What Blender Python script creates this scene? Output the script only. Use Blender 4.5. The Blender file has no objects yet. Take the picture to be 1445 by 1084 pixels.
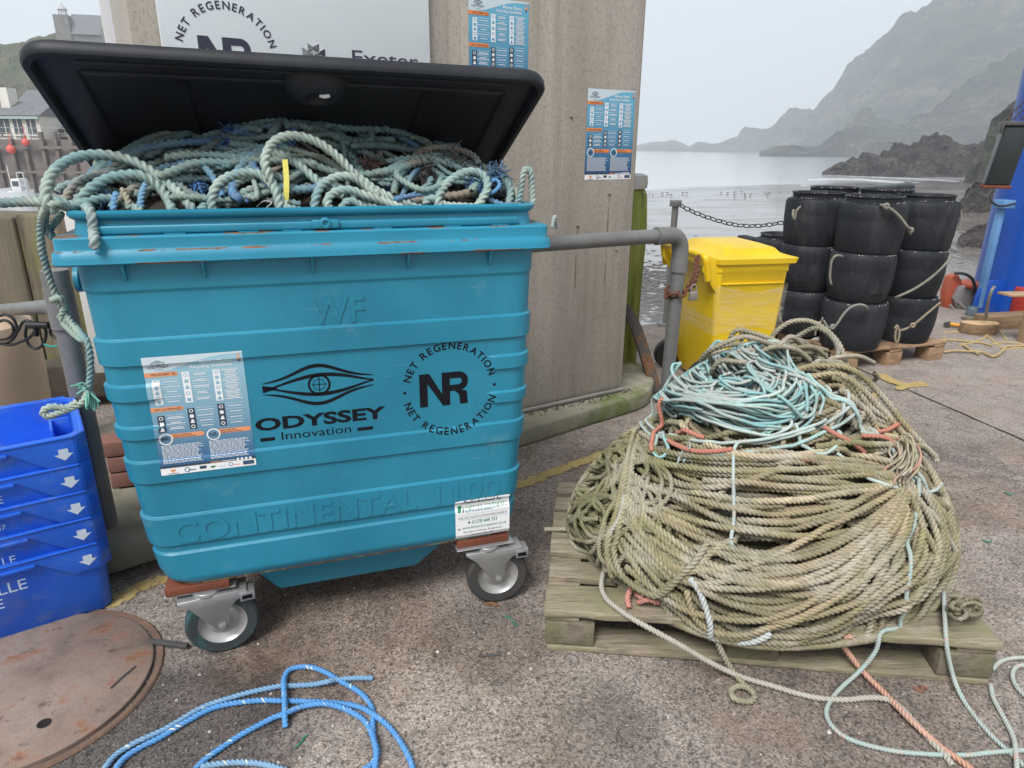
import bpy, bmesh, math, random
import numpy as np
from mathutils import Vector, Matrix
R = math.radians
random.seed(7); rng = np.random.default_rng(7)
scn = bpy.context.scene
# ------------------------------------------------------------------ camera
CH = 1.4; FPX = 963.0; PITCH = R(19.2); ROLL = R(0.5)
cp, sp, cr, sr = math.cos(PITCH), math.sin(PITCH), math.cos(ROLL), math.sin(ROLL)
cam = bpy.data.cameras.new('camera'); camo = bpy.data.objects.new('camera', cam)
scn.collection.objects.link(camo); scn.camera = camo
cam.sensor_width = 36; cam.lens = 36 * FPX / 1445; cam.clip_end = 6000; cam.clip_start = .05
_D = Vector((0, -sp, -cp)); _X = Vector((1, 0, 0))
_r = cr * _X - sr * _D; _d = sr * _X + cr * _D; _f = Vector((0, cp, -sp))
M = Matrix.Identity(4)
for i in range(3):
    M[i][0] = _r[i]; M[i][1] = -_d[i]; M[i][2] = -_f[i]
M.translation = (0, 0, CH); camo.matrix_world = M
# ------------------------------------------------------------------ light: overcast sea mist
w = bpy.data.worlds.new('World'); scn.world = w; w.use_nodes = True
nt = w.node_tree; nt.nodes.clear()
sky = nt.nodes.new('ShaderNodeTexSky'); sky.sky_type = 'NISHITA'; sky.sun_disc = False
SUN_EL, SUN_AZ = 52, 205
sky.sun_elevation = R(SUN_EL); sky.sun_rotation = R(SUN_AZ); sky.dust_density = 6; sky.air_density = 1.2; sky.ozone_density = 1
hs = nt.nodes.new('ShaderNodeHueSaturation'); hs.inputs['Saturation'].default_value = .13
mx = nt.nodes.new('ShaderNodeMix'); mx.data_type = 'RGBA'; mx.inputs[0].default_value = .8
mx.inputs[7].default_value = (5.95, 6.2, 6.5, 1)
bg = nt.nodes.new('ShaderNodeBackground'); bg.inputs[1].default_value = .075
wo = nt.nodes.new('ShaderNodeOutputWorld')
nt.links.new(sky.outputs[0], hs.inputs['Color']); nt.links.new(hs.outputs[0], mx.inputs[6])
nt.links.new(mx.outputs[2], bg.inputs[0]); nt.links.new(bg.outputs[0], wo.inputs[0])
sl = bpy.data.lights.new('sun', 'SUN'); sl.energy = 2.3; sl.angle = R(24); sl.color = (1, .98, .955)
so = bpy.data.objects.new('sun', sl); scn.collection.objects.link(so)
az = R(SUN_AZ); so.rotation_euler = Vector((math.sin(az) * math.cos(R(SUN_EL)), math.cos(az) * math.cos(R(SUN_EL)), math.sin(R(SUN_EL)))).to_track_quat('Z', 'Y').to_euler()
scn.view_settings.view_transform = 'Standard'; scn.view_settings.look = 'None'
scn.view_settings.exposure = 0.70; scn.cycles.volume_bounces = 3; scn.cycles.max_bounces = 10; scn.view_settings.gamma = 1
# ------------------------------------------------------------------ measuring (the survey of the place was made in photo pixels)
def ray(x, y):
    a = (x - 722.5) / FPX; b = (y - 542) / FPX
    u = a * cr + b * sr; v = -a * sr + b * cr
    return np.array([u, cp - v * sp, -(sp + v * cp)])
O3 = np.array([0, 0, CH])
def G(x, y, Z=0.0):
    r = ray(x, y); return O3 + r * ((Z - CH) / r[2])
def GY(x, y, Y):
    r = ray(x, y); return O3 + r * (Y / r[1])
def GP(x, y, P, yaw, off=0):
    a = R(yaw); n = np.array([-math.sin(a), math.cos(a)]); r = ray(x, y)
    q = np.array(P[:2]) - n * off
    return O3 + r * ((n @ q) / (n @ r[:2]))
def proj(P):
    P = np.asarray(P, float); X = P[..., 0]; Y = P[..., 1]; Z = P[..., 2] - CH
    z = Y * cp - Z * sp; q = -(Y * sp + Z * cp); u = X / z; v = q / z
    return 722.5 + FPX * (u * cr - v * sr), 542 + FPX * (u * sr + v * cr), z
class Frame:
    """upright local frame: u along the front, o outwards from the front, z up"""
    def __init__(s, P, yaw):
        a = R(yaw); s.P = np.array([P[0], P[1], 0.]); s.U = np.array([math.cos(a), math.sin(a), 0]); s.N = np.array([math.sin(a), -math.cos(a), 0]); s.yaw = yaw
    def w(s, u, o, z): return s.P + s.U * u + s.N * o + np.array([0, 0, z])
    def at(s, x, y, off=0):
        p = GP(x, y, s.P, s.yaw, off); d = p - s.P - s.N * off
        return float(d @ s.U), float(p[2])
# ------------------------------------------------------------------ object helpers
COL = scn.collection
def props(o, label=None, cat=None, group=None, kind=None):
    if label: o['label'] = label
    if cat: o['category'] = cat
    if group: o['group'] = group
    if kind: o['kind'] = kind
    return o
def empty(name, loc, label, cat, group=None):
    o = bpy.data.objects.new(name, None); COL.objects.link(o); o.location = tuple(float(c) for c in loc); o.empty_display_size = .05
    return props(o, label, cat, group)
def link(name, me, mats, parent=None):
    o = bpy.data.objects.new(name, me); COL.objects.link(o)
    for m in (mats if isinstance(mats, (list, tuple)) else [mats]): me.materials.append(m)
    if parent is not None:
        o.parent = parent; o.matrix_parent_inverse = Matrix.Translation(-Vector(parent_loc(parent)))
    return o
def parent_loc(p):
    v = Vector(p.location)
    q = p.parent
    if q is not None and p.type == 'MESH': return v + Vector(parent_loc(q)) if False else Vector(parent_loc(q))
    return v
def np_mesh(name, V, quads=None, tris=None, polys=None, mat_idx=None, smooth=False, uv=None, col=None):
    me = bpy.data.meshes.new(name)
    V = np.asarray(V, dtype=np.float32)
    if polys is not None:
        me.from_pydata([tuple(map(float, v)) for v in V], [], polys)
    else:
        F = np.asarray(quads if quads is not None else tris, dtype=np.int32); k = F.shape[1]; n = len(F)
        me.vertices.add(len(V)); me.vertices.foreach_set('co', V.ravel())
        me.loops.add(n * k); me.loops.foreach_set('vertex_index', F.ravel())
        me.polygons.add(n); me.polygons.foreach_set('loop_start', np.arange(0, n * k, k, dtype=np.int32))
        me.polygons.foreach_set('loop_total', np.full(n, k, dtype=np.int32))
        me.update(calc_edges=True)
    if mat_idx is not None: me.polygons.foreach_set('material_index', np.asarray(mat_idx, dtype=np.int32))
    me.polygons.foreach_set('use_smooth', np.full(len(me.polygons), bool(smooth)))
    if uv is not None:
        l = me.uv_layers.new(name='UVMap'); vi = np.empty(len(me.loops), dtype=np.int32); me.loops.foreach_get('vertex_index', vi)
        l.data.foreach_set('uv', np.asarray(uv, dtype=np.float32)[vi].ravel())
    if col is not None:
        a = me.color_attributes.new('Col', 'FLOAT_COLOR', 'POINT'); a.data.foreach_set('color', np.asarray(col, dtype=np.float32).ravel())
    me.update(); return me
class MB:
    """collects solids for ONE mesh"""
    def __init__(s): s.V = []; s.F = []; s.m = []
    def add(s, V, F, m=0):
        b = len(s.V); s.V += [tuple(float(c) for c in v) for v in V]; s.F += [tuple(i + b for i in f) for f in F]; s.m += [m] * len(F); return s
    def hexa(s, P, m=0):  # 8 points: bottom 4 ccw, top 4 ccw
        return s.add(P, [(3, 2, 1, 0), (4, 5, 6, 7), (0, 1, 5, 4), (1, 2, 6, 5), (2, 3, 7, 6), (3, 0, 4, 7)], m)
    def box(s, fr, u0, u1, o0, o1, z0, z1, m=0):  # o1 > o0 : outwards
        return s.hexa([fr.w(u0, o1, z0), fr.w(u1, o1, z0), fr.w(u1, o0, z0), fr.w(u0, o0, z0), fr.w(u0, o1, z1), fr.w(u1, o1, z1), fr.w(u1, o0, z1), fr.w(u0, o0, z1)], m)
    def prism(s, pts, vec, m=0):  # planar polygon (ccw seen from +vec) extruded along vec
        n = len(pts); v = np.array(vec); P = [np.array(p) for p in pts]
        return s.add(P + [p + v for p in P], [tuple(range(n))[::-1], tuple(range(n, 2 * n))] + [(i, (i + 1) % n, (i + 1) % n + n, i + n) for i in range(n)], m)
    def tube(s, pts, r, n=12, m=0, caps=True):
        P = [Vector(tuple(map(float, p))) for p in pts]; k = len(P); rr = r if hasattr(r, '__len__') else [r] * k
        b = len(s.V); up = None
        for i in range(k):
            t = (P[min(i + 1, k - 1)] - P[max(i - 1, 0)]).normalized()
            if up is None: up = t.orthogonal().normalized()
            up = (up - t * up.dot(t)).normalized(); sd = t.cross(up)
            for j in range(n):
                a = 2 * math.pi * j / n; s.V.append(tuple(P[i] + (up * math.cos(a) + sd * math.sin(a)) * rr[i]))
        for i in range(k - 1):
            for j in range(n):
                j2 = (j + 1) % n; s.F.append((b + i * n + j, b + i * n + j2, b + (i + 1) * n + j2, b + (i + 1) * n + j)); s.m.append(m)
        if caps: s.F += [tuple(b + j for j in range(n))[::-1], tuple(b + (k - 1) * n + j for j in range(n))]; s.m += [m, m]
        return s
    def lathe(s, c, axis, prof, n=32, m=0, caps=True):  # prof: (radius, height along axis)
        A = Vector(tuple(map(float, axis))).normalized(); X = A.orthogonal().normalized(); Y = A.cross(X); C = Vector(tuple(map(float, c))); b = len(s.V)
        for r, h in prof:
            for j in range(n):
                a = 2 * math.pi * j / n; s.V.append(tuple(C + A * h + (X * math.cos(a) + Y * math.sin(a)) * r))
        k = len(prof)
        for i in range(k - 1):
            for j in range(n):
                j2 = (j + 1) % n; s.F.append((b + i * n + j, b + i * n + j2, b + (i + 1) * n + j2, b + (i + 1) * n + j)); s.m.append(m)
        if caps: s.F += [tuple(b + j for j in range(n))[::-1], tuple(b + (k - 1) * n + j for j in range(n))]; s.m += [m, m]
        return s
    def build(s, name, mats, parent=None, bevel=0, smooth=False, seg=2, angle=35):
        me = bpy.data.meshes.new(name); me.from_pydata(s.V, [], s.F)
        bm = bmesh.new(); bm.from_mesh(me); bm.faces.ensure_lookup_table()
        for f, mi in zip(bm.faces, s.m): f.material_index = mi; f.smooth = smooth
        bmesh.ops.recalc_face_normals(bm, faces=bm.faces)
        if bevel:
            ed = [e for e in bm.edges if len(e.link_faces) == 2 and e.calc_face_angle(0) > R(angle)]
            bmesh.ops.bevel(bm, geom=ed, offset=bevel, segments=seg, affect='EDGES', profile=.5, clamp_overlap=True)
            for f in bm.faces: f.smooth = True
        if smooth or bevel:
            for e in bm.edges:
                if len(e.link_faces) == 2 and e.calc_face_angle(0) > R(40 if not bevel else 50): e.smooth = False
        bm.to_mesh(me); bm.free()
        return link(name, me, mats, parent)
def thing_props(o, *a, **k): return props(o, *a, **k)
def crom(pts, step):
    """catmull-rom through pts, resampled to equal steps"""
    P = np.array(pts, float); P = np.vstack([2 * P[0] - P[1], P, 2 * P[-1] - P[-2]]); out = []
    for i in range(1, len(P) - 2):
        p0, p1, p2, p3 = P[i - 1:i + 3]; t = np.linspace(0, 1, 24, endpoint=False)[:, None]
        out.append(.5 * ((2 * p1) + (-p0 + p2) * t + (2 * p0 - 5 * p1 + 4 * p2 - p3) * t ** 2 + (-p0 + 3 * p1 - 3 * p2 + p3) * t ** 3))
    return resample(np.vstack(out + [P[-2][None]]), step)
def resample(Q, step):
    d = np.r_[0, np.cumsum(np.linalg.norm(np.diff(Q, axis=0), axis=1))]; n = max(2, int(d[-1] / step) + 1); s = np.linspace(0, d[-1], n)
    return np.stack([np.interp(s, d, Q[:, k]) for k in range(Q.shape[1])], 1)
def blur(a, k):
    if k < 1: return a
    ker = np.hanning(2 * k + 3)[1:-1]; ker /= ker.sum(); p = np.pad(a, [(k, k)] + [(0, 0)] * (a.ndim - 1), mode='edge')
    if a.ndim == 1: return np.convolve(p, ker, 'valid')
    return np.stack([np.convolve(p[:, j], ker, 'valid') for j in range(a.shape[1])], 1)
def rope_arrays(P, r, col, nv=12, lay=4.3, ph=None, lobes=3, rough=1.0, jag=0.0):
    """a laid rope: a three-lobed section that turns as it runs"""
    P = resample(np.asarray(P, float), r * (.36 if nv >= 12 else .5 if nv > 5 else .9)); n = len(P)
    T = np.gradient(P, axis=0); T /= np.linalg.norm(T, axis=1)[:, None] + 1e-12
    A = np.empty_like(P); up = np.array([.31, .17, .93]); up = up - T[0] * (up @ T[0])
    for i in range(n):
        up = up - T[i] * (up @ T[i]); up /= (np.linalg.norm(up) + 1e-12); A[i] = up
    B = np.cross(T, A); s = np.r_[0, np.cumsum(np.linalg.norm(np.diff(P, axis=0), axis=1))]
    tw = s * 2 * math.pi / (lay * r) + (rng.random() * 6.28 if ph is None else ph)
    th = np.arange(nv) * 2 * math.pi / nv
    rad = 1 - .33 * (.5 + .5 * np.cos(lobes * th + math.pi)) ** 1.25 if lobes else np.ones(nv)
    rad = 1.05 * rad
    jit = 1 + .05 * rough * blur(rng.standard_normal(n), 3)[:, None] + .02 * rough * rng.standard_normal((n, nv))
    ang = th[None] + tw[:, None]; rr = r * rad[None] * jit
    rr[0] *= .5; rr[-1] *= .5
    V = P[:, None] + A[:, None] * (np.cos(ang) * rr)[..., None] + B[:, None] * (np.sin(ang) * rr)[..., None]
    I = (np.arange(n - 1)[:, None] * nv + np.arange(nv)[None]); J = (np.arange(n - 1)[:, None] * nv + (np.arange(nv)[None] + 1) % nv)
    Q = np.stack([I, J, J + nv, I + nv], -1).reshape(-1, 4)
    uv = np.stack([np.broadcast_to(th[None] / 6.2832, (n, nv)), np.broadcast_to(s[:, None], (n, nv))], -1).reshape(-1, 2)
    c = np.broadcast_to(np.array(list(col) + [1.0]), (n * nv, 4)) if np.ndim(col) == 1 else np.repeat(np.c_[np.interp(np.linspace(0, 1, n), np.linspace(0, 1, len(col)), np.array(col)[:, 0]), np.interp(np.linspace(0, 1, n), np.linspace(0, 1, len(col)), np.array(col)[:, 1]), np.interp(np.linspace(0, 1, n), np.linspace(0, 1, len(col)), np.array(col)[:, 2]), np.ones(n)], nv, 0)
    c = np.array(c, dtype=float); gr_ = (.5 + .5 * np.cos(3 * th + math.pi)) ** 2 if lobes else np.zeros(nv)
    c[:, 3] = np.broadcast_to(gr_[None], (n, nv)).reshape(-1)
    return V.reshape(-1, 3), Q, uv, c
class RB:
    """rope builder: several runs of rope in ONE mesh"""
    def __init__(s): s.p = []
    def run(s, P, r, col, **k): s.p.append(rope_arrays(P, r, col, **k)); return s
    def fray(s, P, d, r, col, n=9, L=.05):
        for i in range(n):
            v = np.array(d, float) + rng.normal(0, .35, 3); v /= np.linalg.norm(v); l = L * rng.uniform(.5, 1.1)
            q = [np.array(P), np.array(P) + v * l * .5 + rng.normal(0, .004, 3), np.array(P) + v * l + np.array([0, 0, -.012])]
            s.p.append(rope_arrays(crom(q, .004), r * rng.uniform(.16, .3), col, nv=5, lobes=0))
        return s
    def build(s, name, mat, parent=None):
        b = 0; V = []; Q = []; U = []; C = []
        for v, q, u, c in s.p: V.append(v); Q.append(q + b); U.append(u); C.append(c); b += len(v)
        me = np_mesh(name, np.vstack(V), quads=np.vstack(Q), smooth=True, uv=np.vstack(U), col=np.vstack(C))
        return link(name, me, mat, parent)
# ------------------------------------------------------------------ materials
def mat(name, rough=.6, metal=0, spec=.5):
    m = bpy.data.materials.new(name); m.use_nodes = True; p = m.node_tree.nodes['Principled BSDF']
    p.inputs['Roughness'].default_value = rough; p.inputs['Metallic'].default_value = metal; p.inputs['Specular IOR Level'].default_value = spec
    return m, m.node_tree, p
def coords(nt, scale=None, kind='Object'):
    t = nt.nodes.new('ShaderNodeTexCoord')
    if scale is None: return t.outputs[kind]
    mp = nt.nodes.new('ShaderNodeMapping'); mp.inputs['Scale'].default_value = scale; nt.links.new(t.outputs[kind], mp.inputs[0]); return mp.outputs[0]
def noise(nt, sc, det=4, rough=.6, vec=None, dist=0):
    n = nt.nodes.new('ShaderNodeTexNoise'); n.inputs['Scale'].default_value = sc; n.inputs['Detail'].default_value = det; n.inputs['Roughness'].default_value = rough; n.inputs['Distortion'].default_value = dist
    nt.links.new(vec if vec is not None else coords(nt), n.inputs['Vector']); return n.outputs['Fac']
def voro(nt, sc, vec=None, feat='F1', out='Distance'):
    n = nt.nodes.new('ShaderNodeTexVoronoi'); n.inputs['Scale'].default_value = sc; n.feature = feat
    nt.links.new(vec if vec is not None else coords(nt), n.inputs['Vector']); return n.outputs[out]
def ramp(nt, fac, stops, interp='LINEAR'):
    r = nt.nodes.new('ShaderNodeValToRGB'); r.color_ramp.interpolation = interp; e = r.color_ramp.elements
    while len(e) < len(stops): e.new(.5)
    for q, (p, c) in zip(e, stops): q.position = p; q.color = (list(c) + [1])[:4] if hasattr(c, '__len__') else (c, c, c, 1)
    nt.links.new(fac, r.inputs[0]); return r.outputs[0]
def mix(nt, fac, a, b, mode='MIX'):
    m = nt.nodes.new('ShaderNodeMix'); m.data_type = 'RGBA'; m.blend_type = mode
    for s, i in ((fac, 0), (a, 6), (b, 7)):
        if isinstance(s, (int, float)): m.inputs[i].default_value = s if i == 0 else (s, s, s, 1)
        elif hasattr(s, '__len__'): m.inputs[i].default_value = (*s[:3], 1)
        else: nt.links.new(s, m.inputs[i])
    return m.outputs[2]
def math_(nt, op, a, b=None, c=None, clamp=False):
    m = nt.nodes.new('ShaderNodeMath'); m.operation = op; m.use_clamp = clamp
    for i, s in enumerate((a, b, c)):
        if s is None: continue
        if isinstance(s, (int, float)): m.inputs[i].default_value = s
        else: nt.links.new(s, m.inputs[i])
    return m.outputs[0]
def bump(nt, p, h, strength=.4, dist=.002, prev=None):
    b = nt.nodes.new('ShaderNodeBump'); b.inputs['Strength'].default_value = strength; b.inputs['Distance'].default_value = dist
    nt.links.new(h, b.inputs['Height'])
    if prev is not None: nt.links.new(prev, b.inputs['Normal'])
    nt.links.new(b.outputs[0], p.inputs['Normal']); return b.outputs[0]
def simple(name, c, rough=.6, metal=0, var=.25, sc=6, c2=None, bsc=60, bstr=.25, bd=.002, spec=.5, amt=.5, stretch=None):
    """base colour with soft mottling, a second tone in blotches and fine relief"""
    m, nt, p = mat(name, rough, metal, spec); v = coords(nt, stretch)
    n1 = noise(nt, sc, 6, .65, v); n2 = noise(nt, sc * 6.3, 4, .6, v)
    c2 = c2 or tuple(x * (1 - var) for x in c)
    a = ramp(nt, n1, [(.5 - amt * .35, c2), (.5 + amt * .15, c)])
    a = mix(nt, ramp(nt, n2, [(.3, 0), (.75, 1)]), mix(nt, .35, a, c2), a)
    nt.links.new(a, p.inputs['Base Color']); bump(nt, p, noise(nt, bsc, 5, .7, v), bstr, bd)
    return m
def peeling(name, c, rust, amount=.5, rough=.45, sc=9, fade=None, wear=False, edges=None):
    m, nt, p = mat(name, rough); v = coords(nt)
    n = noise(nt, sc, 9, .72, v); lo = noise(nt, 2.5, 3, .5, v)
    base = ramp(nt, lo, [(.35, tuple(x * .86 for x in c)), (.65, fade or tuple(min(1, x * 1.12) for x in c))])
    base = mix(nt, ramp(nt, noise(nt, 90, 4, .7, v), [(.35, .0), (.8, .18)]), base, tuple(x * .75 for x in c))
    if wear:  # run-off streaks, chalky rubbed patches and hairline scratches
        base = mix(nt, ramp(nt, noise(nt, 5, 5, .65, coords(nt, (5, 5, .35))), [(.54, 0), (.74, .30)]), base, tuple(x * .55 + .02 for x in c))
        base = mix(nt, ramp(nt, noise(nt, 7, 7, .75, coords(nt, (1, 1, 1.4))), [(.60, 0), (.72, .28)]), base, (.22, .36, .40))
        base = mix(nt, ramp(nt, noise(nt, 30, 3, .6, coords(nt, (.5, .5, 7))), [(.70, 0), (.74, .35)]), base, (.25, .42, .48))
        base = mix(nt, ramp(nt, noise(nt, 48, 5, .8, v), [(.66, 0), (.70, .6)]), base, (.02, .07, .09))
    if edges:  # paint knocked off along the pressed edges
        sx = nt.nodes.new('ShaderNodeSeparateXYZ'); nt.links.new(v, sx.inputs[0]); n = noise(nt, 9, 9, .72, coords(nt, (1, 1, 3.5))); E_ = None
        for z_, w_ in edges:
            d_ = math_(nt, 'ABSOLUTE', math_(nt, 'SUBTRACT', sx.outputs[2], z_)); e_ = ramp(nt, math_(nt, 'DIVIDE', d_, w_), [(.3, .19), (1, 0)]); E_ = e_ if E_ is None else math_(nt, 'MAXIMUM', E_, e_)
        n = math_(nt, 'ADD', n, E_)
    k = ramp(nt, n, [(amount, 0), (amount + .012, 1)])
    rc = ramp(nt, noise(nt, 60, 5, .7, v), [(.35, tuple(x * .45 for x in rust)), (.65, rust)])
    nt.links.new(mix(nt, k, base, rc), p.inputs['Base Color']); nt.links.new(ramp(nt, k, [(0, rough), (1, .85)]), p.inputs['Roughness'])
    bump(nt, p, math_(nt, 'SUBTRACT', noise(nt, 70, 5, .7, v), k), .3, .0012); return m
def rope_mat(name, fleck=None, dirt=(.10, .085, .05), dirt_amt=.5, green=None, patch=None, rough=.8, lay_dark=.6):
    m, nt, p = mat(name, rough, 0, .25)
    a = nt.nodes.new('ShaderNodeVertexColor'); a.layer_name = 'Col'; c = a.outputs[0]
    uv = nt.nodes.new('ShaderNodeTexCoord').outputs['UV']; v = coords(nt)
    if patch: c = mix(nt, ramp(nt, noise(nt, 7, 4, .6, v), [(.46, 0), (.6, .85)]), c, patch)
    if green: c = mix(nt, ramp(nt, noise(nt, 4.5, 5, .7, v), [(.47, 0), (.68, .8)]), c, green)
    c = mix(nt, ramp(nt, noise(nt, 38, 5, .75, v), [(.45, 0), (.75, dirt_amt)]), c, dirt)
    # colour darkened in the grooves between the strands, unevenly by noise
    c = mix(nt, math_(nt, 'MULTIPLY', a.outputs[1], ramp(nt, noise(nt, 55, 4, .7, v), [(.25, lay_dark), (.7, lay_dark * .5)])), c, tuple(x * .45 for x in dirt))
    # yarns running along the strands
    mp = nt.nodes.new('ShaderNodeMapping'); mp.inputs['Scale'].default_value = (40, 14, 1); nt.links.new(uv, mp.inputs[0])
    y = noise(nt, 1.0, 3, .7, mp.outputs[0]); c = mix(nt, ramp(nt, y, [(.3, .0), (.75, .5)]), c, mix(nt, .5, c, (.75, .72, .66)))
    if fleck:
        mp2 = nt.nodes.new('ShaderNodeMapping'); mp2.inputs['Scale'].default_value = (3, 22, 1); nt.links.new(uv, mp2.inputs[0])
        f = voro(nt, 1.0, mp2.outputs[0]); c = mix(nt, ramp(nt, f, [(.16, 1), (.2, 0)]), c, fleck)
    nt.links.new(c, p.inputs['Base Color']); bump(nt, p, y, .5, .0012, bump(nt, p, noise(nt, 260, 3, .7, v), .35, .001)); return m
from mathutils import noise as mnoise
def parent_loc(p):
    return Vector(p.location) if p.type == 'EMPTY' else Vector((0, 0, 0))
# ------------------------------------------------------------------ quay, beach, sea
QP = np.array([1.04, 5.52, 0]); QA = 29.4
QF = Frame(QP, QA)      # front (o>0) is the quay side, o<0 is the beach side
def ground_material(lighter=False):
    m, nt, p = mat('quay_concrete_light' if lighter else 'quay_concrete', .78, 0, .35); v = coords(nt)
    big = noise(nt, 1.1, 5, .62, v, .6); mid = noise(nt, 5.5, 6, .68, v); fine = noise(nt, 160, 4, .75, v); ag = voro(nt, 210, v); ag2 = voro(nt, 95, v, out='Color')
    if lighter: a, b, c = (.44, .385, .345), (.38, .33, .30), (.50, .45, .41)
    else: a, b, c = (.43, .38, .34), (.325, .29, .262), (.52, .47, .43)
    col = ramp(nt, big, [(.3, b), (.5, a), (.72, c)])
    col = mix(nt, ramp(nt, mid, [(.36, .65), (.55, 0)]), col, tuple(x * .72 for x in b))
    col = mix(nt, ramp(nt, mid, [(.56, 0), (.7, .35)]), col, (.36, .32, .29))
    if not lighter:  # worn, dark exposed asphalt patches
        k = noise(nt, 1.55, 7, .7, v, .4); k = ramp(nt, k, [(.55, 0), (.62, .65)]); col = mix(nt, k, col, (.14, .125, .12))
    sp = ramp(nt, ag, [(.12, .0), (.35, .5)]); col = mix(nt, sp, col, mix(nt, 1.0, col, (.62, .6, .6), 'MULTIPLY'))
    bw = nt.nodes.new('ShaderNodeRGBToBW'); nt.links.new(ag2, bw.inputs[0]); b3 = nt.nodes.new('ShaderNodeRGBToBW'); nt.links.new(voro(nt, 175, v, out='Color'), b3.inputs[0])
    col = mix(nt, .9 if not lighter else .5, col, mix(nt, 1.0, col, ramp(nt, b3.outputs[0], [(.18, (.38, .37, .38)), (.36, (.85, .84, .83)), (.6, (1.06, 1.05, 1.04)), (.82, (1.45, 1.42, 1.4))]), 'MULTIPLY'))
    col = mix(nt, ramp(nt, noise(nt, 75, 5, .8, v), [(.38, .55), (.5, 0)]), col, tuple(x * .45 for x in b))
    col = mix(nt, ramp(nt, bw.outputs[0], [(.86, 0), (.92, .35)]), col, (.43, .40, .37)); col = mix(nt, ramp(nt, bw.outputs[0], [(.12, .55), (.2, 0)]), col, (.07, .062, .06))
    col = mix(nt, ramp(nt, noise(nt, 2.3, 5, .7, v), [(.53, 0), (.70, .42)]), col, (.33, .215, .15))
    def spot(x, y, rad, c_, amt, sc_=5):  # a stain or repair patch with a ragged edge at one place
        q = G(x, y); vm_ = nt.nodes.new('ShaderNodeVectorMath'); vm_.operation = 'DISTANCE'; vm_.inputs[1].default_value = (q[0], q[1], 0); nt.links.new(v, vm_.inputs[0])
        d_ = math_(nt, 'ADD', math_(nt, 'DIVIDE', vm_.outputs['Value'], rad), math_(nt, 'MULTIPLY', noise(nt, sc_, 7, .75, v), 1.1)); return mix(nt, ramp(nt, math_(nt, 'MULTIPLY', d_, .5), [(.62, amt), (.78, 0)]), col, mix(nt, 1.0, col, c_, 'MULTIPLY'))
    if not lighter:
        col = spot(235, 1050, .36, (.42, .42, .44), 1.0, 7); col = spot(470, 880, .42, (.72, .64, .58), .9); col = spot(690, 905, .22, (.62, .60, .58), .9, 9); col = spot(1170, 960, .5, (.80, .76, .73), .8, 4); col = spot(1360, 700, .35, (.80, .74, .70), .8); col = spot(900, 660, .35, (.72, .66, .62), .8); col = spot(640, 1000, .35, (1.18, 1.14, 1.1), .9, 4); col = spot(820, 1040, .25, (.70, .68, .66), .7, 8); col = spot(190, 780, .22, (.45, .40, .36), 1.0, 8)
    col = mix(nt, ramp(nt, noise(nt, .8, 6, .7, v, 1.2), [(.44, .0), (.50, .28), (.56, 0)]), col, mix(nt, 1.0, col, (.6, .56, .53), 'MULTIPLY'))
    nt.links.new(col, p.inputs['Base Color']); nt.links.new(ramp(nt, mid, [(.3, .62), (.7, .9)]), p.inputs['Roughness'])
    n = bump(nt, p, math_(nt, 'ADD', fine, math_(nt, 'MULTIPLY', ag, .8)), .85, .004); bump(nt, p, mid, .5, .012, n); return m
M_ground = ground_material(); M_ground2 = ground_material(True)
def quay_poly(pts, z, name, m, kind='structure', thick=None):
    b = MB()
    if thick: b.prism([np.array([x, y, z - thick]) for x, y in pts], (0, 0, thick))
    else: b.add([(x, y, z) for x, y in pts], [tuple(range(len(pts)))])
    o = b.build(name, m); return props(o, kind=kind)
qa = QF.w(-60, 0, 0); qb = QF.w(60, 0, 0)
quay_poly([(-60, -60), (60, -60), (qb[0], qb[1]), (qa[0], qa[1])], 0, 'ground', M_ground, thick=6)
j0, j1 = G(1255, 540), G(1500, 646); jd = (j1 - j0) / np.linalg.norm(j1 - j0); jn = np.array([-jd[1], jd[0], 0])
if jn[0] < 0: jn = -jn
s0 = j0 - jd * 1.25; s1 = j1 + jd * 3; e1 = QF.w(14, .02, 0)
tq = s0 + jn * 0; quay_poly([(s0[0], s0[1]), (s1[0], s1[1]), (12, s1[1]), (e1[0], e1[1]), (QF.w(1.9, .02, 0)[0], QF.w(1.9, .02, 0)[1])], .004, 'pavement', M_ground2)
# joint between the slabs
b = MB(); P = crom([s0[:2].tolist() + [.0], j0, j0 + jd * .35 + jn * .004, j1, s1[:2].tolist() + [0]], .02); P[:, 2] = .0052
wj = .004 + .002 * blur(rng.standard_normal(len(P)), 2); off = blur(rng.standard_normal(len(P)), 4) * .006
V = []; F = []
for i, q in enumerate(P):
    V += [q + jn * (off[i] - abs(wj[i])), q + jn * (off[i] + abs(wj[i]))]
    if i: F.append((2 * i - 2, 2 * i - 1, 2 * i + 1, 2 * i))
b.add(V, F); props(b.build('slab_joint', simple('dirt_joint', (.06, .05, .04), .95)), kind='structure')
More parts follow.
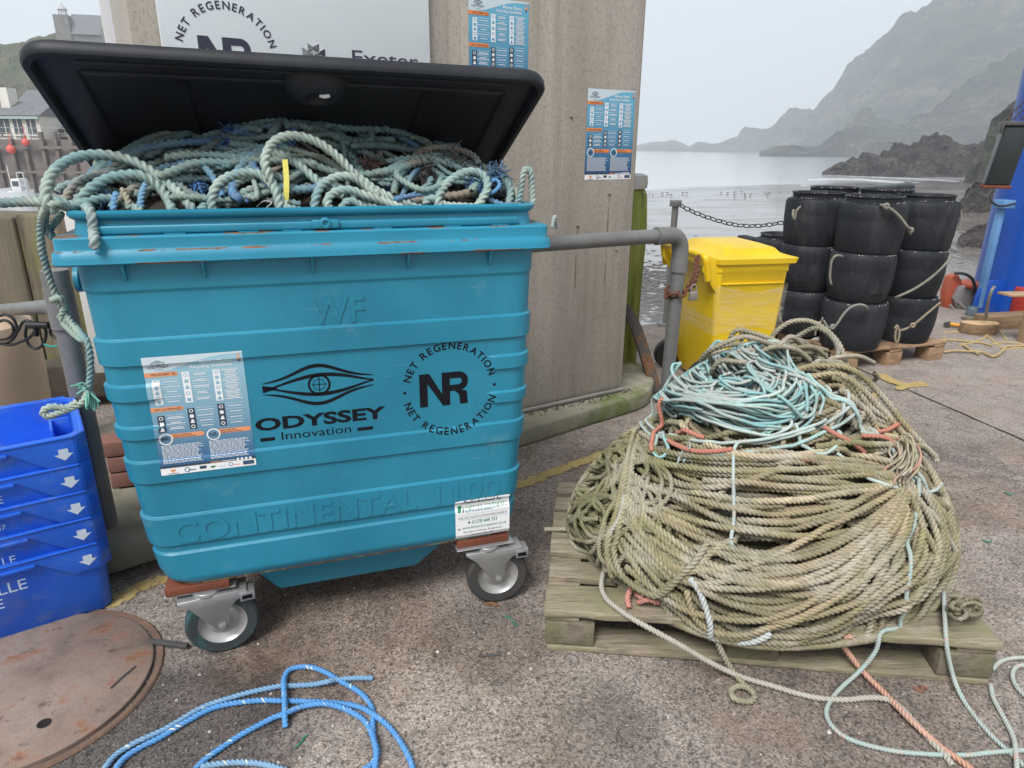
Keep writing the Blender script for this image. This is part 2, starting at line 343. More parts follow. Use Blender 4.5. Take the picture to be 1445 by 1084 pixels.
# worn yellow paint
def worn_paint():
    m, nt, p = mat('worn_yellow_paint', .8); v = coords(nt); c = ramp(nt, noise(nt, 20, 4, .7, v), [(.3, (.42, .30, .09)), (.7, (.52, .42, .20))])
    nt.links.new(c, p.inputs['Base Color']); at = nt.nodes.new('ShaderNodeVertexColor'); at.layer_name = 'Col'
    k = math_(nt, 'ADD', noise(nt, 26, 8, .75, v), math_(nt, 'MULTIPLY', at.outputs[0], .34)); nt.links.new(ramp(nt, k, [(.70, 0), (.76, .85)]), p.inputs['Alpha'])
    bump(nt, p, noise(nt, 160, 4, .75, v), .5, .003); return m
M_paint = worn_paint()
def paint(pxs, wid, name='painted_line', dens=1.0, z=.004):
    P = crom([G(x, y) for x, y in pxs], .02); T = np.gradient(P, axis=0); T /= np.linalg.norm(T, axis=1)[:, None]; Nn = np.stack([-T[:, 1], T[:, 0], 0 * T[:, 0]], 1)
    n = 7; V = []; C = []; Fq = []
    for i in range(len(P)):
        e = min(1, 8 * min(i, len(P) - 1 - i) / len(P))
        for j in range(n):
            t = j / (n - 1) * 2 - 1; V.append(P[i] + Nn[i] * t * wid + np.array([0, 0, z])); k = (1 - abs(t) ** 3) * e * dens; C.append((k, k, k, 1))
    for i in range(len(P) - 1):
        for j in range(n - 1): a = i * n + j; Fq.append((a, a + 1, a + n + 1, a + n))
    return props(link(name, np_mesh(name, V, quads=Fq, col=C), M_paint), kind='structure')
paint([(640, 700), (735, 684), (800, 660), (880, 632), (960, 606)], .045)
paint([(120, 862), (170, 845), (205, 826), (260, 812), (330, 790)], .05, dens=.9)
paint([(1237, 527), (1262, 541), (1290, 545), (1308, 541)], .055, dens=1.25, z=.0085); paint([(1262, 552), (1285, 545), (1308, 541)], .035, dens=1.25, z=.0097)
paint([(1195, 556), (1215, 560), (1245, 556)], .05, dens=1.2)
# loose grit
def grit():
    V = []; F = []; C = []
    for k in range(3400):
        if k < 2600: q = G(rng.uniform(150, 1500), 590 + 500 * rng.random() ** .8)
        else: q = G(rng.uniform(165, 270), rng.uniform(640, 860))
        if q[1] < .8: continue
        r = .0015 + .0045 * rng.random() ** 4; a = rng.random() * 6.28; b0 = len(V); c = rng.choice([.10, .16, .25, .4, .55], p=[.34, .3, .2, .1, .06]) * np.array([1, .93, .88])
        for i in range(5): t = a + i * 1.2566; V.append((q[0] + r * math.cos(t) * rng.uniform(.7, 1.2), q[1] + r * math.sin(t) * rng.uniform(.7, 1.2), .001))
        for i in range(5): t = a + i * 1.2566; V.append((q[0] + r * .6 * math.cos(t), q[1] + r * .6 * math.sin(t), r * rng.uniform(.5, 1.1)))
        for i in range(5): F.append((b0 + i, b0 + (i + 1) % 5, b0 + 5 + (i + 1) % 5, b0 + 5 + i))
        F.append(tuple(b0 + 5 + i for i in range(5))); C += [(*c, 1)] * 10
    me = np_mesh('grit', V, polys=F, col=C); m, nt, p = mat('grit', .85); a = nt.nodes.new('ShaderNodeVertexColor'); a.layer_name = 'Col'; nt.links.new(a.outputs[0], p.inputs['Base Color'])
    props(link('loose_grit', me, m), kind='stuff', label='loose grit and stone chips scattered over the quay concrete')
grit()
# beach and sea
SEA = -3.6
def beach_material():
    m, nt, p = mat('wet_sand', .3, 0, .5); v = coords(nt, (1, 1, 1)); v2 = coords(nt, (.35, 1, 1))
    n = noise(nt, .35, 6, .65, v2, .8); f = noise(nt, 3.5, 5, .7, v)
    c = ramp(nt, n, [(.35, (.30, .27, .25)), (.6, (.22, .20, .185)), (.75, (.13, .12, .115))])
    c = mix(nt, ramp(nt, f, [(.4, .6), (.6, 0)]), c, (.12, .11, .105))
    nt.links.new(c, p.inputs['Base Color']); nt.links.new(ramp(nt, n, [(.42, .03), (.68, .30)]), p.inputs['Roughness'])
    bump(nt, p, noise(nt, 1.2, 4, .6, v2, .8), .12, .06); return m
n1, n2 = 60, 60; V = []
for j in range(n2 + 1):
    for i in range(n1 + 1):
        o = -(j / n2) ** 2 * 110 + .5; u = (i / n1 - .5) * 300; q = QF.w(u, o, 0); z = -2.3 + 1.45 * o / 75 + .05 * mnoise.noise(Vector((q[0] * .1, q[1] * .1, 0)))
        V.append((q[0], q[1], max(z, SEA - .8) if o < 0 else -2.3))
FQ = [(j * (n1 + 1) + i, j * (n1 + 1) + i + 1, (j + 1) * (n1 + 1) + i + 1, (j + 1) * (n1 + 1) + i) for j in range(n2) for i in range(n1)]
props(link('beach', np_mesh('beach', V, quads=FQ, smooth=True), beach_material()), kind='structure')
def sea_material():
    m, nt, p = mat('sea_water', .12, 0, .5); p.inputs['IOR'].default_value = 1.33; v = coords(nt, (.4, 1, 1))
    nt.links.new(ramp(nt, noise(nt, .05, 4, .6, v), [(.35, (.42, .45, .47)), (.7, (.50, .52, .53))]), p.inputs['Base Color'])
    bump(nt, p, noise(nt, .5, 5, .65, v, .4), .15, .1); return m
V = [(-2500, 8, SEA), (2500, 8, SEA), (2500, 4000, SEA), (-2500, 4000, SEA)]
props(link('sea', np_mesh('sea', V, polys=[(0, 1, 2, 3)]), sea_material()), kind='structure')
def foam_mat():
    m, nt, p = mat('foam', .7); p.inputs['Base Color'].default_value = (.78, .79, .8, 1); v = coords(nt, (.5, 1, 1)); at = nt.nodes.new('ShaderNodeVertexColor'); at.layer_name = 'Col'
    k = math_(nt, 'ADD', noise(nt, .55, 8, .8, v), math_(nt, 'MULTIPLY', at.outputs[0], .3)); nt.links.new(ramp(nt, k, [(.58, 0), (.80, .55)]), p.inputs['Alpha']); return m
M_foam = foam_mat()
def foam(pxs, wid, z=SEA + .05):
    P = crom([G(x, y, z) for x, y in pxs], 1.0); V = []; C = []; Fq = []; n = 5
    for i in range(len(P)):
        d = P[i][:2] / np.linalg.norm(P[i][:2])
        for j in range(n):
            t = j / (n - 1) * 2 - 1; V.append((P[i][0] + d[0] * t * wid, P[i][1] + d[1] * t * wid, z + .03 * (1 - t * t))); k = 1 - abs(t) ** 2; C.append((k, k, k, 1))
    for i in range(len(P) - 1):
        for j in range(n - 1): a = i * n + j; Fq.append((a, a + 1, a + n + 1, a + n))
    return props(link('surf', np_mesh('surf', V, quads=Fq, col=C, smooth=True), M_foam), kind='structure')
foam([(880, 267), (960, 267), (1060, 267), (1150, 264), (1260, 262)], 3)
foam([(1140, 254), (1200, 253), (1260, 257), (1330, 262), (1420, 268)], 8); foam([(1130, 262), (1230, 266), (1330, 272), (1420, 284)], 6)
foam([(1150, 270), (1250, 278), (1340, 284), (1420, 290)], 5); foam([(1160, 247), (1230, 250), (1300, 253), (1370, 258)], 3)
def pebbles():
    V = []; F = []
    for (x0, x1, y0, y1, n) in ((893, 950, 368, 456, 520), (1338, 1400, 318, 384, 160), (905, 1100, 330, 372, 90)):
        for k in range(n):
            x, y = rng.uniform(x0, x1), y0 + (y1 - y0) * rng.random() ** .7
            q = G(x, y, -2.45); q = G(x, y, -2.3 + 1.45 * float((q - QP) @ QF.N) / 75)
            r = rng.uniform(.03, .13) * (1 if y > 372 else .8); a = rng.random() * 6.28; b0 = len(V); m_ = 7
            for hh, kk in ((-.02, 1.0), (.35, .8), (.5, .35)):
                for i in range(m_): t = a + i * 6.283 / m_; rr = r * kk * rng.uniform(.7, 1.2); V.append((q[0] + 1.5 * rr * math.cos(t), q[1] + rr * math.sin(t), q[2] + r * hh * .45))
            for l in (0, 1):
                for i in range(m_): F.append((b0 + l * m_ + i, b0 + l * m_ + (i + 1) % m_, b0 + (l + 1) * m_ + (i + 1) % m_, b0 + (l + 1) * m_ + i))
            F.append(tuple(b0 + 2 * m_ + i for i in range(m_)))
    props(link('beach_stones', np_mesh('beach_stones', V, polys=F), simple('wet_stone', (.075, .068, .062), .35, c2=(.03, .028, .027), sc=2)), kind='stuff', label='dark wet stones scattered over the beach sand below the quay')
pebbles()
# ------------------------------------------------------------------ hills and rocks
def rock_mat(name, cs, sc=.05, bsc=.3, bd=3, green=None):
    m, nt, p = mat(name, .9, 0, .2); v = coords(nt, (1, .6, 1.6)); n = noise(nt, sc, 8, .72, v, .5); c = ramp(nt, n, [(.32, cs[0]), (.5, cs[1]), (.66, cs[2])])
    c = mix(nt, ramp(nt, noise(nt, sc * 9, 6, .75, v), [(.4, .6), (.6, 0)]), c, tuple(x * .45 for x in cs[0]))
    if green: c = mix(nt, ramp(nt, noise(nt, sc * .6, 5, .6, v), [(.48, 0), (.6, .8)]), c, green)
    nt.links.new(c, p.inputs['Base Color']); bump(nt, p, noise(nt, bsc, 8, .75, v, .5), .9, bd); return m
def ridge(name, pxs, Yc, base_z, run, m, amp, fs, kind='structure', ns=160, nt_=46, back=1.0, seed=0, jag=1.0, label=None, cat=None, strata=0):
    """a hill: crest through measured points at distance Yc, falling to base_z in front and behind"""
    xs = [p[0] for p in pxs]; ys = [p[1] for p in pxs]; X = np.linspace(xs[0], xs[-1], ns); Yp = np.interp(X, xs, ys); Yc_ = np.interp(X, xs, Yc) if hasattr(Yc, '__len__') else np.full(ns, Yc)
    V = []; 
    for i in range(ns):
        c = GY(X[i], Yp[i], Yc_[i]); hgt = max(c[2] - base_z, .2); d = np.array([c[0], c[1]]) / np.hypot(c[0], c[1]); rn = run * (.35 + .65 * min(1, hgt / max(1e-3, run)))
        for j in range(nt_):
            t = j / (nt_ - 1) * (1 + back * .6) ; # 0 front foot, 1 crest, >1 behind
            if t <= 1: h = hgt * (t ** .85); q = c[:2] - d * rn * (1 - t)
            else: h = hgt * max(0, 1 - ((t - 1) / (.6 * back)) ** 1.3) ; q = c[:2] + d * rn * (t - 1)
            z = base_z + h - (1.0 if t == 0 or j == nt_ - 1 else 0) * .02 * run
            pv = Vector((q[0] / fs, q[1] / fs, z / fs * 1.3 + seed))
            k = mnoise.ridged_multi_fractal(pv, .9, 2.1, 7, 1.0, 2.0) - 1.1; k2 = mnoise.fractal(pv * 3.1, .8, 2.2, 6)
            e = min(1, 6 * t) * min(1, 14 * min(i, ns - 1 - i) / ns + .05)
            if strata: k2 += strata * math.sin((z * 1.4 + q[0] * .5) / fs * 22 + 3 * k)
            V.append((q[0] - d[0] * amp * 1.6 * k * e, q[1] - d[1] * amp * 1.6 * k * e, z + (amp * .55 * k + amp * .45 * k2 * jag) * e * min(1, hgt / (amp * 3))))
    Fq = [(i * nt_ + j, (i + 1) * nt_ + j, (i + 1) * nt_ + j + 1, i * nt_ + j + 1) for i in range(ns - 1) for j in range(nt_ - 1)]
    o = link(name, np_mesh(name, V, quads=Fq), m); return props(o, kind=kind, label=label, cat=cat)
M_hillfar = rock_mat('hill_heath', [(.018, .02, .018), (.085, .07, .052), (.26, .20, .15)], .022, .09, 9, green=(.05, .07, .035))
M_rock = rock_mat('wet_rock', [(.035, .032, .033), (.10, .088, .085), (.20, .17, .16)], .25, .8, 1.0)
M_rockg = rock_mat('mossy_rock', [(.03, .03, .027), (.075, .07, .06), (.13, .12, .10)], .2, .8, 1.0, green=(.06, .075, .03))
M_hilll = rock_mat('hill_bracken', [(.06, .055, .03), (.13, .10, .07), (.2, .16, .11)], .06, .25, 1.5, green=(.08, .11, .04))
ridge('hill', [(893, 207), (905, 203), (925, 198), (950, 199), (972, 206), (985, 199), (1005, 203), (1040, 196), (1050, 183), (1085, 181), (1112, 163), (1150, 150), (1170, 130), (1190, 103), (1215, 76), (1240, 56), (1270, 33), (1310, 6), (1350, -20), (1420, -50), (1560, -110), (1700, -140)], [1150, 1150, 1120, 1100, 1080, 1060, 1040, 1000, 1000, 980, 950, 900, 880, 860, 840, 820, 800, 780, 760, 740, 700, 700], SEA - 1, 260, M_hillfar, 11, 110, seed=1, ns=420, nt_=110, strata=.2, jag=1.3)
ridge('hill', [(1072, 214), (1092, 208), (1120, 206), (1150, 207), (1166, 196), (1188, 178), (1210, 153), (1228, 152), (1245, 165), (1275, 176), (1310, 160), (1350, 128), (1400, 95), (1470, 55), (1600, 0)], 520, SEA - 1, 150, M_hillfar, 8, 60, seed=5, ns=320, nt_=90, strata=.25, jag=1.3)
ridge('rock_outcrop', [(1160, 243), (1172, 236), (1190, 226), (1215, 220), (1240, 217), (1262, 208), (1285, 207), (1300, 196), (1322, 193), (1345, 203), (1370, 208), (1395, 196), (1420, 188), (1470, 170), (1560, 160)], 148, SEA - .8, 24, M_rock, 1.6, 9, seed=9, ns=280, nt_=60, strata=.5)
ridge('rock_outcrop', [(1368, 222), (1380, 205), (1392, 188), (1400, 165), (1425, 150), (1460, 130), (1560, 90)], 120, SEA - 1, 30, M_rockg, 2.2, 11, seed=13, ns=120, nt_=50)
ridge('rock_outcrop', [(1350, 290), (1365, 268), (1385, 257), (1405, 252), (1440, 245), (1520, 240)], 52, SEA, 8, M_rock, .55, 3.6, seed=21, ns=160, nt_=50, strata=.5)
ridge('rock_outcrop', [(1352, 336), (1366, 320), (1385, 316), (1400, 312), (1440, 310), (1520, 310)], 31, -3.05, 4, M_rock, .3, 2, seed=23, ns=120, nt_=40)
ridge('hill', [(-420, 110), (-200, 90), (-60, 78), (0, 66), (22, 58), (45, 51), (85, 53), (150, 56), (230, 80), (330, 120), (420, 190)], 260, SEA - 1, 90, M_hilll, 3.5, 34, seed=31, ns=180, nt_=50)
# ------------------------------------------------------------------ the sea wall, houses, boats on the harbour's far side
M_wall = simple('harbour_stone', (.24, .20, .185), .9, c2=(.12, .10, .095), sc=.9, bsc=3, bd=.08, bstr=.8, amt=.9)
M_oldwood = simple('far_timber', (.20, .175, .155), .9, c2=(.10, .09, .08), sc=2, bsc=9, bd=.02)
HY = 74
hl = GY(-260, 200, HY); hr = GY(330, 200, HY)
HF = Frame((hl[0], hl[1]), 0)
HW = hr[0] - hl[0]
def hz(y): return float(GY(60, y, HY)[2])
zt, zb = hz(197), SEA - 1
wall = empty('harbour_wall', HF.w(HW / 2, 0, SEA), 'stone harbour wall faced with tall weathered timber piles across the water', 'wall')
MB().box(HF, 0, HW, -6, 0, zb, zt).build('wall_face', M_wall, wall)
k = 0
while k * 1.55 < HW:
    u = k * 1.55 + rng.uniform(-.15, .15); top = zt + rng.uniform(.0, .9); MB().box(HF, u - .17, u + .17, .002, .4, zb, top).build('timber_pile', M_oldwood, wall, bevel=.03); k += 1
MB().box(HF, 0, HW, .4, .55, zt - .9, zt - .6).build('timber_rail', M_oldwood, wall); MB().box(HF, 0, HW, .4, .52, zt - 3.3, zt - 3.05).build('timber_rail', M_oldwood, wall)
b = MB()
for i in range(int(HW / 2)): b.tube([HF.w(i * 2, -.3, zt), HF.w(i * 2, -.3, zt + 1.1)], .035, 6)
b.tube([HF.w(0, -.3, zt + 1.1), HF.w(HW, -.3, zt + 1.1)], .035, 6).tube([HF.w(0, -.3, zt + .6), HF.w(HW, -.3, zt + .6)], .03, 6); b.build('handrail', simple('grey_metal_far', (.35, .36, .37), .6), wall)
M_white = simple('white_render', (.72, .70, .64), .8, var=.08, c2=(.62, .6, .54), sc=.5); M_slate = simple('slate', (.17, .175, .19), .7, sc=1.5, bsc=6, bd=.03)
M_glass, _n, _p = mat('dark_window_glass', .1); _p.inputs['Base Color'].default_value = (.07, .085, .1, 1)
M_stone = simple('chapel_stone', (.21, .19, .175), .9, sc=.8, bsc=4, bd=.05, c2=(.13, .12, .11)); M_brownwall = simple('brown_rubble', (.17, .13, .115), .9, sc=.8, bsc=3, bd=.05)
def house(u, wd, z0, z1, o, dep, label, wins, mwall, roofh=1.2, chim=None, extra=None, name='house'):
    h = empty(name, HF.w(u + wd / 2, o, z0), label, 'house'); MB().box(HF, u, u + wd, o - dep, o, z0, z1).build('wall', mwall, h)
    b = MB(); e = .25; a = [HF.w(u - e, o + e, z1 + .003), HF.w(u - e, o - dep - e, z1 + .003), HF.w(u - e, o - dep / 2, z1 + roofh)]
    r = b.prism(a, (wd + 2 * e, 0, 0)).build('roof', M_slate, h)
    if chim: cc = MB().box(HF, u + chim, u + chim + .9, o - dep * .5, o - dep * .25, z1 + .2, z1 + roofh + 1.3).build('chimney', M_white, r)
    for (wu, wz, ww, wh) in wins:
        f = MB().box(HF, u + wu, u + wu + ww, o, o + .06, z0 + wz, z0 + wz + wh).build('window', M_glass, h)
        MB().box(HF, u + wu - .08, u + wu + ww + .08, o + .003, o + .16, z0 + wz - .16, z0 + wz).build('sill', M_white, f)
        MB().box(HF, u + wu + ww / 2 - .04, u + wu + ww / 2 + .04, o + .063, o + .1, z0 + wz, z0 + wz + wh).build('frame', M_white, f)
    return h
def hu(x, o=0): return float(GY(x, 170, HY - o)[0] - hl[0])
def hzo(y, o): return float(GY(30, y, HY - o)[2])
z1h = hzo(163, -3)
h = house(hu(-45, -3), hu(55, -3) - hu(-45, -3), zt, z1h, -3, 6, 'white rendered quayside house with slate roof and tall chimney', [(hu(x, -3) - hu(-45, -3), .5, .9, 1.75) for x in (-30, -12, 0, 18, 37)], M_white, 1.5, chim=hu(20, -6) - hu(-45, -3))
MB().box(HF, hu(-47, -3), hu(57, -3), -2.9, -2.6, z1h - .35, z1h - .1).build('fascia', simple('pale_green_trim', (.4, .5, .48), .7), h)
house(hu(58, -6), hu(96, -6) - hu(58, -6), zt, hzo(183, -6), -6, 5, 'low brown stone store behind the white quayside house', [(.6, .5, .8, .8), (2.0, .5, .8, .8)], M_brownwall, .9)
house(hu(100, -5), hu(190, -5) - hu(100, -5), zt, hzo(178, -5), -5, 5, 'long pale shed behind the timber piled wall', [(1.2, .5, .9, .8), (3.4, .5, .9, .8)], M_white, .8)
house(hu(28, -24), hu(120, -24) - hu(28, -24), zt, hzo(150, -24), -24, 6, 'slate roofed terrace on the slope above the quayside house', [(1.2, 2, .8, 1), (3.2, 2, .8, 1)], M_brownwall, 2.2)
for x, y, r, lb in ((15.5, 211, .42, 'larger round red buoy hanging low on the timber piles'), (36, 201, .36, 'smaller round red buoy hanging high on the timber piles')):
    q = GY(x, y, HY - .9); b = MB(); b.lathe((q[0], q[1], q[2]), (0, 0, 1), [(r * math.sin(t) + .001, -r * math.cos(t)) for t in np.linspace(0, math.pi, 13)], 20)
    b.lathe((q[0], q[1], q[2] + r * .95), (0, 0, 1), [(.09, 0), (.09, .16), (.04, .18)], 10); b.tube([(q[0], q[1], q[2] + r), (q[0], q[1] + .2, q[2] + r + 1.2)], .03, 6)
    props(b.build('mooring_buoy', simple('red_buoy' + str(r), (.75, .11, .09), .5, var=.1), smooth=True), lb, 'buoy')
# chapel on the hill
cb = GY(84, 75, 235); CF = Frame((cb[0], cb[1]), 14)
ch = empty('hill_chapel', CF.w(6, 0, cb[2] - 3), 'grey stone chapel with slate roof and small lantern on the hilltop', 'chapel')
def cz(y): return float(GY(84, y, 235)[2])
MB().box(CF, 0, 4.2, -6, 0, cz(75), cz(20)).build('tower', M_stone, ch)
MB().box(CF, 4.2, 17, -7, -.5, cz(75), cz(47)).build('nave_wall', M_stone, ch)
MB().prism([CF.w(4.2, .1, cz(47)), CF.w(4.2, -7.6, cz(47)), CF.w(4.2, -3.7, cz(16))], CF.U * 13).build('roof', M_slate, ch)
lt = MB()
for a in range(6): lt.tube([CF.w(2.1 + 1.2 * math.cos(a * 1.047), -3 + 1.2 * math.sin(a * 1.047), cz(20)), CF.w(2.1 + 1.0 * math.cos(a * 1.047), -3 + 1.0 * math.sin(a * 1.047), cz(11))], .14, 6)
lt.lathe(CF.w(2.1, -3, cz(11)), (0, 0, 1), [(1.5, 0), (1.3, .4), (.3, 1.6), (.05, 2.2)], 10); lt.build('lantern', simple('lantern_white', (.5, .5, .5), .6), ch)
MB().box(CF, 13, 14.5, -2.5, 1.2, cz(75), cz(38)).build('porch', M_stone, ch)
# boats
def boat(x0, x1, ywl, Y, label, cabin=True):
    a = GY(x0, ywl, Y); bq = GY(x1, ywl, Y); Lh = (bq[0] - a[0]) / 2; c = (a + bq) / 2; t = empty('harbour_boat', (c[0], c[1], SEA), label, 'boat'); V = []; ns = 14
    for i in range(ns + 1):
        s = i / ns * 2 - 1; wv = .95 * (1 - max(0, s) ** 2.5) ** .7 + .03; sh = .25 * max(0, s) ** 2
        for (k, zz) in ((0.02, -.3), (.75, -.1), (1, .75 + sh), (.9, .75 + sh), (.85, .35)): V.append((c[0] + s * Lh, c[1] - wv * k, SEA + zz))
        for (k, zz) in ((.85, .35), (.9, .75 + sh), (1, .75 + sh), (.75, -.1), (.02, -.3)): V.append((c[0] + s * Lh, c[1] + wv * k, SEA + zz))
    b = MB(); b.add(V, [(i * 10 + j, i * 10 + (j + 1) % 10, (i + 1) * 10 + (j + 1) % 10, (i + 1) * 10 + j) for i in range(ns) for j in range(10)] + [tuple(range(10))]); b.build('hull', simple('hull_white', (.72, .73, .75), .4, var=.06), t, smooth=True)
    BF = Frame((c[0], c[1]), 0)
    if cabin:
        b = MB(); b.prism([BF.w(-.1, .6, SEA + .4), BF.w(.9, .6, SEA + .4), BF.w(.75, .6, SEA + 1.9), BF.w(.05, .6, SEA + 1.9)], BF.N * -1.2); cb_ = b.build('cabin', simple('cabin_white', (.7, .71, .73), .4, var=.05), t, bevel=.05)
        MB().box(BF, .12, .68, .6, .62, SEA + 1.25, SEA + 1.7).build('window', M_glass, cb_)
    b = MB(); x = Lh * .62
    for u in (-.35, .35): b.tube([BF.w(x + u, .5, SEA + .7), BF.w(x + u * .8, .5, SEA + 2.4)], .05, 6)
    for z in (1.3, 1.9, 2.4): b.tube([BF.w(x - .33, .5, SEA + z), BF.w(x + .33, .5, SEA + z)], .04, 6)
    b.build('stern_gantry', simple('gantry', (.6, .62, .63), .5), t)
    MB().tube([BF.w(-.4, 0, SEA + .6), BF.w(-.45, 0, SEA + 3.0)], .04, 6).build('mast', M_white, t); return t
boat(-70, 14, 262, 66, 'white motor boat with cabin moored by the timber piles, furthest left'); boat(0, 46, 264, 64, 'small white boat with a metal stern gantry moored under the red buoys')
# gulls on the wet sand
def gull():
    b = MB(); n = 9
    for i, (x, z, r) in enumerate([]): pass
    b.lathe((0, 0, .16), (1, 0, .15), [(.002, -.2), (.03, -.14), (.065, -.03), (.07, .05), (.05, .12), (.034, .16), (.036, .19), (.036, .22), (.012, .25), (.002, .29)], 8)
    b.tube([(0, .02, .0), (0, .02, .12)], .008, 4).tube([(0, -.02, .0), (0, -.02, .12)], .008, 4); return b.build('gull', simple('gull_grey', (.12, .12, .13), .7), smooth=True)
g0 = None
for (x, y) in [(916, 276), (921, 279), (934, 276), (942, 275), (947, 279), (963, 275), (969, 276), (1017, 275), (1026, 276), (1036, 275), (1036, 280), (1036, 284), (1046, 274), (1050, 277), (1051, 281), (1051, 285), (1058, 280), (1079, 277), (1083, 280), (1085, 276), (1100, 276), (1112, 275)]:
    q = G(x, y, -3.45); o = gull() if g0 is None else g0.copy()
    if g0 is None: g0 = o
    else: COL.objects.link(o)
    o.location = (q[0], q[1], -2.3 + 1.45 * 0 + min(0, 0)); o.location.z = float(-2.3 - 1.45 * (-(np.array(q) - QP) @ QF.N) / 75); o.rotation_euler = (0, 0, rng.random() * 6.28); o.scale = (.85, .85, .85)
    props(o, 'small dark gull standing on the wet sand near the surf', 'gull', 'gulls standing on the wet sand')
# ------------------------------------------------------------------ flat print (text, posters) as thin geometry
_gc = {}
def text2d(s, size=1.0, bold=0.0, sx=1.0):
    """triangulated text; returns (verts Nx2, tris, width)"""
    key = (s, round(bold, 4))
    if key not in _gc:
        cu = bpy.data.curves.new('t', 'FONT'); cu.body = s; cu.size = 1.0; cu.offset = bold; cu.resolution_u = 3; cu.fill_mode = 'FRONT'
        o = bpy.data.objects.new('t', cu); COL.objects.link(o); dg = bpy.context.evaluated_depsgraph_get(); dg.update()
        me = o.evaluated_get(dg).to_mesh(); me.calc_loop_triangles()
        V = np.array([v.co[:2] for v in me.vertices]) if len(me.vertices) else np.zeros((0, 2)); T = [tuple(t.vertices) for t in me.loop_triangles]
        o.evaluated_get(dg).to_mesh_clear(); bpy.data.objects.remove(o); bpy.data.curves.remove(cu); _gc[key] = (V, T)
    V, T = _gc[key]
    if not len(V): return V, [], .3 * size
    V = V.copy(); V[:, 0] *= sx; V = V * size; return V, T, V[:, 0].max()
class Print:
    """ink shapes in a 2-D sheet (x right, y up), kept in layers so none share a plane"""
    def __init__(s): s.V = []; s.F = []; s.m = []; s.h = []
    def poly(s, pts, m, lay=1):
        b = len(s.V); s.V += [tuple(p) for p in pts]; s.h += [lay] * len(pts); s.F.append(tuple(range(b, b + len(pts)))); s.m.append(m); return s
    def rect(s, x0, y0, x1, y1, m, lay=1): return s.poly([(x0, y0), (x1, y0), (x1, y1), (x0, y1)], m, lay)
    def tris(s, V, T, m, lay=1):
        b = len(s.V); s.V += [tuple(p) for p in V]; s.h += [lay] * len(V); s.F += [tuple(i + b for i in t) for t in T]; s.m += [m] * len(T); return s
    def text(s, st, x, y, size, m, lay=2, bold=0, sx=1.0, align='l', rot=0, fit=None, sk=0):
        V, T, wd = text2d(st, size, bold, sx)
        if not len(V): return s
        if fit: V = V * np.array([fit / wd, 1]); wd = fit
        x0, x1 = V[:, 0].min(), V[:, 0].max()
        if align == 'c': V = V - np.array([(x0 + x1) / 2, 0])
        if align == 'r': V = V - np.array([x1, 0])
        if sk: V[:, 0] += sk * V[:, 1]
        c, q = math.cos(rot), math.sin(rot); V = V @ np.array([[c, q], [-q, c]]) + np.array([x, y]); return s.tris(V, T, m, lay)
    def ring(s, st, cx, cy, r, size, m, a0, step, lay=2, bold=0, inward=False, span=154):
        """letters round a circle; angles in degrees, clockwise from the top, spread evenly by step weights"""
        adv = [(text2d(ch, size, bold)[2] if ch != ' ' else size * .36) + size * .12 for ch in st]
        k = R(span) * r / sum(adv); adv = [v * k for v in adv]; pos = -sum(adv) / 2
        for ch, a in zip(st, adv):
            mid = pos + a / 2; pos += a; th = a0 + math.degrees(mid / r) * (1 if not inward else -1)
            if ch == ' ': continue
            t = R(th); rr = r if not inward else r + size * .70
            s.text(ch, cx + rr * math.sin(t), cy + rr * math.cos(t), size, m, lay, bold, align='c', rot=-t if not inward else -t + math.pi)
        return s
    def disc(s, cx, cy, r, m, lay=1, n=28, r0=0):
        a = np.arange(n) * 2 * math.pi / n
        if r0 == 0: return s.poly([(cx + r * math.cos(t), cy + r * math.sin(t)) for t in a], m, lay)
        for i in range(n):
            t, t2 = a[i], a[(i + 1) % n]; s.poly([(cx + r0 * math.cos(t), cy + r0 * math.sin(t)), (cx + r * math.cos(t), cy + r * math.sin(t)), (cx + r * math.cos(t2), cy + r * math.sin(t2)), (cx + r0 * math.cos(t2), cy + r0 * math.sin(t2))], m, lay)
        return s
    def band(s, top, bot, m, lay=1):  # two polylines
        for i in range(len(top) - 1): s.poly([bot[i], bot[i + 1], top[i + 1], top[i]], m, lay)
        return s
    def build(s, name, mats, fn, parent=None, cut=None, step=.0004):
        me = bpy.data.meshes.new(name); me.from_pydata([(x, y, h) for (x, y), h in zip(s.V, s.h)], [], s.F); me.polygons.foreach_set('material_index', s.m)
        bm = bmesh.new(); bm.from_mesh(me)
        if cut:
            for ax, vals in cut.items():
                no = (1, 0, 0) if ax == 'x' else (0, 1, 0)
                for c in vals: bmesh.ops.bisect_plane(bm, geom=bm.verts[:] + bm.edges[:] + bm.faces[:], plane_co=(c if ax == 'x' else 0, c if ax == 'y' else 0, 0), plane_no=no)
        for v in bm.verts: v.co = Vector(tuple(float(c) for c in fn(v.co.x, v.co.y, v.co.z * step)))
        bm.to_mesh(me); bm.free(); return link(name, me, mats, parent)
def flat(name, c, rough=.5): 
    m, nt, p = mat(name, rough); p.inputs['Base Color'].default_value = (*c, 1); return m
M_black = flat('black_vinyl', (.005, .006, .010), .55); M_black.node_tree.nodes['Principled BSDF'].inputs['Specular IOR Level'].default_value = .2; M_navy = flat('navy_vinyl', (.03, .035, .06), .4); M_whitep = flat('white_print', (.78, .80, .82), .4)
M_orange = flat('orange_print', (.78, .24, .06), .4); M_ink = flat('dark_ink', (.03, .05, .08), .5); M_lightp = flat('pale_blue_print', (.55, .66, .72), .4); M_green = flat('green_print', (.01, .22, .09), .5)
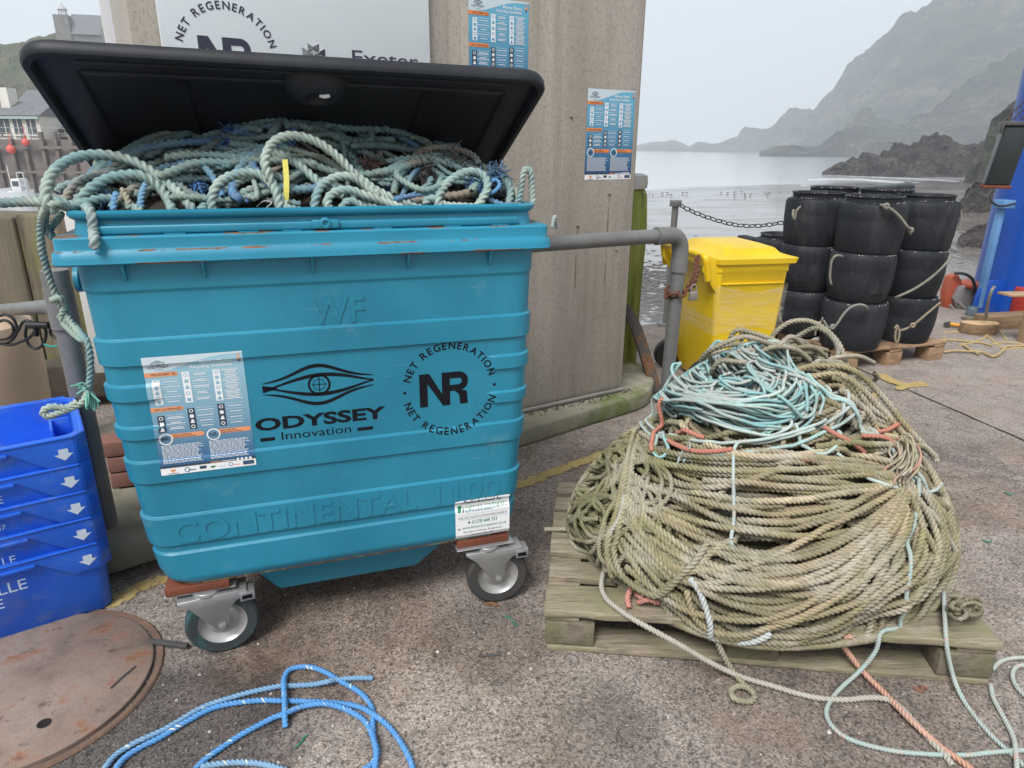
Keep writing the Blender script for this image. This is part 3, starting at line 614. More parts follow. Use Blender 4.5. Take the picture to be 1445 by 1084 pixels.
def blue_paper(name, top, bot, z0, z1):
    m, nt, p = mat(name, .35); t = nt.nodes.new('ShaderNodeTexCoord'); sx = nt.nodes.new('ShaderNodeSeparateXYZ'); nt.links.new(t.outputs['Generated'], sx.inputs[0])
    nt.links.new(ramp(nt, sx.outputs[2], [(z0, bot), ((z0 + z1) / 2, tuple((a * .6 + b * .4) for a, b in zip(top, bot))), (z1, top)]), p.inputs['Base Color']); return m
def eye(P, cx, cy, w, h, m, lay=2):
    """stylised eye drawn with three swooping strokes and a ringed iris"""
    X = np.linspace(-1, 1, 25)
    def arc(f0, f1): P.band([(cx + w * x, cy + h * f1(x)) for x in X], [(cx + w * x, cy + h * f0(x)) for x in X], m, lay)
    bell = lambda x, s=1.0: math.exp(-((x + .02) / .52) ** 2) * s
    arc(lambda x: .22 + .60 * bell(x), lambda x: .24 + .60 * bell(x) + .15 * (1 - x * x) ** .8)
    arc(lambda x: -.24 - .60 * bell(x) - .15 * (1 - x * x) ** .8, lambda x: -.22 - .60 * bell(x))
    lid = lambda x: max(0.0, (.50 * (1 - ((x - .08) / .86) ** 2))) if abs(x - .08) < .86 else 0
    up = lambda x: .50 * math.cos(max(-1, min(1, (x - .05) / .92)) * math.pi / 2) ** 1.15
    arc(lambda x: up(x) * .78 - .02, lambda x: up(x) + .05); arc(lambda x: -up(x) - .05, lambda x: -up(x) * .78 + .02)
    P.poly([(cx - w, cy + h * .17), (cx - w, cy - h * .17), (cx - w * .74, cy - h * .03), (cx - w * .74, cy + h * .03)], m, lay)
    P.disc(cx, cy, h * .50, m, lay, r0=h * .40)
    P.disc(cx, cy, h * .27, m, lay, n=20, r0=h * .245); P.poly([(cx - h * .33, cy - .012 * h), (cx + h * .33, cy - .012 * h), (cx + h * .33, cy + .02 * h), (cx - h * .33, cy + .02 * h)], m, lay)
    P.poly([(cx - .02 * h, cy - h * .36), (cx + .02 * h, cy - h * .36), (cx + .02 * h, cy + h * .36), (cx - .02 * h, cy + h * .36)], m, lay)
def poster_print(pale=False):
    """white 0, sheet blue 1, ink 2, orange 3, pale 4; sheet is 1 wide, 1.40 high, y up from the bottom"""
    H_ = 1.40; P = Print(); P.rect(0, .085, 1, H_, 1, 0); P.rect(0, 0, 1, .085, 0, 0)
    xs = np.linspace(0, 1, 20); wave = [(x, 1.40 - .015 - (.155 * (1 - x) ** .9 + .03 * math.sin(x * 6.0 + .5)) * (1 if x < .9 else .7)) for x in xs]
    P.band([(x, H_) for x in xs], [(x, min(y, H_ - .004)) for x, y in wave], 4, 1)
    eye(P, .15, 1.325, .07, .035, 2, 2); P.text('ODYSSEY', .15, 1.262, .042, 2, 2, .01, 1.2, 'c'); P.text('Innovation', .15, 1.238, .02, 2, 2, 0, 1, 'c')
    P.text('Marine Plastic', .88, 1.285, .058, 0, 2, .012, 1, 'r'); P.text('Recycling Guidelines', .88, 1.235, .052, 0, 2, .012, 1, 'r')
    P.disc(.955, 1.36, .014, 3, 2); P.rect(.935, 1.30, .975, 1.33, 3, 2); P.rect(.945, 1.27, .965, 1.295, 2, 2)
    def pill(x0, y0, x1, y1): P.rect(x0, y0, x1, y1, 3, 2); P.disc(x1, (y0 + y1) / 2, (y1 - y0) / 2, 3, 3, 14)
    pill(0, 1.165, .30, 1.215); P.text('WE ACCEPT', .06, 1.178, .034, 2, 4, .008); P.disc(.285, 1.19, .017, 2, 4, r0=.011)
    pill(0, .76, .30, .81); P.text('NOT ACCEPTING', .035, .773, .030, 2, 4, .008); P.disc(.285, .785, .017, 2, 4, r0=.011)
    def column(x, y0, y1, n, dark, rows, seed):
        rg = np.random.default_rng(seed); P.rect(x, y0, x + .075, y1, 2 if dark else 0, 2); hh = (y1 - y0) / n
        for i in range(n):
            cy = y1 - hh * (i + .5); mm = 0 if dark else 1
            kx = i % 3
            if kx == 0: P.disc(x + .037, cy, .022, mm, 3, 12, r0=.014)
            elif kx == 1: P.rect(x + .018, cy - .02, x + .057, cy + .018, mm, 3)
            else: P.poly([(x + .015, cy - .02), (x + .06, cy - .02), (x + .048, cy + .022), (x + .03, cy + .022)], mm, 3)
            P.rect(x + .085, cy + hh * .5 - .0015, x + .27, cy + hh * .5 + .0015, 0, 3)
            for r in range(rows):
                l = .05 + .10 * rg.random(); c = x + .18; P.rect(c - l / 2 - .02, cy - .004 + (r - (rows - 1) / 2) * .017, c + l / 2 + .02, cy + .004 + (r - (rows - 1) / 2) * .017, 0, 3)
    column(.06, .84, 1.13, 5, False, 1, 1); column(.36, .84, 1.20, 5, False, 2, 2); column(.67, .83, 1.20, 6, False, 3, 3)
    column(.05, .52, .71, 3, True, 2, 4); column(.36, .52, .77, 4, True, 1, 5); column(.67, .52, .79, 4, True, 1, 6)
    for x, tx, nm in ((.03, 'MR', 'Marine'), (.52, 'NR', 'Net')):
        pill(x + .12, .43, x + .44, .485); P.text('About the ' + nm, x + .15, .46, .026, 2, 4, .006); P.text('Regeneration Scheme', x + .15, .437, .026, 2, 4, .006)
        P.disc(x + .07, .43, .072, 0, 5); P.disc(x + .07, .43, .058, 1, 6); P.text(tx, x + .07, .41, .062, 2, 7, .02, 1, 'c')
        rg = np.random.default_rng(11)
        for i in range(15):
            y = .345 - i * .0145; q = x + .01
            while q < x + .42 - .05 * rg.random():
                l = .015 + .035 * rg.random(); P.rect(q, y, min(q + l, x + .44), y + .0065, 0, 3); q += l + .008
    P.rect(0, .085, 1, .112, 2, 2); P.rect(.52, .094, .63, .104, 3, 3); P.rect(.64, .094, .78, .102, 0, 3)
    for i in range(4): P.disc(.81 + i * .045, .100, .016, 0, 3, 12)
    P.poly([(.10, .05), (.125, .02), (.15, .05), (.15, .065), (.10, .065)], 3, 2); P.rect(.07, .01, .18, .016, 2, 2)
    P.disc(.27, .04, .03, 1, 2, 16, r0=.022); P.rect(.28, .03, .36, .04, 2, 2); P.rect(.40, .03, .47, .068, 2, 2); P.poly([(.50, .04), (.54, .025), (.58, .045), (.54, .055)], 5, 2)
    P.rect(.60, .03, .67, .042, 4, 3); P.disc(.73, .045, .025, 1, 2, 14, r0=.018); P.rect(.76, .03, .83, .04, 3, 2); P.rect(.86, .02, .98, .068, 2, 2); P.rect(.87, .035, .97, .05, 1, 3)
    return P
POSTER_MATS = lambda fade: [M_whitep, blue_paper('poster_blue_faded' if fade else 'poster_blue', (.30, .52, .62) if fade else (.13, .42, .60), (.035, .12, .25) if fade else (.01, .07, .20), .1, .95), M_ink, flat('orange_faded', (.72, .30, .14), .4) if fade else M_orange, M_lightp, M_green]
# ------------------------------------------------------------------ kiosk
KF = Frame((.618, 3.631), 32)
def kiosk_mat():
    m, nt, p = mat('speckled_steel_cladding', .55, .0, .4); v = coords(nt); vs = coords(nt, (1.5, 1.5, .25))
    c = ramp(nt, noise(nt, 1.8, 5, .6, vs, .3), [(.3, (.32, .285, .243)), (.7, (.455, .418, .368))])
    c = mix(nt, ramp(nt, noise(nt, 130, 3, .8, coords(nt, (1, 1, .45))), [(.52, 0), (.62, .45)]), c, (.13, .11, .09))
    c = mix(nt, ramp(nt, voro(nt, 55, coords(nt, (1, 1, .5))), [(.08, .5), (.16, 0)]), c, (.15, .12, .10))
    c = mix(nt, ramp(nt, noise(nt, 3, 4, .6, coords(nt, (4, 4, .18))), [(.50, 0), (.70, .5)]), c, (.19, .165, .14))
    nt.links.new(c, p.inputs['Base Color']); bump(nt, p, noise(nt, 110, 3, .8, v), .25, .001); return m
M_kiosk = kiosk_mat()
ul = KF.at(180, 30)[0]; useam = KF.at(650, 30)[0]
kq = empty('kiosk', KF.w(ul / 2, -.3, 0), 'tall speckled grey brown metal kiosk on a concrete plinth behind the turquoise bin', 'kiosk')
MB().box(KF, ul, 0, -.6, 0, .125, 3.0).build('cabinet', M_kiosk, kq, bevel=.006)
MB().box(KF, useam - .001, -.01, .0, .004, .14, 2.99).build('cladding_panel', M_kiosk, kq, bevel=.002)
MB().box(KF, ul - .002, .008, -.6, .012, .105, .122).build('bottom_trim', simple('trim_steel', (.36, .34, .32), .4, .3), kq, bevel=.002)
for x, y in ((806, 165), (860, 274), (815, 319), (870, 353)):
    u, z = KF.at(x, y, .004); s = MB(); s.lathe(KF.w(u, .004, z), KF.N, [(.008, 0), (.008, .004), (.005, .008), (.001, .009)], 12); s.build('screw', simple('screw', (.22, .19, .16), .5, .4), kq, smooth=True)
rs = Print()
for x, y, l, wd in ((860, 276, .45, .006), (815, 322, .30, .008), (882, 378, .12, .003)):
    u, z = KF.at(x, y, .006); rs.poly([(u - wd, z), (u - wd * .7, z - l), (u + wd * .4, z - l), (u + wd, z)], 0, 1)
mm_, nt_m, pm = mat('rust_run', .8); pm.inputs['Base Color'].default_value = (.20, .11, .06, 1); nt_m.links.new(ramp(nt_m, noise(nt_m, 30, 5, .7, coords(nt_m, (3, 3, .3))), [(.4, 0), (.7, .7)]), pm.inputs['Alpha'])
rs.build('rust_run', [mm_], lambda x, y, h: KF.w(x, .0045 + h, y), kq)
# plinth with a rounded end
pf = [G(735, 632), G(830, 602), G(885, 585), G(912, 574), G(921, 560), G(917, 545), G(900, 533)]
pl = [np.array([q[0], q[1], 0]) for q in crom(pf, .04)]; dd = (pf[0] - pf[2]); dd /= np.linalg.norm(dd); left = pf[0] + dd * 2.0; bk = KF.w(.0, -.9, 0)
pl = [left + np.array([-KF.N[0], -KF.N[1], 0]) * 1.3, left] + pl + [bk]
M_plinth = simple('plinth_concrete', (.26, .235, .20), .9, c2=(.15, .145, .12), sc=3, bsc=50, bd=.004, bstr=.6, amt=.8)
def mossy():
    m, nt, p = mat('mossy_concrete', .9); v = coords(nt); c = ramp(nt, noise(nt, 3.2, 7, .7, v), [(.32, (.13, .13, .09)), (.5, (.27, .245, .20)), (.7, (.33, .30, .26))])
    g = ramp(nt, noise(nt, 2.6, 6, .7, v), [(.40, 0), (.56, .9)]); sx = nt.nodes.new('ShaderNodeSeparateXYZ'); nt.links.new(coords(nt), sx.inputs[0])
    g = math_(nt, 'MULTIPLY', g, ramp(nt, sx.outputs[0], [(.25, .25), (.5, 1)])); c = mix(nt, g, c, (.10, .14, .03)); nt.links.new(c, p.inputs['Base Color']); bump(nt, p, noise(nt, 50, 5, .75, v), .7, .005); return m
props(MB().prism(pl, (0, 0, .10)).build('kiosk_plinth', mossy(), bevel=.018, seg=3), 'low mossy concrete plinth with a rounded end under the kiosk', 'plinth')
# leaf litter on the plinth under the kiosk edge
def litter():
    V = []; F = []
    for k in range(420):
        u = rng.uniform(-1.0, .05); o = abs(rng.normal(0, .03)) ; c = KF.w(u, o + .005, .102); r = rng.uniform(.003, .011); a = rng.random() * 6.28; b0 = len(V)
        for i in range(4): t = a + i * 1.57; V.append((c[0] + r * math.cos(t) * (1 if i % 2 else .4), c[1] + r * math.sin(t) * (1 if i % 2 else .4), c[2] + rng.random() * .006))
        F.append((b0, b0 + 1, b0 + 2, b0 + 3))
    props(link('leaf_litter', np_mesh('leaf_litter', V, polys=F), simple('litter', (.05, .035, .022), .95)), kind='stuff', label='dark crumbs of dead leaves and dirt along the foot of the kiosk')
litter()
# sign board on the kiosk
u0, _ = KF.at(224, 30, .03); u1, _ = KF.at(606, 40, .03); zs1 = 2.35; zs0 = 1.40
sg = empty('sign_board', KF.w(u0, .0, zs0), 'white sign board with round net regeneration emblem on the kiosk, partly behind the open lid', 'sign')
MB().box(KF, u0, u1, .004, .03, zs0, zs1).build('panel', simple('sign_white', (.64, .69, .72), .35, var=.05, sc=2), sg, bevel=.002)
P = Print(); cu_, cz_ = KF.at(318, 75, .031); cu_ = (KF.at(245, 60, .031)[0] + KF.at(392, 60, .031)[0]) / 2
ztop = KF.at(318, 2, .031)[1]; rad = (KF.at(392, 60, .031)[0] - KF.at(245, 60, .031)[0]) / 2; ccz = ztop - rad
P.ring('NET REGENERATION', cu_, ccz, rad * .86, rad * .205, 0, 0, rad * .055, bold=.02)
P.ring('NET REGENERATION', cu_, ccz, rad * .86, rad * .205, 0, 180, rad * .055, bold=.02, inward=True)
def nr(P, cx, cy, h, m):
    """interlocked N and R"""
    w = h * .55; st = h * .23; x0 = cx - h * .83; y0 = cy - h / 2; y1 = cy + h / 2
    P.rect(x0, y0, x0 + st, y1, m, 2); P.poly([(x0 + st * .2, y1), (x0 + w + .12 * h, y0), (x0 + w + .12 * h + st * .8, y0), (x0 + st * 1.25, y1)], m, 3); P.rect(x0 + w + st * .45, y0, x0 + w + st * 1.45, y1, m, 4)
    rx = x0 + w + st * 1.45; n = 12; cyb = cy + h * .21; ro = h * .29; ri = ro - st * .85
    P.rect(rx - .01 * h, y1 - st * .85, rx + h * .27, y1, m, 2); P.rect(rx - .01 * h, cyb - ro, rx + h * .27, cyb - ro + st * .8, m, 2)
    a = np.linspace(math.pi / 2, -math.pi / 2, n); P.band([(rx + h * .27 + ro * math.cos(t) * .95, cyb + ro * math.sin(t)) for t in a], [(rx + h * .27 + ri * math.cos(t) * .95, cyb + ri * math.sin(t)) for t in a], m, 2)
    P.poly([(rx + h * .12, cyb - ro + .02 * h), (rx + h * .34, cyb - ro + .02 * h), (rx + h * .50, cy - h * .12), (rx + h * .53, y0), (rx + h * .30, y0), (rx + h * .27, cy - h * .2)], m, 3)
nr(P, cu_ + rad * .02, ccz, rad * .70, 0)
eu, ez = KF.at(495, 89, .031); eu2, _ = KF.at(590, 89, .031); capz = KF.at(494, 69, .031)[1]
P.text('Exeter', eu, ez, (capz - ez) * 1.36, 0, 2, .004, fit=eu2 - eu); P.text('City Council', eu, ez - .07, .05, 0, 2)
bu, bz = KF.at(443, 75, .031); s_ = .021
def cube2(P, x, z):
    P.poly([(x - s_, z), (x, z - s_ * .5), (x, z - s_ * 1.6), (x - s_, z - s_ * 1.1)], 2, 2); P.poly([(x, z - s_ * .5), (x + s_, z), (x + s_, z - s_ * 1.1), (x, z - s_ * 1.6)], 0, 2); P.poly([(x - s_, z), (x, z + s_ * .5), (x + s_, z), (x, z - s_ * .5)], 1, 2)
for x, z in ((-1, .8), (1, .8), (0, 1.5), (0, 0.1), (-1, -.6), (1, -.6), (0, -1.4)): cube2(P, bu + x * s_, bz + z * s_)
P.build('lettering', [M_navy, flat('sign_pale', (.62, .66, .68)), flat('sign_grey', (.22, .24, .27))], lambda x, y, h: KF.w(x, .0305 + h, y), sg)
# posters on the kiosk
def wall_poster(label, x_l, x_r, y_t, y_probe=None):
    ua, za = KF.at(x_l, y_t, .006); ub, zb_ = KF.at(x_r, y_t, .006); W = .292; t = empty('poster', KF.w(ua, .006, za), label, 'poster')
    pp = poster_print(); k = W
    pp.build('sheet', POSTER_MATS(False), lambda x, y, h: KF.w(ua + x * k, .0055 + h, za - .41 + y * .41 / 1.40), t)
wall_poster('blue recycling guidelines poster at the right edge of the kiosk', 830, 896, 124.5)
_ua, _za = KF.at(661, -2, .006)
t = empty('poster', KF.w(_ua, .006, _za), 'blue recycling guidelines poster beside the white sign, its foot hidden by the bin lid', 'poster')
za1 = KF.at(664, 17, .006)[1] + .41 * (1 - 1.19 / 1.40)
poster_print().build('sheet', POSTER_MATS(False), lambda x, y, h: KF.w(_ua + x * .292, .0055 + h, za1 - .41 + y * .41 / 1.40), t)
# ------------------------------------------------------------------ railings
M_galv = simple('weathered_galvanised', (.24, .24, .24), .5, .35, c2=(.15, .145, .135), sc=9, bsc=60, bd=.001, amt=.9)
def pipe(b, pts, r=.027, bend=.07):
    out = []
    for i, p in enumerate(pts):
        p = np.array(p, float)
        if 0 < i < len(pts) - 1:
            a = np.array(pts[i - 1], float) - p; c = np.array(pts[i + 1], float) - p; a /= np.linalg.norm(a); c /= np.linalg.norm(c)
            for t in np.linspace(0, 1, 7): out.append((1 - t) ** 2 * (p + a * bend) + 2 * t * (1 - t) * p + t * t * (p + c * bend))
        else: out.append(p)
    b.tube(out, r, 18); return b
EB = G(962, 331, 1.08); RD = G(785, 343, 1.08) - EB; RD /= np.linalg.norm(RD)
rail = empty('handrail', (EB[0], EB[1], 0), 'grey galvanised handrail before the kiosk, turned down at its right end by the yellow bin', 'railing')
pipe(MB(), [EB + RD * 1.15, EB, (EB[0] - .01, EB[1], 0)]).build('pipe', M_galv, rail, smooth=True)
b = MB(); b.tube([EB + RD * .10, EB + RD * .13], .034, 18); b.tube([(EB[0], EB[1], 1.08 - .145), (EB[0], EB[1], 1.08 - .10)], .034, 18); pipe(b, [EB + RD * .10, EB, EB - np.array([0, 0, .12])], .0325); b.build('elbow', M_galv, rail, smooth=True)
# left run of rail behind the crates
LP = G(160, 775); FP = G(36, 549) + np.array([0.02, -.03, 0]); FP = np.array([-2.62, 3.28, 0])
r2 = empty('handrail', LP, 'scuffed grey railing with two posts behind the blue crates', 'railing')
b = MB(); b.tube([LP, LP + np.array([0, 0, 1.0])], .033, 18).build('post', M_galv, r2, smooth=True)
b = MB(); b.tube([FP, FP + np.array([0, 0, 1.28])], .033, 18).build('post', M_galv, r2, smooth=True)
zc = float(GY(102, 432, LP[1])[2]); za_ = float(GY(30, 440, FP[1])[2])
b = MB(); b.tube([LP + np.array([0, 0, zc]), FP + np.array([0, 0, za_ ])], .025, 16).build('rail', M_galv, r2, smooth=True)
b = MB(); b.tube([LP + np.array([0, 0, zc - .07]), LP + np.array([0, 0, zc + .06])], .042, 18); b.tube([FP + np.array([0, 0, za_ - .07]), FP + np.array([0, 0, za_ + .07])], .042, 18)
dv = FP - LP; dv[2] = za_ - zc; dv /= np.linalg.norm(dv); b.tube([LP + np.array([0, 0, zc]), LP + np.array([0, 0, zc]) + dv * .1], .036, 16); b.tube([FP + np.array([0, 0, za_]), FP + np.array([0, 0, za_]) - dv * .12], .036, 16)
b.tube([LP + np.array([0, 0, .93]), LP + np.array([0, 0, 1.02])], .040, 18).build('pipe_fitting', M_galv, r2, smooth=True)
# far post and chain
fp = G(939, 458); t = empty('chain_post', fp, 'thin grey post with square cap at the quay edge, left of the yellow bin', 'post')
MB().tube([fp, fp + np.array([0, 0, .98])], .026, 14).tube([fp + np.array([0, 0, .5]), fp + np.array([0, 0, .56])], .034, 14).build('pole', M_galv, t, smooth=True)
MB().box(Frame(fp, 20), -.035, .035, -.035, .035, .96, 1.01).build('cap', M_galv, t, bevel=.005); MB().lathe(fp, (0, 0, 1), [(.075, 0), (.075, .012), (.05, .02)], 16).build('base_plate', M_galv, t)
def chain(name, pts, pitch, r, wire, m, label, cat='chain', flat_=.62):
    P = resample(crom(pts, pitch / 6), pitch * .78); b = MB()
    for i in range(len(P) - 1):
        c = (P[i] + P[i + 1]) / 2; T = P[i + 1] - P[i]; T /= np.linalg.norm(T); s = np.cross(T, (0, 0, 1)); 
        if np.linalg.norm(s) < .2: s = np.cross(T, (0, 1, 0))
        s /= np.linalg.norm(s); q = np.cross(s, T); a = R(45 if i % 2 else -45); n = s * math.cos(a) + q * math.sin(a)
        L_ = pitch * .5 - wire; loop = []
        for k in range(14):
            th = k / 14 * 2 * math.pi; loop.append(c + T * (L_ * math.copysign(abs(math.cos(th)) ** .75, math.cos(th))) + n * (r * math.copysign(abs(math.sin(th)) ** .8, math.sin(th))))
        loop.append(loop[0]); loop.append(loop[1]); b.tube(loop, wire, 6, caps=False)
    return props(b.build(name, m, smooth=True), label, cat)
c0 = fp + np.array([.03, 0, .975]); c1 = GY(1125, 309, 5.75)
chain('chain', [c0, GY(985, 302, 5.6), GY(1030, 316, 5.65), GY(1065, 319, 5.68), GY(1100, 315, 5.72), c1, GY(1180, 280, 5.9)], .062, .017, .0045, simple('dark_chain', (.05, .05, .052), .6, .3), 'dark steel chain sagging from the thin post to the stacked pots')
# pipe rail behind the pots
ra = GY(1190, 269, 5.9); rb = GY(1288, 261, 6.55); b = MB(); pipe(b, [ra + (ra - rb) * .4, rb, (rb[0], rb[1], 0)], .026); pipe(b, [rb + (ra - rb) * .12, rb, rb - np.array([0, 0, .13])], .032)
props(b.build('handrail', simple('grey_green_pipe', (.13, .15, .145), .5, .2), smooth=True), 'grey green pipe rail behind the stacked pots, bent down at its right end', 'railing')
# mossy bollard behind the kiosk's edge
bo = GY(895, 300, 4.35); t = empty('timber_post', (bo[0], bo[1], 0), 'green mossy timber post with pale cap just behind the kiosk edge', 'post')
m, nt, p = mat('algae_wood', .9); v = coords(nt, (3, 3, .35)); c = ramp(nt, noise(nt, 5, 6, .7, v), [(.35, (.06, .075, .015)), (.5, (.16, .20, .035)), (.7, (.26, .27, .10))]); nt.links.new(c, p.inputs['Base Color']); bump(nt, p, noise(nt, 18, 5, .7, v), .8, .01); M_algae = m
MB().lathe((bo[0] - .085, bo[1], 0), (0, 0, 1), [(.16, -1), (.16, .5), (.165, .75), (.17, .9), (.155, 1.13), (.13, 1.17)], 20).build('trunk', M_algae, t, smooth=True)
MB().lathe((bo[0] - .085, bo[1], 1.165), (0, 0, 1), [(.15, 0), (.155, .03), (.15, .075), (.12, .085)], 20).build('cap', simple('cap_grey', (.4, .4, .4), .6), t, smooth=True)
# curved rusty fender strip
P = [G(884, 432, .62) , GY(897, 462, 4.05), GY(910, 500, 3.98), GY(919, 530, 3.93), GY(925, 552, 3.9)]
P[0] = GY(882, 434, 4.1); P = [GY(872, 425, 4.12)] + P; q = crom(P, .03); b = MB(); V = []; F = []
for i, c in enumerate(q):
    T = q[min(i + 1, len(q) - 1)] - q[max(i - 1, 0)]; T /= np.linalg.norm(T); n = np.cross(T, (0, 1, 0)); n /= np.linalg.norm(n)
    for (aa, bb) in ((-.032, -.05), (.032, -.05), (.032, .05), (-.032, .05)): V.append(c + n * aa + np.array([0, bb, 0]))
    if i: k = 4 * i; F += [(k - 4 + j, k - 4 + (j + 1) % 4, k + (j + 1) % 4, k + j) for j in range(4)]
F += [(0, 1, 2, 3), tuple(range(len(V) - 4, len(V)))]
b.add(V, F); props(b.build('bent_metal_strip', peeling('rusty_strip', (.05, .045, .04), (.17, .08, .04), .5, .7), bevel=.004), 'curved rusty brown metal strip arching from behind the kiosk to the black wheel', 'metal strip')
# left background: timber pile, beam, white board, tan tub, notice board
M_pile = simple('weathered_pile', (.20, .165, .125), .9, c2=(.09, .085, .05), sc=3, bsc=25, bd=.012, bstr=.8, amt=.9, stretch=(3, 3, .3))
def pile_mat():
    m, nt, p = mat('algae_timber', .9); v = coords(nt, (3.5, 3.5, .3)); c = ramp(nt, noise(nt, 4, 7, .7, v), [(.3, (.055, .045, .03)), (.5, (.17, .14, .10)), (.7, (.26, .23, .18))])
    g = ramp(nt, noise(nt, 2.2, 4, .6, coords(nt, (1, 1, .6))), [(.42, 0), (.6, .8)]); sx = nt.nodes.new('ShaderNodeSeparateXYZ'); nt.links.new(coords(nt), sx.inputs[0]); g = math_(nt, 'MULTIPLY', g, ramp(nt, sx.outputs[0], [(0, 0), (1, 1)])); c = mix(nt, ramp(nt, noise(nt, 2.4, 5, .65, coords(nt, (2.2, 2.2, .7))), [(.47, 0), (.62, .85)]), c, (.16, .165, .035))
    nt.links.new(c, p.inputs['Base Color']); bump(nt, p, noise(nt, 14, 6, .75, v), .9, .015); return m
M_algt = pile_mat()
pa = GY(-12, 305, 3.75); pb = GY(18, 305, 3.75); pc = GY(92, 305, 3.75); PF = Frame((pa[0], 3.75), 4)
tp = empty('timber_pile', (pc[0] - .2, 3.8, 0), 'big squared timber mooring pile streaked with green algae behind the left railing', 'timber pile')
MB().box(PF, -.25, pb[0] - pa[0] - .006, -.35, .01, -5, 1.02).build('timber', M_pile, tp, bevel=.015); MB().box(PF, pb[0] - pa[0], pc[0] - pa[0] + .02, -.35, .0, -5, 1.03).build('timber', M_algt, tp, bevel=.015)
be = Frame((-3.1, 3.42), 14)
props(MB().box(be, -.4, 1.0, -.12, .06, .06, .25).build('timber_beam', simple('beam', (.13, .11, .085), .9, c2=(.07, .06, .045), sc=4, bsc=30, bd=.01, stretch=(.5, 3, 3)), bevel=.012), 'dark horizontal timber beam at the foot of the left railing', 'beam')
wb = Frame((-2.16, 3.46), 18)
t = props(MB().box(wb, -.06, .85, -.03, 0, .24, 1.12).build('upright_board', simple('white_panel', (.62, .62, .60), .6, var=.12, sc=2), bevel=.004), 'plain white upright panel seen in the gap left of the turquoise bin', 'panel')
nbF = Frame((GY(140, 10, 3.2)[0], 3.2), 20); nb = empty('notice_board', nbF.w(.12, 0, 0), 'white notice board with a faint pink and red poster rising behind the bin lid', 'notice board')
wnb = .17
MB().box(nbF, 0, wnb, -.03, 0, 1.3, 2.4).build('board', simple('board_white', (.60, .60, .62), .5, var=.06), nb, bevel=.004)
P = Print(); P.rect(.035, 1.80, wnb - .02, 2.35, 0, 1)
for i in range(9): P.rect(.05 + .01 * (i % 3), 1.86 + i * .045, .10 + .012 * (i % 4), 1.885 + i * .045, 1 + i % 2, 2)
P.build('poster_sheet', [flat('pale_lilac', (.66, .66, .74)), flat('pale_pink', (.72, .50, .56)), flat('pale_sky', (.5, .6, .75))], lambda x, y, h: nbF.w(x, .0015 + h, y), nb)
MB().tube([nbF.w(.13, -.07, 0), nbF.w(.13, -.07, 2.3)], .03, 12).build('post', M_galv, nb, smooth=True)
tc = (-2.24, 2.72); t = empty('plastic_tub', (tc[0], tc[1], 0), 'tall cream plastic tub cut off by the left edge, behind the blue crates', 'tub')
M_cream = simple('cream_plastic', (.52, .40, .29), .45, var=.12, sc=3)
MB().lathe((tc[0], tc[1], 0), (0, 0, 1), [(.19, 0), (.215, .05), (.235, .5), (.235, .64), (.22, .69), (.15, .72)], 36).build('body', M_cream, t, smooth=True)
MB().lathe((tc[0] + .03, tc[1] - .08, .70), (0, 0, 1), [(.085, 0), (.09, .04), (.085, .085), (.05, .10)], 24).build('cap', M_cream, t, smooth=True)
# black cables on the tub
b = MB(); M_rub = simple('black_rubber', (.014, .014, .016), .45, var=.2)
def P2(lst, Y): return [GY(x, y, Y + (dy if len(e) > 2 else 0)) for e in lst for (x, y, *r_) in [e] for dy in [r_[0] if r_ else 0]]
for c_ in ([(-6, 448), (8, 444), (20, 452), (24, 468), (14, 482), (-4, 486)], [(-6, 456), (6, 452), (17, 458), (19, 470), (10, 478), (-6, 480)], [(18, 478), (26, 466), (32, 455), (40, 453), (54, 459)], [(-4, 484), (14, 487), (30, 482), (42, 476), (52, 464)], [(38, 458), (36, 474), (42, 488), (52, 492), (62, 484), (65, 468), (60, 458)], [(66, 458), (74, 459), (82, 459)], [(72, 460), (71, 470), (76, 476), (84, 478)]):
    q = crom(P2(c_, 2.42), .01); b.tube(q, .0055, 8)
b.tube(P2([(40, 459), (69, 459)], 2.41), .013, 12).tube(P2([(51, 463), (51, 474)], 2.41), .010, 10)
props(b.build('power_cable', M_rub, smooth=True), 'black cable with moulded connector looped from the cream tub to the railing', 'cable')
b = MB(); b.tube(crom(P2([(77, 456), (74, 452), (80, 447)], 2.4), .01), .004, 6).tube(crom(P2([(62, 486), (72, 489), (86, 488)], 2.4), .01), .004, 6)
props(b.build('green_twine', simple('green_twine', (.02, .32, .25), .7), smooth=True), 'short piece of green twine tied round the left railing post', 'twine')
# ------------------------------------------------------------------ the turquoise four-wheeled bin
BF = Frame((-.47, 1.73), 18)
ZB, ZF, ZR = .25, 1.135, 1.252      # bottom, flange underside, rim
def hw(z): return float(np.interp(z, [.25, .262, .30, .39, .50, .65, .80, 1.0, 1.14], [.474, .492, .508, .521, .533, .545, .552, .558, .563]))
def fo(z): return float(np.interp(z, [.25, .27, .5, 1.14], [-.012, .0, .0, .003]))
def sst(x): x = max(0, min(1, x)); return x * x * (3 - 2 * x)
def bandf(z, lo, hi, a=.0055, b=.0035): return sst((z - lo) / b) * sst((hi - z) / a)
def relief(u, z):
    e = 0.0
    for lo, hi, wt in ((.885, .955, 1), (.566, .632, 1), (.378, .468, 1.15), (.1, .357, 1.0)): e += .0072 * wt * bandf(z, lo, hi)
    k = sst((abs(u) - .415) / .035)
    for lo, hi in ((.793, .838), (.690, .728)): e += .0080 * k * bandf(z, lo, hi)
    e += .004 * sst((z - 1.066) / .006)
    return e
def front(u, z, off=0): return BF.w(u, fo(z) + relief(u, z) + off, z)
bin_ = empty('wheeled_bin', BF.w(0, -.37, 0), 'big turquoise four wheeled waste bin with its black lid propped open over ropes', 'bin')
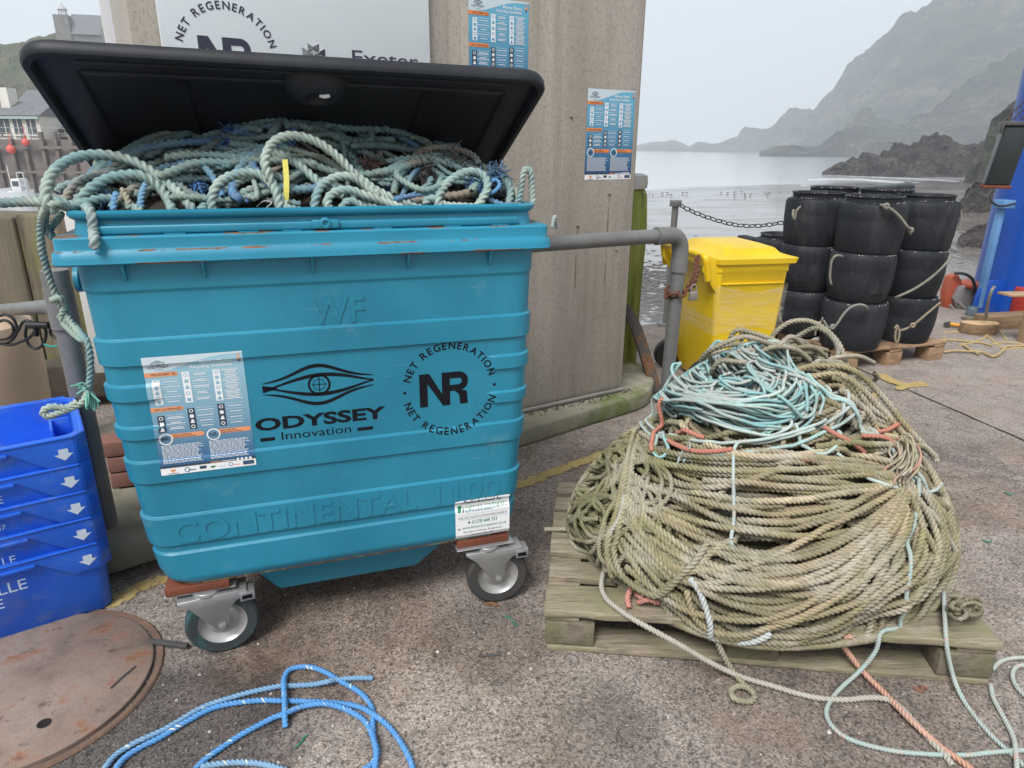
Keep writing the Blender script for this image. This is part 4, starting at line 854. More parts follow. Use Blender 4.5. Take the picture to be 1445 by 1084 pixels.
M_teal = peeling('turquoise_paint', (.012, .205, .322), (.20, .10, .05), .735, .42, 22, fade=(.020, .235, .355), wear=True)
M_tealchip = peeling('turquoise_paint_chipped', (.014, .215, .335), (.25, .14, .085), .712, .42, 14, edges=((1.168, .004), (1.139, .006), (1.2, .003)))
def loop(wd, of_, ob, r, nf=110, ns=26, rel=None, z=0):
    """rounded rectangle from the front left corner round"""
    pts = []; a = np.linspace(-wd + r, wd - r, nf)
    for x in a: pts.append((x, of_))
    for t in np.linspace(0, math.pi / 2, 8)[1:-1]: pts.append((wd - r + r * math.sin(t), of_ - r + r * math.cos(t)))
    for y in np.linspace(of_ - r, ob + r, ns): pts.append((wd, y))
    for t in np.linspace(0, math.pi / 2, 8)[1:-1]: pts.append((wd - r + r * math.cos(t), ob + r - r * math.sin(t)))
    for x in np.linspace(wd - r, -wd + r, 30): pts.append((x, ob))
    for t in np.linspace(0, math.pi / 2, 8)[1:-1]: pts.append((-wd + r - r * math.sin(t), ob + r - r * math.cos(t)))
    for y in np.linspace(ob + r, of_ - r, ns): pts.append((-wd, y))
    for t in np.linspace(0, math.pi / 2, 8)[1:-1]: pts.append((-wd + r - r * math.cos(t), of_ - r + r * math.sin(t)))
    return pts
zs = sorted(set([.25, .252, .256, .262, .27] + [round(x, 4) for lo, hi in ((.885, .955), (.566, .632), (.378, .468), (.793, .838), (.690, .728)) for x in (lo - .002, lo, lo + .002, lo + .004, lo + .006, hi - .009, hi - .0065, hi - .005, hi - .004, hi - .0028, hi - .0014, hi, hi + .002)] + [.342, .345, .348, .351, .354, .357, .36, 1.06, 1.066, 1.069, 1.072, 1.076] + list(np.round(np.arange(.28, 1.14, .02), 3)) + [1.14]))
V = []; nL = None; dep0, dep1 = -.62, -.74
for z in zs:
    ob = float(np.interp(z, [.25, 1.14], [dep0, dep1])); L_ = loop(hw(z), fo(z), ob, .06); nL = len(L_); cu0, co0 = 0, (ob) / 2
    for (x, y) in L_:
        e = relief(x if y > ob + .05 else .5, z) * (.75 if y < fo(z) - .07 else 1)
        # outward direction
        if y > fo(z) - .06 and abs(x) < hw(z) - .06: d = (0, 1)
        elif y < ob + .06 and abs(x) < hw(z) - .06: d = (0, -1)
        elif abs(x) > hw(z) - 1e-6: d = (math.copysign(1, x), 0)
        else:
            cx = math.copysign(hw(z) - .06, x); cy = (fo(z) - .06) if y > (fo(z) + ob) / 2 else ob + .06; q = np.array([x - cx, y - cy]); q /= (np.linalg.norm(q) + 1e-9); d = q
        V.append(BF.w(x + d[0] * e, y + d[1] * e, z))
Fq = [(i * nL + j, i * nL + (j + 1) % nL, (i + 1) * nL + (j + 1) % nL, (i + 1) * nL + j) for i in range(len(zs) - 1) for j in range(nL)]
b = MB(); b.add(V, Fq + [tuple(range(nL))[::-1]]); body = b.build('body', M_teal, bin_, smooth=True)
# flange collar, hollow, and the raised rim
def ringsolid(b, prof, of_, ob, r0=.05, nf=30):
    """closed section prof of (outset, z) swept round the bin's mouth"""
    k = len(prof); allp = []
    for (e, z) in prof: allp.append([BF.w(x, y, z) for x, y in loop(.563 + e, of_ + e, ob - e, max(.012, r0 + e), nf, 12)])
    n = len(allp[0]); V = [p for l in allp for p in l]
    b.add(V, [(i * n + j, i * n + (j + 1) % n, ((i + 1) % k) * n + (j + 1) % n, ((i + 1) % k) * n + j) for i in range(k) for j in range(n)])
b = MB(); ringsolid(b, [(-.03, 1.137), (.033, 1.137), (.038, 1.141), (.036, 1.150), (.034, 1.164), (.0285, 1.169), (.027, 1.174), (.027, 1.196), (.022, 1.2005), (-.03, 1.2005)], .003, -.745, .0)
b.build('flange', M_tealchip, body, smooth=True)
b = MB(); ringsolid(b, [(-.028, 1.198), (-.006, 1.198), (-.009, 1.212), (-.012, 1.232), (-.003, 1.237), (.002, 1.243), (.002, 1.250), (-.004, 1.254), (-.022, 1.254), (-.028, 1.248)], .003, -.745, .05)
b.build('rim', M_teal, body, smooth=True)
MB().box(BF, -.50, .505, .001, .0105, 1.202, 1.222).build('rim_step', M_teal, body, bevel=.004)
# inner wall so the mouth has a thickness
b = MB(); ringsolid(b, [(-.028, .9), (-.022, .9), (-.022, 1.245), (-.028, 1.245)], .003, -.745, .05); b.build('inner_wall', M_teal, body)
for u in (-.46, -.29, -.04, .2, .42): MB().prism([BF.w(u, .004, 1.137), BF.w(u, .034, 1.137), BF.w(u, .010, 1.095), BF.w(u, .004, 1.095)], BF.U * .006).build('gusset', M_teal, body)
MB().box(BF, -.03, .035, .004, .022, 1.205, 1.226).lathe(BF.w(.002, .012, 1.218), BF.N, [(.014, 0), (.014, .014), (.006, .015), (.006, .004)], 16).build('lock_catch', M_teal, body, bevel=.003)
for u in (-.36, -.20, -.10, .12, .30, .43): MB().box(BF, u, u + .045, .006, .022, 1.2005, 1.203).build('welding_tab', M_teal, body)
# bottom rusty edge and hull
b = MB(); e = []
L0 = loop(.478, -.008, dep0, .06); V = [BF.w(x, y, .250) for x, y in L0] + [BF.w(x * .992, y * .995 - .001, .243) for x, y in L0]; n = len(L0)
b.add(V, [(j, (j + 1) % n, (j + 1) % n + n, j + n) for j in range(n)] + [tuple(range(n, 2 * n))]); b.build('bottom_seam', peeling('rust_edge', (.28, .26, .12), (.22, .08, .035), .47, .8, 30), body)
MB().hexa([BF.w(-.21, -.07, .138), BF.w(.20, -.07, .138), BF.w(.20, -.5, .138), BF.w(-.21, -.5, .138), BF.w(-.29, -.05, .249), BF.w(.33, -.05, .249), BF.w(.33, -.55, .249), BF.w(-.29, -.55, .249)]).build('under_hull', M_teal, body, bevel=.006)
# embossed lettering
def emb_text(st, u0_, u1_, z0_, z1_, rise=.0022, parent=None, sx=1):
    P = Print(); P.text(st, u0_, z0_, (z1_ - z0_) * 1.37, 0, 1, .015, fit=u1_ - u0_)
    me = P.build('embossed_lettering', [M_teal], lambda x, y, h: front(x, y, .0002), body, cut=None, step=1)
    bm = bmesh.new(); bm.from_mesh(me.data); bmesh.ops.dissolve_limit(bm, angle_limit=.02, verts=bm.verts, edges=bm.edges)
    r = bmesh.ops.extrude_face_region(bm, geom=bm.faces[:]); vs = [v for v in r['geom'] if isinstance(v, bmesh.types.BMVert)]; bmesh.ops.translate(bm, verts=vs, vec=Vector(tuple(BF.N * rise)))
    bmesh.ops.recalc_face_normals(bm, faces=bm.faces); bm.to_mesh(me.data); bm.free(); return me
emb_text('WF', -.052, .085, .963, 1.033); emb_text('CONTINENTAL', -.455, .20, .388, .452); emb_text('1100', .235, .455, .392, .456)
# vinyl marks
cutz = sorted(set(list(np.arange(.56, .92, .008)) + [.885, .889, .566, .570, .62, .624, .628, .632]))
vm = lambda P, nm, xs=(): P.build(nm, [M_black], lambda x, y, h: front(x, y, .0004 + h * .7), body, cut={'y': cutz, 'x': list(xs)})
P = Print(); eye(P, -.046, .797, .143, .059, 0, 1); vm(P, 'eye_emblem')
P = Print(); P.text('ODYSSEY', -.218, .683, .047, 0, 1, .035, fit=.343); P.text('Innovation', -.158, .650, .033, 0, 1, -.002, fit=.185); P.rect(-.209, .651, -.172, .661, 0, 1); P.rect(.045, .651, .087, .661, 0, 1); vm(P, 'wordmark')
P = Print(); nr(P, .303, .750, .098, 0)
P.ring('NET REGENERATION', .310, .749, .1175, .029, 0, 0, .0075, lay=1, bold=.022); P.ring('NET REGENERATION', .310, .749, .1175, .029, 0, 180, .0075, lay=1, bold=.022, inward=True)
P.disc(.310 - .130, .749, .0045, 0, 1, 14); P.disc(.310 + .130, .749, .0045, 0, 1, 14); vm(P, 'round_emblem', np.arange(.40, .46, .01))
poster_print().build('guidelines_sticker', POSTER_MATS(True), lambda x, y, h: front(-.456 + x * .230, .590 + y * .318 / 1.40, .0009 + h * .5), body, cut={'y': [(z - .590) * 1.40 / .318 for z in cutz], 'x': [(u + .456) / .230 for u in np.arange(-.453, -.405, .006)]})
P = Print(); P.rect(0, 0, 1, .78, 0, 0)
P.text('Refurbished by', .15, .69, .125, 1, 1, .012, fit=.72); P.rect(.05, .54, .155, .66, 2, 1); P.poly([(.10, .54), (.125, .54), (.155, .66), (.13, .66)], 0, 2); P.poly([(.125, .54), (.155, .54), (.155, .62)], 1, 2)
P.text('FAIRPORT CONTAINERS', .18, .565, .10, 2, 1, .015, fit=.78); P.text('WASTE CONTAINER REFURBISHMENT', .18, .53, .035, 1, 1, 0, fit=.5)
P.rect(.05, .485, .95, .488, 1, 1); P.text("THE UK'S WASTE CONTAINER EXPERTS", .05, .405, .062, 1, 1, .004, fit=.9); P.rect(.05, .385, .95, .388, 1, 1)
P.rect(.23, .30, .265, .345, 1, 1); P.text('01278 448 753', .29, .29, .10, 2, 1, .015, fit=.47, sk=.15); P.text('www.fairportcontainers.co.uk', .12, .20, .078, 2, 1, .01, fit=.82); P.disc(.065, .21, .018, 1, 1)
P.text('Roundacre Avenue, Bridgewater', .14, .12, .058, 1, 1, .002, fit=.72); P.text('Somerset TA6 4FD', .28, .05, .058, 1, 1, .002, fit=.42)
P.build('refurbisher_sticker', [M_whitep, M_ink, M_green], lambda x, y, h: front(.315 + x * .172, .256 + y * .172, .0012 + h * .5), body, cut={'y': [(z - .256) / .172 for z in np.arange(.258, .392, .006)]})
# lifting trunnions
for s in (-1, 1):
    b = MB(); b.lathe(BF.w(s * .555, -.36, 1.045), BF.U * s, [(.036, 0), (.03, .03), (.022, .045), (.022, .085), (.036, .088), (.036, .1)], 20); b.build('trunnion', M_teal, body, smooth=True)
    MB().hexa([BF.w(s * .55, -.22, .99), BF.w(s * .60, -.24, 1.02), BF.w(s * .60, -.48, 1.02), BF.w(s * .55, -.5, .99), BF.w(s * .55, -.22, 1.10), BF.w(s * .61, -.24, 1.10), BF.w(s * .61, -.48, 1.10), BF.w(s * .55, -.5, 1.10)]).build('lifting_bracket', M_teal, body, bevel=.006)
# casters
M_zinc = simple('zinc_plate', (.42, .43, .43), .38, .65, var=.2, sc=12); M_tyre = simple('caster_rubber', (.028, .03, .034), .75, var=.3, c2=(.06, .055, .05), sc=10, amt=.9, bsc=150)
M_tyre_t = simple('caster_rubber_painted', (.03, .031, .034), .75, c2=(.03, .075, .08), sc=11, amt=.15); M_rim = simple('caster_rim', (.50, .50, .49), .4, .5, var=.25, sc=20)
M_rust = simple('red_rust', (.20, .055, .025), .9, c2=(.09, .03, .02), sc=14, bsc=90, bd=.002, bstr=.6, amt=.9)
def caster(u, o, sgn, painted, tilt):
    A = R(BF.yaw + tilt); CF_ = Frame(BF.w(u, o, 0), BF.yaw + tilt); c = empty('caster', BF.w(u, o, 0), None, None); c.parent = bin_; c.matrix_parent_inverse = Matrix.Translation(-Vector(bin_.location))
    for k in ('label', 'category'):
        if k in c: del c[k]
    W = []
    def lk(o_): o_.parent = c; o_.matrix_parent_inverse = Matrix.Translation(-Vector(tuple(BF.w(u, o, 0)))); return o_
    ax = CF_.w(0, .0, .1)
    b = MB(); b.lathe(ax, CF_.N, [(.066, -.020), (.092, -.022), (.099, -.016), (.100, 0), (.099, .016), (.092, .022), (.066, .020)], 44, caps=False)
    lk(b.build('tyre', M_tyre_t if painted else M_tyre, None, smooth=True))
    b = MB(); b.lathe(ax, CF_.N, [(.001, -.012), (.025, -.014), (.045, -.004), (.062, -.006), (.070, -.0185), (.073, -.0185), (.073, .0185), (.070, .0185), (.062, .008), (.045, .002), (.025, .014), (.001, .014)], 40, caps=False)
    for k in range(5): t = k * 1.2566; b.lathe(CF_.w(.036 * math.cos(t), .004, .1 + .036 * math.sin(t)), CF_.N, [(.006, 0), (.006, .003), (.001, .004)], 8)
    lk(b.build('wheel_rim', M_rim, None, smooth=True))
    s = -1
    b = MB()
    for side in (.030, -.034): b.prism([CF_.w(-.105, side, .196), CF_.w(-.075, side, .172), CF_.w(-.014, side, .088), CF_.w(0, side, .083), CF_.w(.015, side, .090), CF_.w(.020, side, .108), CF_.w(.022, side, .150), CF_.w(.045, side, .175), CF_.w(.075, side, .184), CF_.w(.075, side, .200), CF_.w(-.105, side, .200)], CF_.N * .004)
    b.box(CF_, -.105, .075, -.034, .034, .199, .204); b.lathe(CF_.w(-.03, 0, .203), (0, 0, 1), [(.038, 0), (.036, .012)], 24)
    lk(b.build('fork', M_zinc, None, bevel=.0015))
    b = MB(); b.box(BF, u - .135, u + .05, o - .07, o + .025, .2155, .2195); lk(b.build('top_plate', M_zinc, None, bevel=.0015))
    b = MB(); b.lathe(CF_.w(0, .034, .1), CF_.N, [(.013, 0), (.013, .003), (.009, .004), (.009, .010), (.001, .011)], 6); b.tube([CF_.w(0, -.045, .1), CF_.w(0, .036, .1)], .006, 10); lk(b.build('axle_bolt', M_zinc, None, smooth=False))
    b = MB(); b.box(CF_, .055, .095, -.015, .036, .168, .196); b.box(CF_, .06, .088, .0361, .0365, .174, .188, 1); lk(b.build('brake_pedal', [M_zinc, M_black], None, bevel=.002))
    return c
for (u, o, pt, tl) in ((-.372, -.028, True, 5), (.452, -.012, False, -4), (-.36, -.55, False, 40), (.42, -.55, False, -30)):
    c = caster(u, o, 1, pt, tl)
    MB().box(BF, u - .13, u + .035, -.60 if o < -.3 else -.12, -.45 if o < -.3 else .0, .2197, .2429).build('caster_bracket', M_rust, bin_, bevel=.002)
# ------------------------------------------------------------------ lid
LW = .76; SL = R(27.5); HO, HZ = -.70, 1.238; LT = .602
def lidp(u, wv, h):  # wv along the slope from the hinge, h above the underside
    arch = (-.0185 - .0095 * u / LT) * (wv / LW)
    return BF.w(u, HO + wv * math.cos(SL) - h * math.sin(SL), HZ + wv * math.sin(SL) + h * math.cos(SL) + arch)
def lidloop(ins, h, r=.07, n=26):
    x0, x1, w0, w1 = -LT + ins, LT - ins, ins, LW - ins; r = max(.012, r - ins * .6); pts = []
    def arc(cx, cy, a0): 
        for t in np.linspace(a0, a0 + math.pi / 2, 7): pts.append((cx + r * math.cos(t), cy + r * math.sin(t)))
    for x in np.linspace(x0 + r, x1 - r, n)[1:-1]: pts.append((x, w0))
    arc(x1 - r, w0 + r, -math.pi / 2)
    for y in np.linspace(w0 + r, w1 - r, 14)[1:-1]: pts.append((x1, y))
    arc(x1 - r, w1 - r, 0)
    for x in np.linspace(x1 - r, x0 + r, n)[1:-1]: pts.append((x, w1))
    arc(x0 + r, w1 - r, math.pi / 2)
    for y in np.linspace(w1 - r, w0 + r, 14)[1:-1]: pts.append((x0, y))
    arc(x0 + r, w0 + r, math.pi); return [lidp(x, y, h) for x, y in pts]
rings = [(.10, .040), (.04, .038), (.008, .036), (.0, .031), (-.004, .022), (-.004, .006), (.0, .0), (.012, .0), (.016, .004), (.018, .022), (.022, .020), (.085, .020), (.092, .021), (.100, .031), (.106, .032), (.20, .033), (.30, .034)]
V = []; 
for ins, h in rings: V += lidloop(ins, h)
n = len(V) // len(rings); F = [(i * n + j, i * n + (j + 1) % n, (i + 1) * n + (j + 1) % n, (i + 1) * n + j) for i in range(len(rings) - 1) for j in range(n)]
F += [tuple(range(n))[::-1], tuple(range((len(rings) - 1) * n, len(rings) * n))]
M_lid = simple('black_lid_plastic', (.012, .014, .019), .5, var=.25, sc=4, c2=(.022, .025, .031), bsc=180, bstr=.35, bd=.001, spec=.35)
b = MB(); b.add(V, F); lid = b.build('lid', M_lid, bin_, smooth=True)
for u in (-.30, .30): MB().hexa([lidp(u - .01, .14, .026), lidp(u + .01, .14, .026), lidp(u + .01, .62, .026), lidp(u - .01, .62, .026), lidp(u - .01, .14, .0325), lidp(u + .01, .14, .0325), lidp(u + .01, .62, .0325), lidp(u - .01, .62, .0325)]).build('stiffening_rib', M_lid, lid)
for h_, w0_, w1_ in ((.014, LW - .105, LW - .09), (.016, LW - .062, LW - .052)): MB().hexa([lidp(-.5, w0_, h_), lidp(.5, w0_, h_), lidp(.5, w1_, h_), lidp(-.5, w1_, h_), lidp(-.5, w0_, .028), lidp(.5, w0_, .028), lidp(.5, w1_, .028), lidp(-.5, w1_, .028)]).build('front_ridge', M_lid, lid, bevel=.003)
V = []; F = []; nr_ = 9; na = 32
for i in range(nr_ + 1):
    t = i / nr_; rr = math.cos(t * math.pi / 2 * .86); dep_ = math.sin(t * math.pi / 2) * .05
    for j in range(na): a = 2 * math.pi * j / na; V.append(lidp(.012 + .078 * rr * math.cos(a), LW - .105 + .074 * rr * math.sin(a), .03 - dep_ + (.022 if i == nr_ else 0)))
F = [(i * na + j, i * na + (j + 1) % na, (i + 1) * na + (j + 1) % na, (i + 1) * na + j) for i in range(nr_) for j in range(na)] + [tuple(range(nr_ * na, nr_ * na + na))]
b = MB(); b.add(V, F); b.build('latch_housing', M_lid, lid, smooth=True)
q = [lidp(.018, LW - .085, -.022), lidp(.03, LW - .087, -.022), lidp(.042, LW - .082, -.022)]; MB().tube(q, [.003, .005, .004], 8).build('latch_clip', M_whitep, lid, smooth=True)
for u in (-.4, .4): MB().tube([lidp(u - .05, -.01, .02), lidp(u + .05, -.01, .02)], .018, 12).build('hinge', M_lid, lid, smooth=True)
# ------------------------------------------------------------------ blue fish crates
CR = Frame((-1.234, 1.816), 35)
M_crate = simple('blue_crate_plastic', (.014, .085, .50), .35, c2=(.03, .12, .52), sc=5, bsc=60, bd=.001, amt=.8)
def crate_mat():
    m, nt, p = mat('scuffed_blue_plastic', .38); v = coords(nt); c = ramp(nt, noise(nt, 5, 5, .6, v), [(.35, (.010, .10, .60)), (.65, (.018, .145, .74))])
    c = mix(nt, ramp(nt, noise(nt, 11, 8, .78, coords(nt, (1, 1, 1.6))), [(.52, 0), (.68, .55)]), c, (.16, .24, .42)); c = mix(nt, ramp(nt, noise(nt, 4, 4, .6, v), [(.62, 0), (.75, .35)]), c, (.20, .17, .14))
    nt.links.new(c, p.inputs['Base Color']); nt.links.new(ramp(nt, noise(nt, 30, 4, .7, v), [(.3, .3), (.7, .55)]), p.inputs['Roughness']); bump(nt, p, noise(nt, 90, 4, .7, v), .2, .001); return m
M_crate = crate_mat()
CL = .70; CD = .40
def crate(z0, z1, label, lines, top=False, num=None):
    t = empty('fish_crate', CR.w(-CL / 2, -CD / 2, z0), label, 'crate', 'blue fish crates stacked at the left edge')
    # tapered shell with walls: outer loop down, inner loop
    def L4(e, z, r=.035):
        pts = []
        for (cx, cy, a0) in ((-r - e, -r - e, 0), (-r - e, -CD + r + e, -math.pi / 2), (-CL + r + e, -CD + r + e, -math.pi), (-CL + r + e, -r - e, -1.5 * math.pi)):
            for a in np.linspace(a0 + math.pi / 2, a0, 6): pts.append(CR.w(cx + r * math.cos(a), cy + r * math.sin(a), z))
        return pts
    prof = [(.030, z0), (.022, z0 + .012), (.012, z1 - .03), (.010, z1 - .002), (.024, z1 - .002), (.040, z0 + .02)]
    V = []; 
    for e, z in prof: V += L4(e, z)
    n = 24; k = len(prof); F = [(i * n + j, i * n + (j + 1) % n, (i + 1) * n + (j + 1) % n, (i + 1) * n + j) for i in range(k - 1) for j in range(n)] + [tuple(range(n)), tuple(range((k - 1) * n, k * n))]
    b = MB(); b.add(V, F); body_ = b.build('body', M_crate, t, smooth=True)
    # rim: full-height corner tab running down to a thin band
    zt_, zb_ = z1, z1 - .088; b = MB()
    b.prism([CR.w(.0, -.03, zb_), CR.w(.0, -.03, zt_), CR.w(-.03, .0, zt_), CR.w(-.03, .0, zb_)][::-1], -CR.U * .012 - CR.N * .012)
    ft = [(-.03, zb_), (-.03, zt_), (-CL + .03, zt_), (-CL + .03, zb_), (-CL + .10, zb_), (-CL + .185, zt_ - .026), (-.185, zt_ - .026), (-.105, zb_)]
    b.prism([CR.w(u, -.012, z) for u, z in ft], CR.N * .012)
    sd = [(-.03, zb_), (-.03, zt_), (-CD + .03, zt_), (-CD + .03, zb_), (-CD + .09, zb_), (-CD + .13, zt_ - .03), (-.13, zt_ - .03), (-.09, zb_)]
    b.prism([CR.w(-.012, o, z) for o, z in sd], CR.U * .012); b.prism([CR.w(-CL, o, z) for o, z in sd], CR.U * .012); b.prism([CR.w(u, -CD, z) for u, z in ft], CR.N * .012)
    r_ = b.build('rim', M_crate, t, bevel=.004)
    MB().box(CR, -CL + .19, -.19, -.012, .006, zt_ - .030, zt_ - .018).box(CR, -CL + .03, -.03, -.01, .004, zt_ - .006, zt_ + .001).build('rim_lip', M_crate, r_, bevel=.003)
    P = Print(); ax, az = -.062, zb_ + .030; s = .024
    P.poly([(ax, az - s * .5), (ax + s, az + s * .35), (ax + s * .5, az + s * .35), (ax + s * .5, az + s), (ax - s * .5, az + s), (ax - s * .5, az + s * .35), (ax - s, az + s * .35)], 0, 1)
    P.build('arrow_mark', [flat('arrow_white', (.55, .63, .74))], lambda x, y, h: CR.w(x, .0004 + h, y), r_)
    if lines:
        P = Print()
        for st, ur, zz, sz in lines: P.text(st, ur, zz, sz, 0, 1, .004, align='r')
        P.build('lettering', [flat('letter_white', (.50, .62, .82))], lambda x, y, h: CR.w(x, -float(np.interp(y, [z0 + .012, z1 - .03], [.022, .012])) + .0006 + h, y), body_)
    if top:
        b = MB()
        for (o0, o1) in ((-.20, -.12), (-.30, -.22), (-.365, -.315)): b.box(CR, -.080, -.030, o0, o0 + .006, z1 - .10, z1 - .006)
        b.box(CR, -.084, -.076, -.375, -.1, z1 - .12, z1 - .006); b.box(CR, -.078, -.03, -.37, -.11, z1 - .102, z1 - .094); b.build('corner_pocket', M_crate, body_, bevel=.002)
    return t
crate(.0, .253, 'bottom blue crate of the stack with its whole side and large letters showing', [('LLE', CR.at(39, 830)[0], CR.at(39, 833)[1], .050), ('E', CR.at(6, 858)[0], CR.at(6, 862)[1], .046)])
crate(.165, .341, 'second blue crate from the bottom of the stack', [('LLE', CR.at(24, 797)[0], CR.at(24, 797)[1], .036)])
crate(.253, .429, 'middle blue crate of the stack with small number', [('847', CR.at(9, 749)[0], CR.at(9, 750)[1], .022)])
crate(.341, .517, 'fourth blue crate from the bottom of the stack', [('LLE', CR.at(5, 712)[0], CR.at(5, 713)[1], .034)])
crate(.429, .605, 'topmost blue crate of the stack, open and empty', None, True)
# ------------------------------------------------------------------ round iron cover
MC = np.array([-1.30, 1.475, 0]); MRr = .300
def cover_mat():
    m, nt, p = mat('rusty_concrete_cover', .85); v = coords(nt); c = ramp(nt, noise(nt, 4.5, 7, .7, v), [(.3, (.10, .074, .06)), (.5, (.23, .168, .138)), (.68, (.31, .25, .215))])
    c = mix(nt, ramp(nt, noise(nt, 9, 7, .72, v), [(.54, 0), (.64, .8)]), c, (.24, .09, .04)); c = mix(nt, ramp(nt, noise(nt, 14, 6, .7, v), [(.60, 0), (.66, .7)]), c, (.08, .06, .055))
    nt.links.new(c, p.inputs['Base Color']); n_ = bump(nt, p, noise(nt, 28, 7, .75, v), .7, .005); bump(nt, p, noise(nt, 150, 4, .7, v), .5, .002, n_); return m
mh = empty('manhole_cover', MC, 'large round rusty cover set in the quay beside the blue crates', 'manhole cover')
MB().lathe(MC, (0, 0, 1), [(MRr, .0), (MRr, .011), (MRr - .006, .0145), (.0015, .0155)], 96, caps=False).build('lid', cover_mat(), mh, smooth=True)
MB().lathe(MC, (0, 0, 1), [(MRr + .008, .003), (MRr + .010, .0065), (MRr + .024, .0075), (MRr + .028, .0025)], 96, caps=False).build('frame', simple('rust_ring', (.20, .12, .085), .9, c2=(.09, .06, .045), sc=12, bsc=80, bd=.003, bstr=.7, amt=.9), mh, smooth=True)
hq = G(64, 1028); MB().lathe((hq[0], hq[1], 0), (0, 0, 1), [(.016, .0168), (.0085, .0166), (.0075, .0162), (.001, .0160)], 24, caps=False).build('lifting_hole', [flat('hole_black', (.01, .008, .007), .95)], mh, smooth=True)
# ------------------------------------------------------------------ pallets
def wood(name, a, b_, c, green=None, stretch=(1.2, 9, 9)):
    m, nt, p = mat(name, .85); v = coords(nt, stretch); k = ramp(nt, noise(nt, 3.2, 8, .75, v, .5), [(.3, a), (.5, b_), (.72, c)])
    k = mix(nt, ramp(nt, noise(nt, 14, 5, .7, coords(nt, (stretch[0] * .6, stretch[1], stretch[2]))), [(.35, .55), (.5, 0)]), k, tuple(x * .35 for x in a))
    if green: k = mix(nt, ramp(nt, noise(nt, 5, 5, .65), [(.46, 0), (.62, .75)]), k, green)
    nt.links.new(k, p.inputs['Base Color']); bump(nt, p, noise(nt, 9, 7, .75, v), .9, .006); return m
M_pal = wood('grey_pallet_wood', (.14, .115, .085), (.31, .26, .19), (.46, .40, .31), (.24, .23, .12))
M_palb = wood('brown_block_wood', (.10, .08, .06), (.19, .16, .12), (.28, .24, .19), (.14, .14, .07), (4, 4, 4))
PF_ = Frame((.10, 1.640), -6.0)
W_, D_ = 1.235, .80
def board(fr, u0, u1, o0, o1, z0, z1, m, par, name='deck_board', j=.004, warp=.003):
    """a sawn board with uneven edges"""
    n = 14; V = []
    for i in range(n + 1):
        u = u0 + (u1 - u0) * i / n; q = [rng.normal(0, j * .5) for _ in range(4)]; wz = warp * math.sin(i * .5 + o0 * 9)
        V += [fr.w(u, o1 + q[0], z0 + wz), fr.w(u, o0 + q[1], z0 + wz), fr.w(u, o0 + q[1], z1 + wz + q[2] * .4), fr.w(u, o1 + q[0], z1 + wz + q[3] * .4)]
    F = [(i * 4 + k, i * 4 + (k + 1) % 4, i * 4 + 4 + (k + 1) % 4, i * 4 + 4 + k) for i in range(n) for k in range(4)] + [(0, 1, 2, 3), tuple(range(4 * n, 4 * n + 4))]
    b = MB(); b.add(V, F); return b.build(name, m, par, bevel=.003)
pal = empty('pallet', PF_.w(W_ / 2, -D_ / 2, 0), 'weathered grey green wooden pallet carrying the big pile of old rope', 'pallet')
for (o1, wd) in ((0, .125), (-.165, .095), (-.30, .12), (-.455, .10), (-.585, .095), (-.71, .09)): board(PF_, rng.uniform(-.005, .005), W_ + rng.uniform(-.006, .006), o1 - wd, o1, .122, .144, M_pal, pal)
for u in (0, W_ / 2 - .05, W_ - .10): board(Frame(PF_.w(u, 0, 0), -6 + 90), .01, D_ - .01, 0, .10, .1, .1205, M_pal, pal, 'stringer_board')
for u, ww in ((.0, .145), (.52, .145), (W_ - .145, .145)):
    for o in (-.0, -.34, -.66): MB().box(PF_, u + .002, u + ww, o - .11, o - .004, .0215, .0985).build('block', M_palb, pal, bevel=.004)
for o1 in (-.002, -.35, -.68): board(PF_, .01, W_ - .005, o1 - .10, o1, .002, .0205, M_pal, pal, 'bottom_board')
# second pallet, under the pots
PG = Frame(G(1187, 525), 22); PG2 = PG
M_pal2 = wood('fresh_pallet_wood', (.22, .13, .075), (.34, .215, .125), (.44, .30, .19), None)
a_, b2_ = G(1187, 525), G(1330, 508); PG = Frame(a_, math.degrees(math.atan2(b2_[1] - a_[1], b2_[0] - a_[0]))); W2 = float(np.linalg.norm(b2_ - a_))
p2 = empty('pallet', PG.w(W2 / 2, -.5, 0), 'brown wooden pallet under the stacked black pots', 'pallet')
for k in range(6): board(Frame(PG.w(0, -1.18, 0), PG.yaw), 0, W2, -.1 + k * .215, .0 + k * .215, .118, .138, M_pal2, p2) if False else board(PG, 0, W2, -.105 - k * .215, -k * .215, .118, .138, M_pal2, p2)
for u in (0, W2 / 2 - .05, W2 - .1): board(Frame(PG.w(u, 0, 0), PG.yaw + 90), 0, 1.18, 0, .10, .098, .117, M_pal2, p2, 'stringer_board')
for u in (0, W2 / 2 - .07, W2 - .14):
    for o in (0, -.53, -1.06): MB().box(PG, u + .002, u + .135, o - .12, o - .003, .001, .097).build('block', M_pal2, p2, bevel=.004)
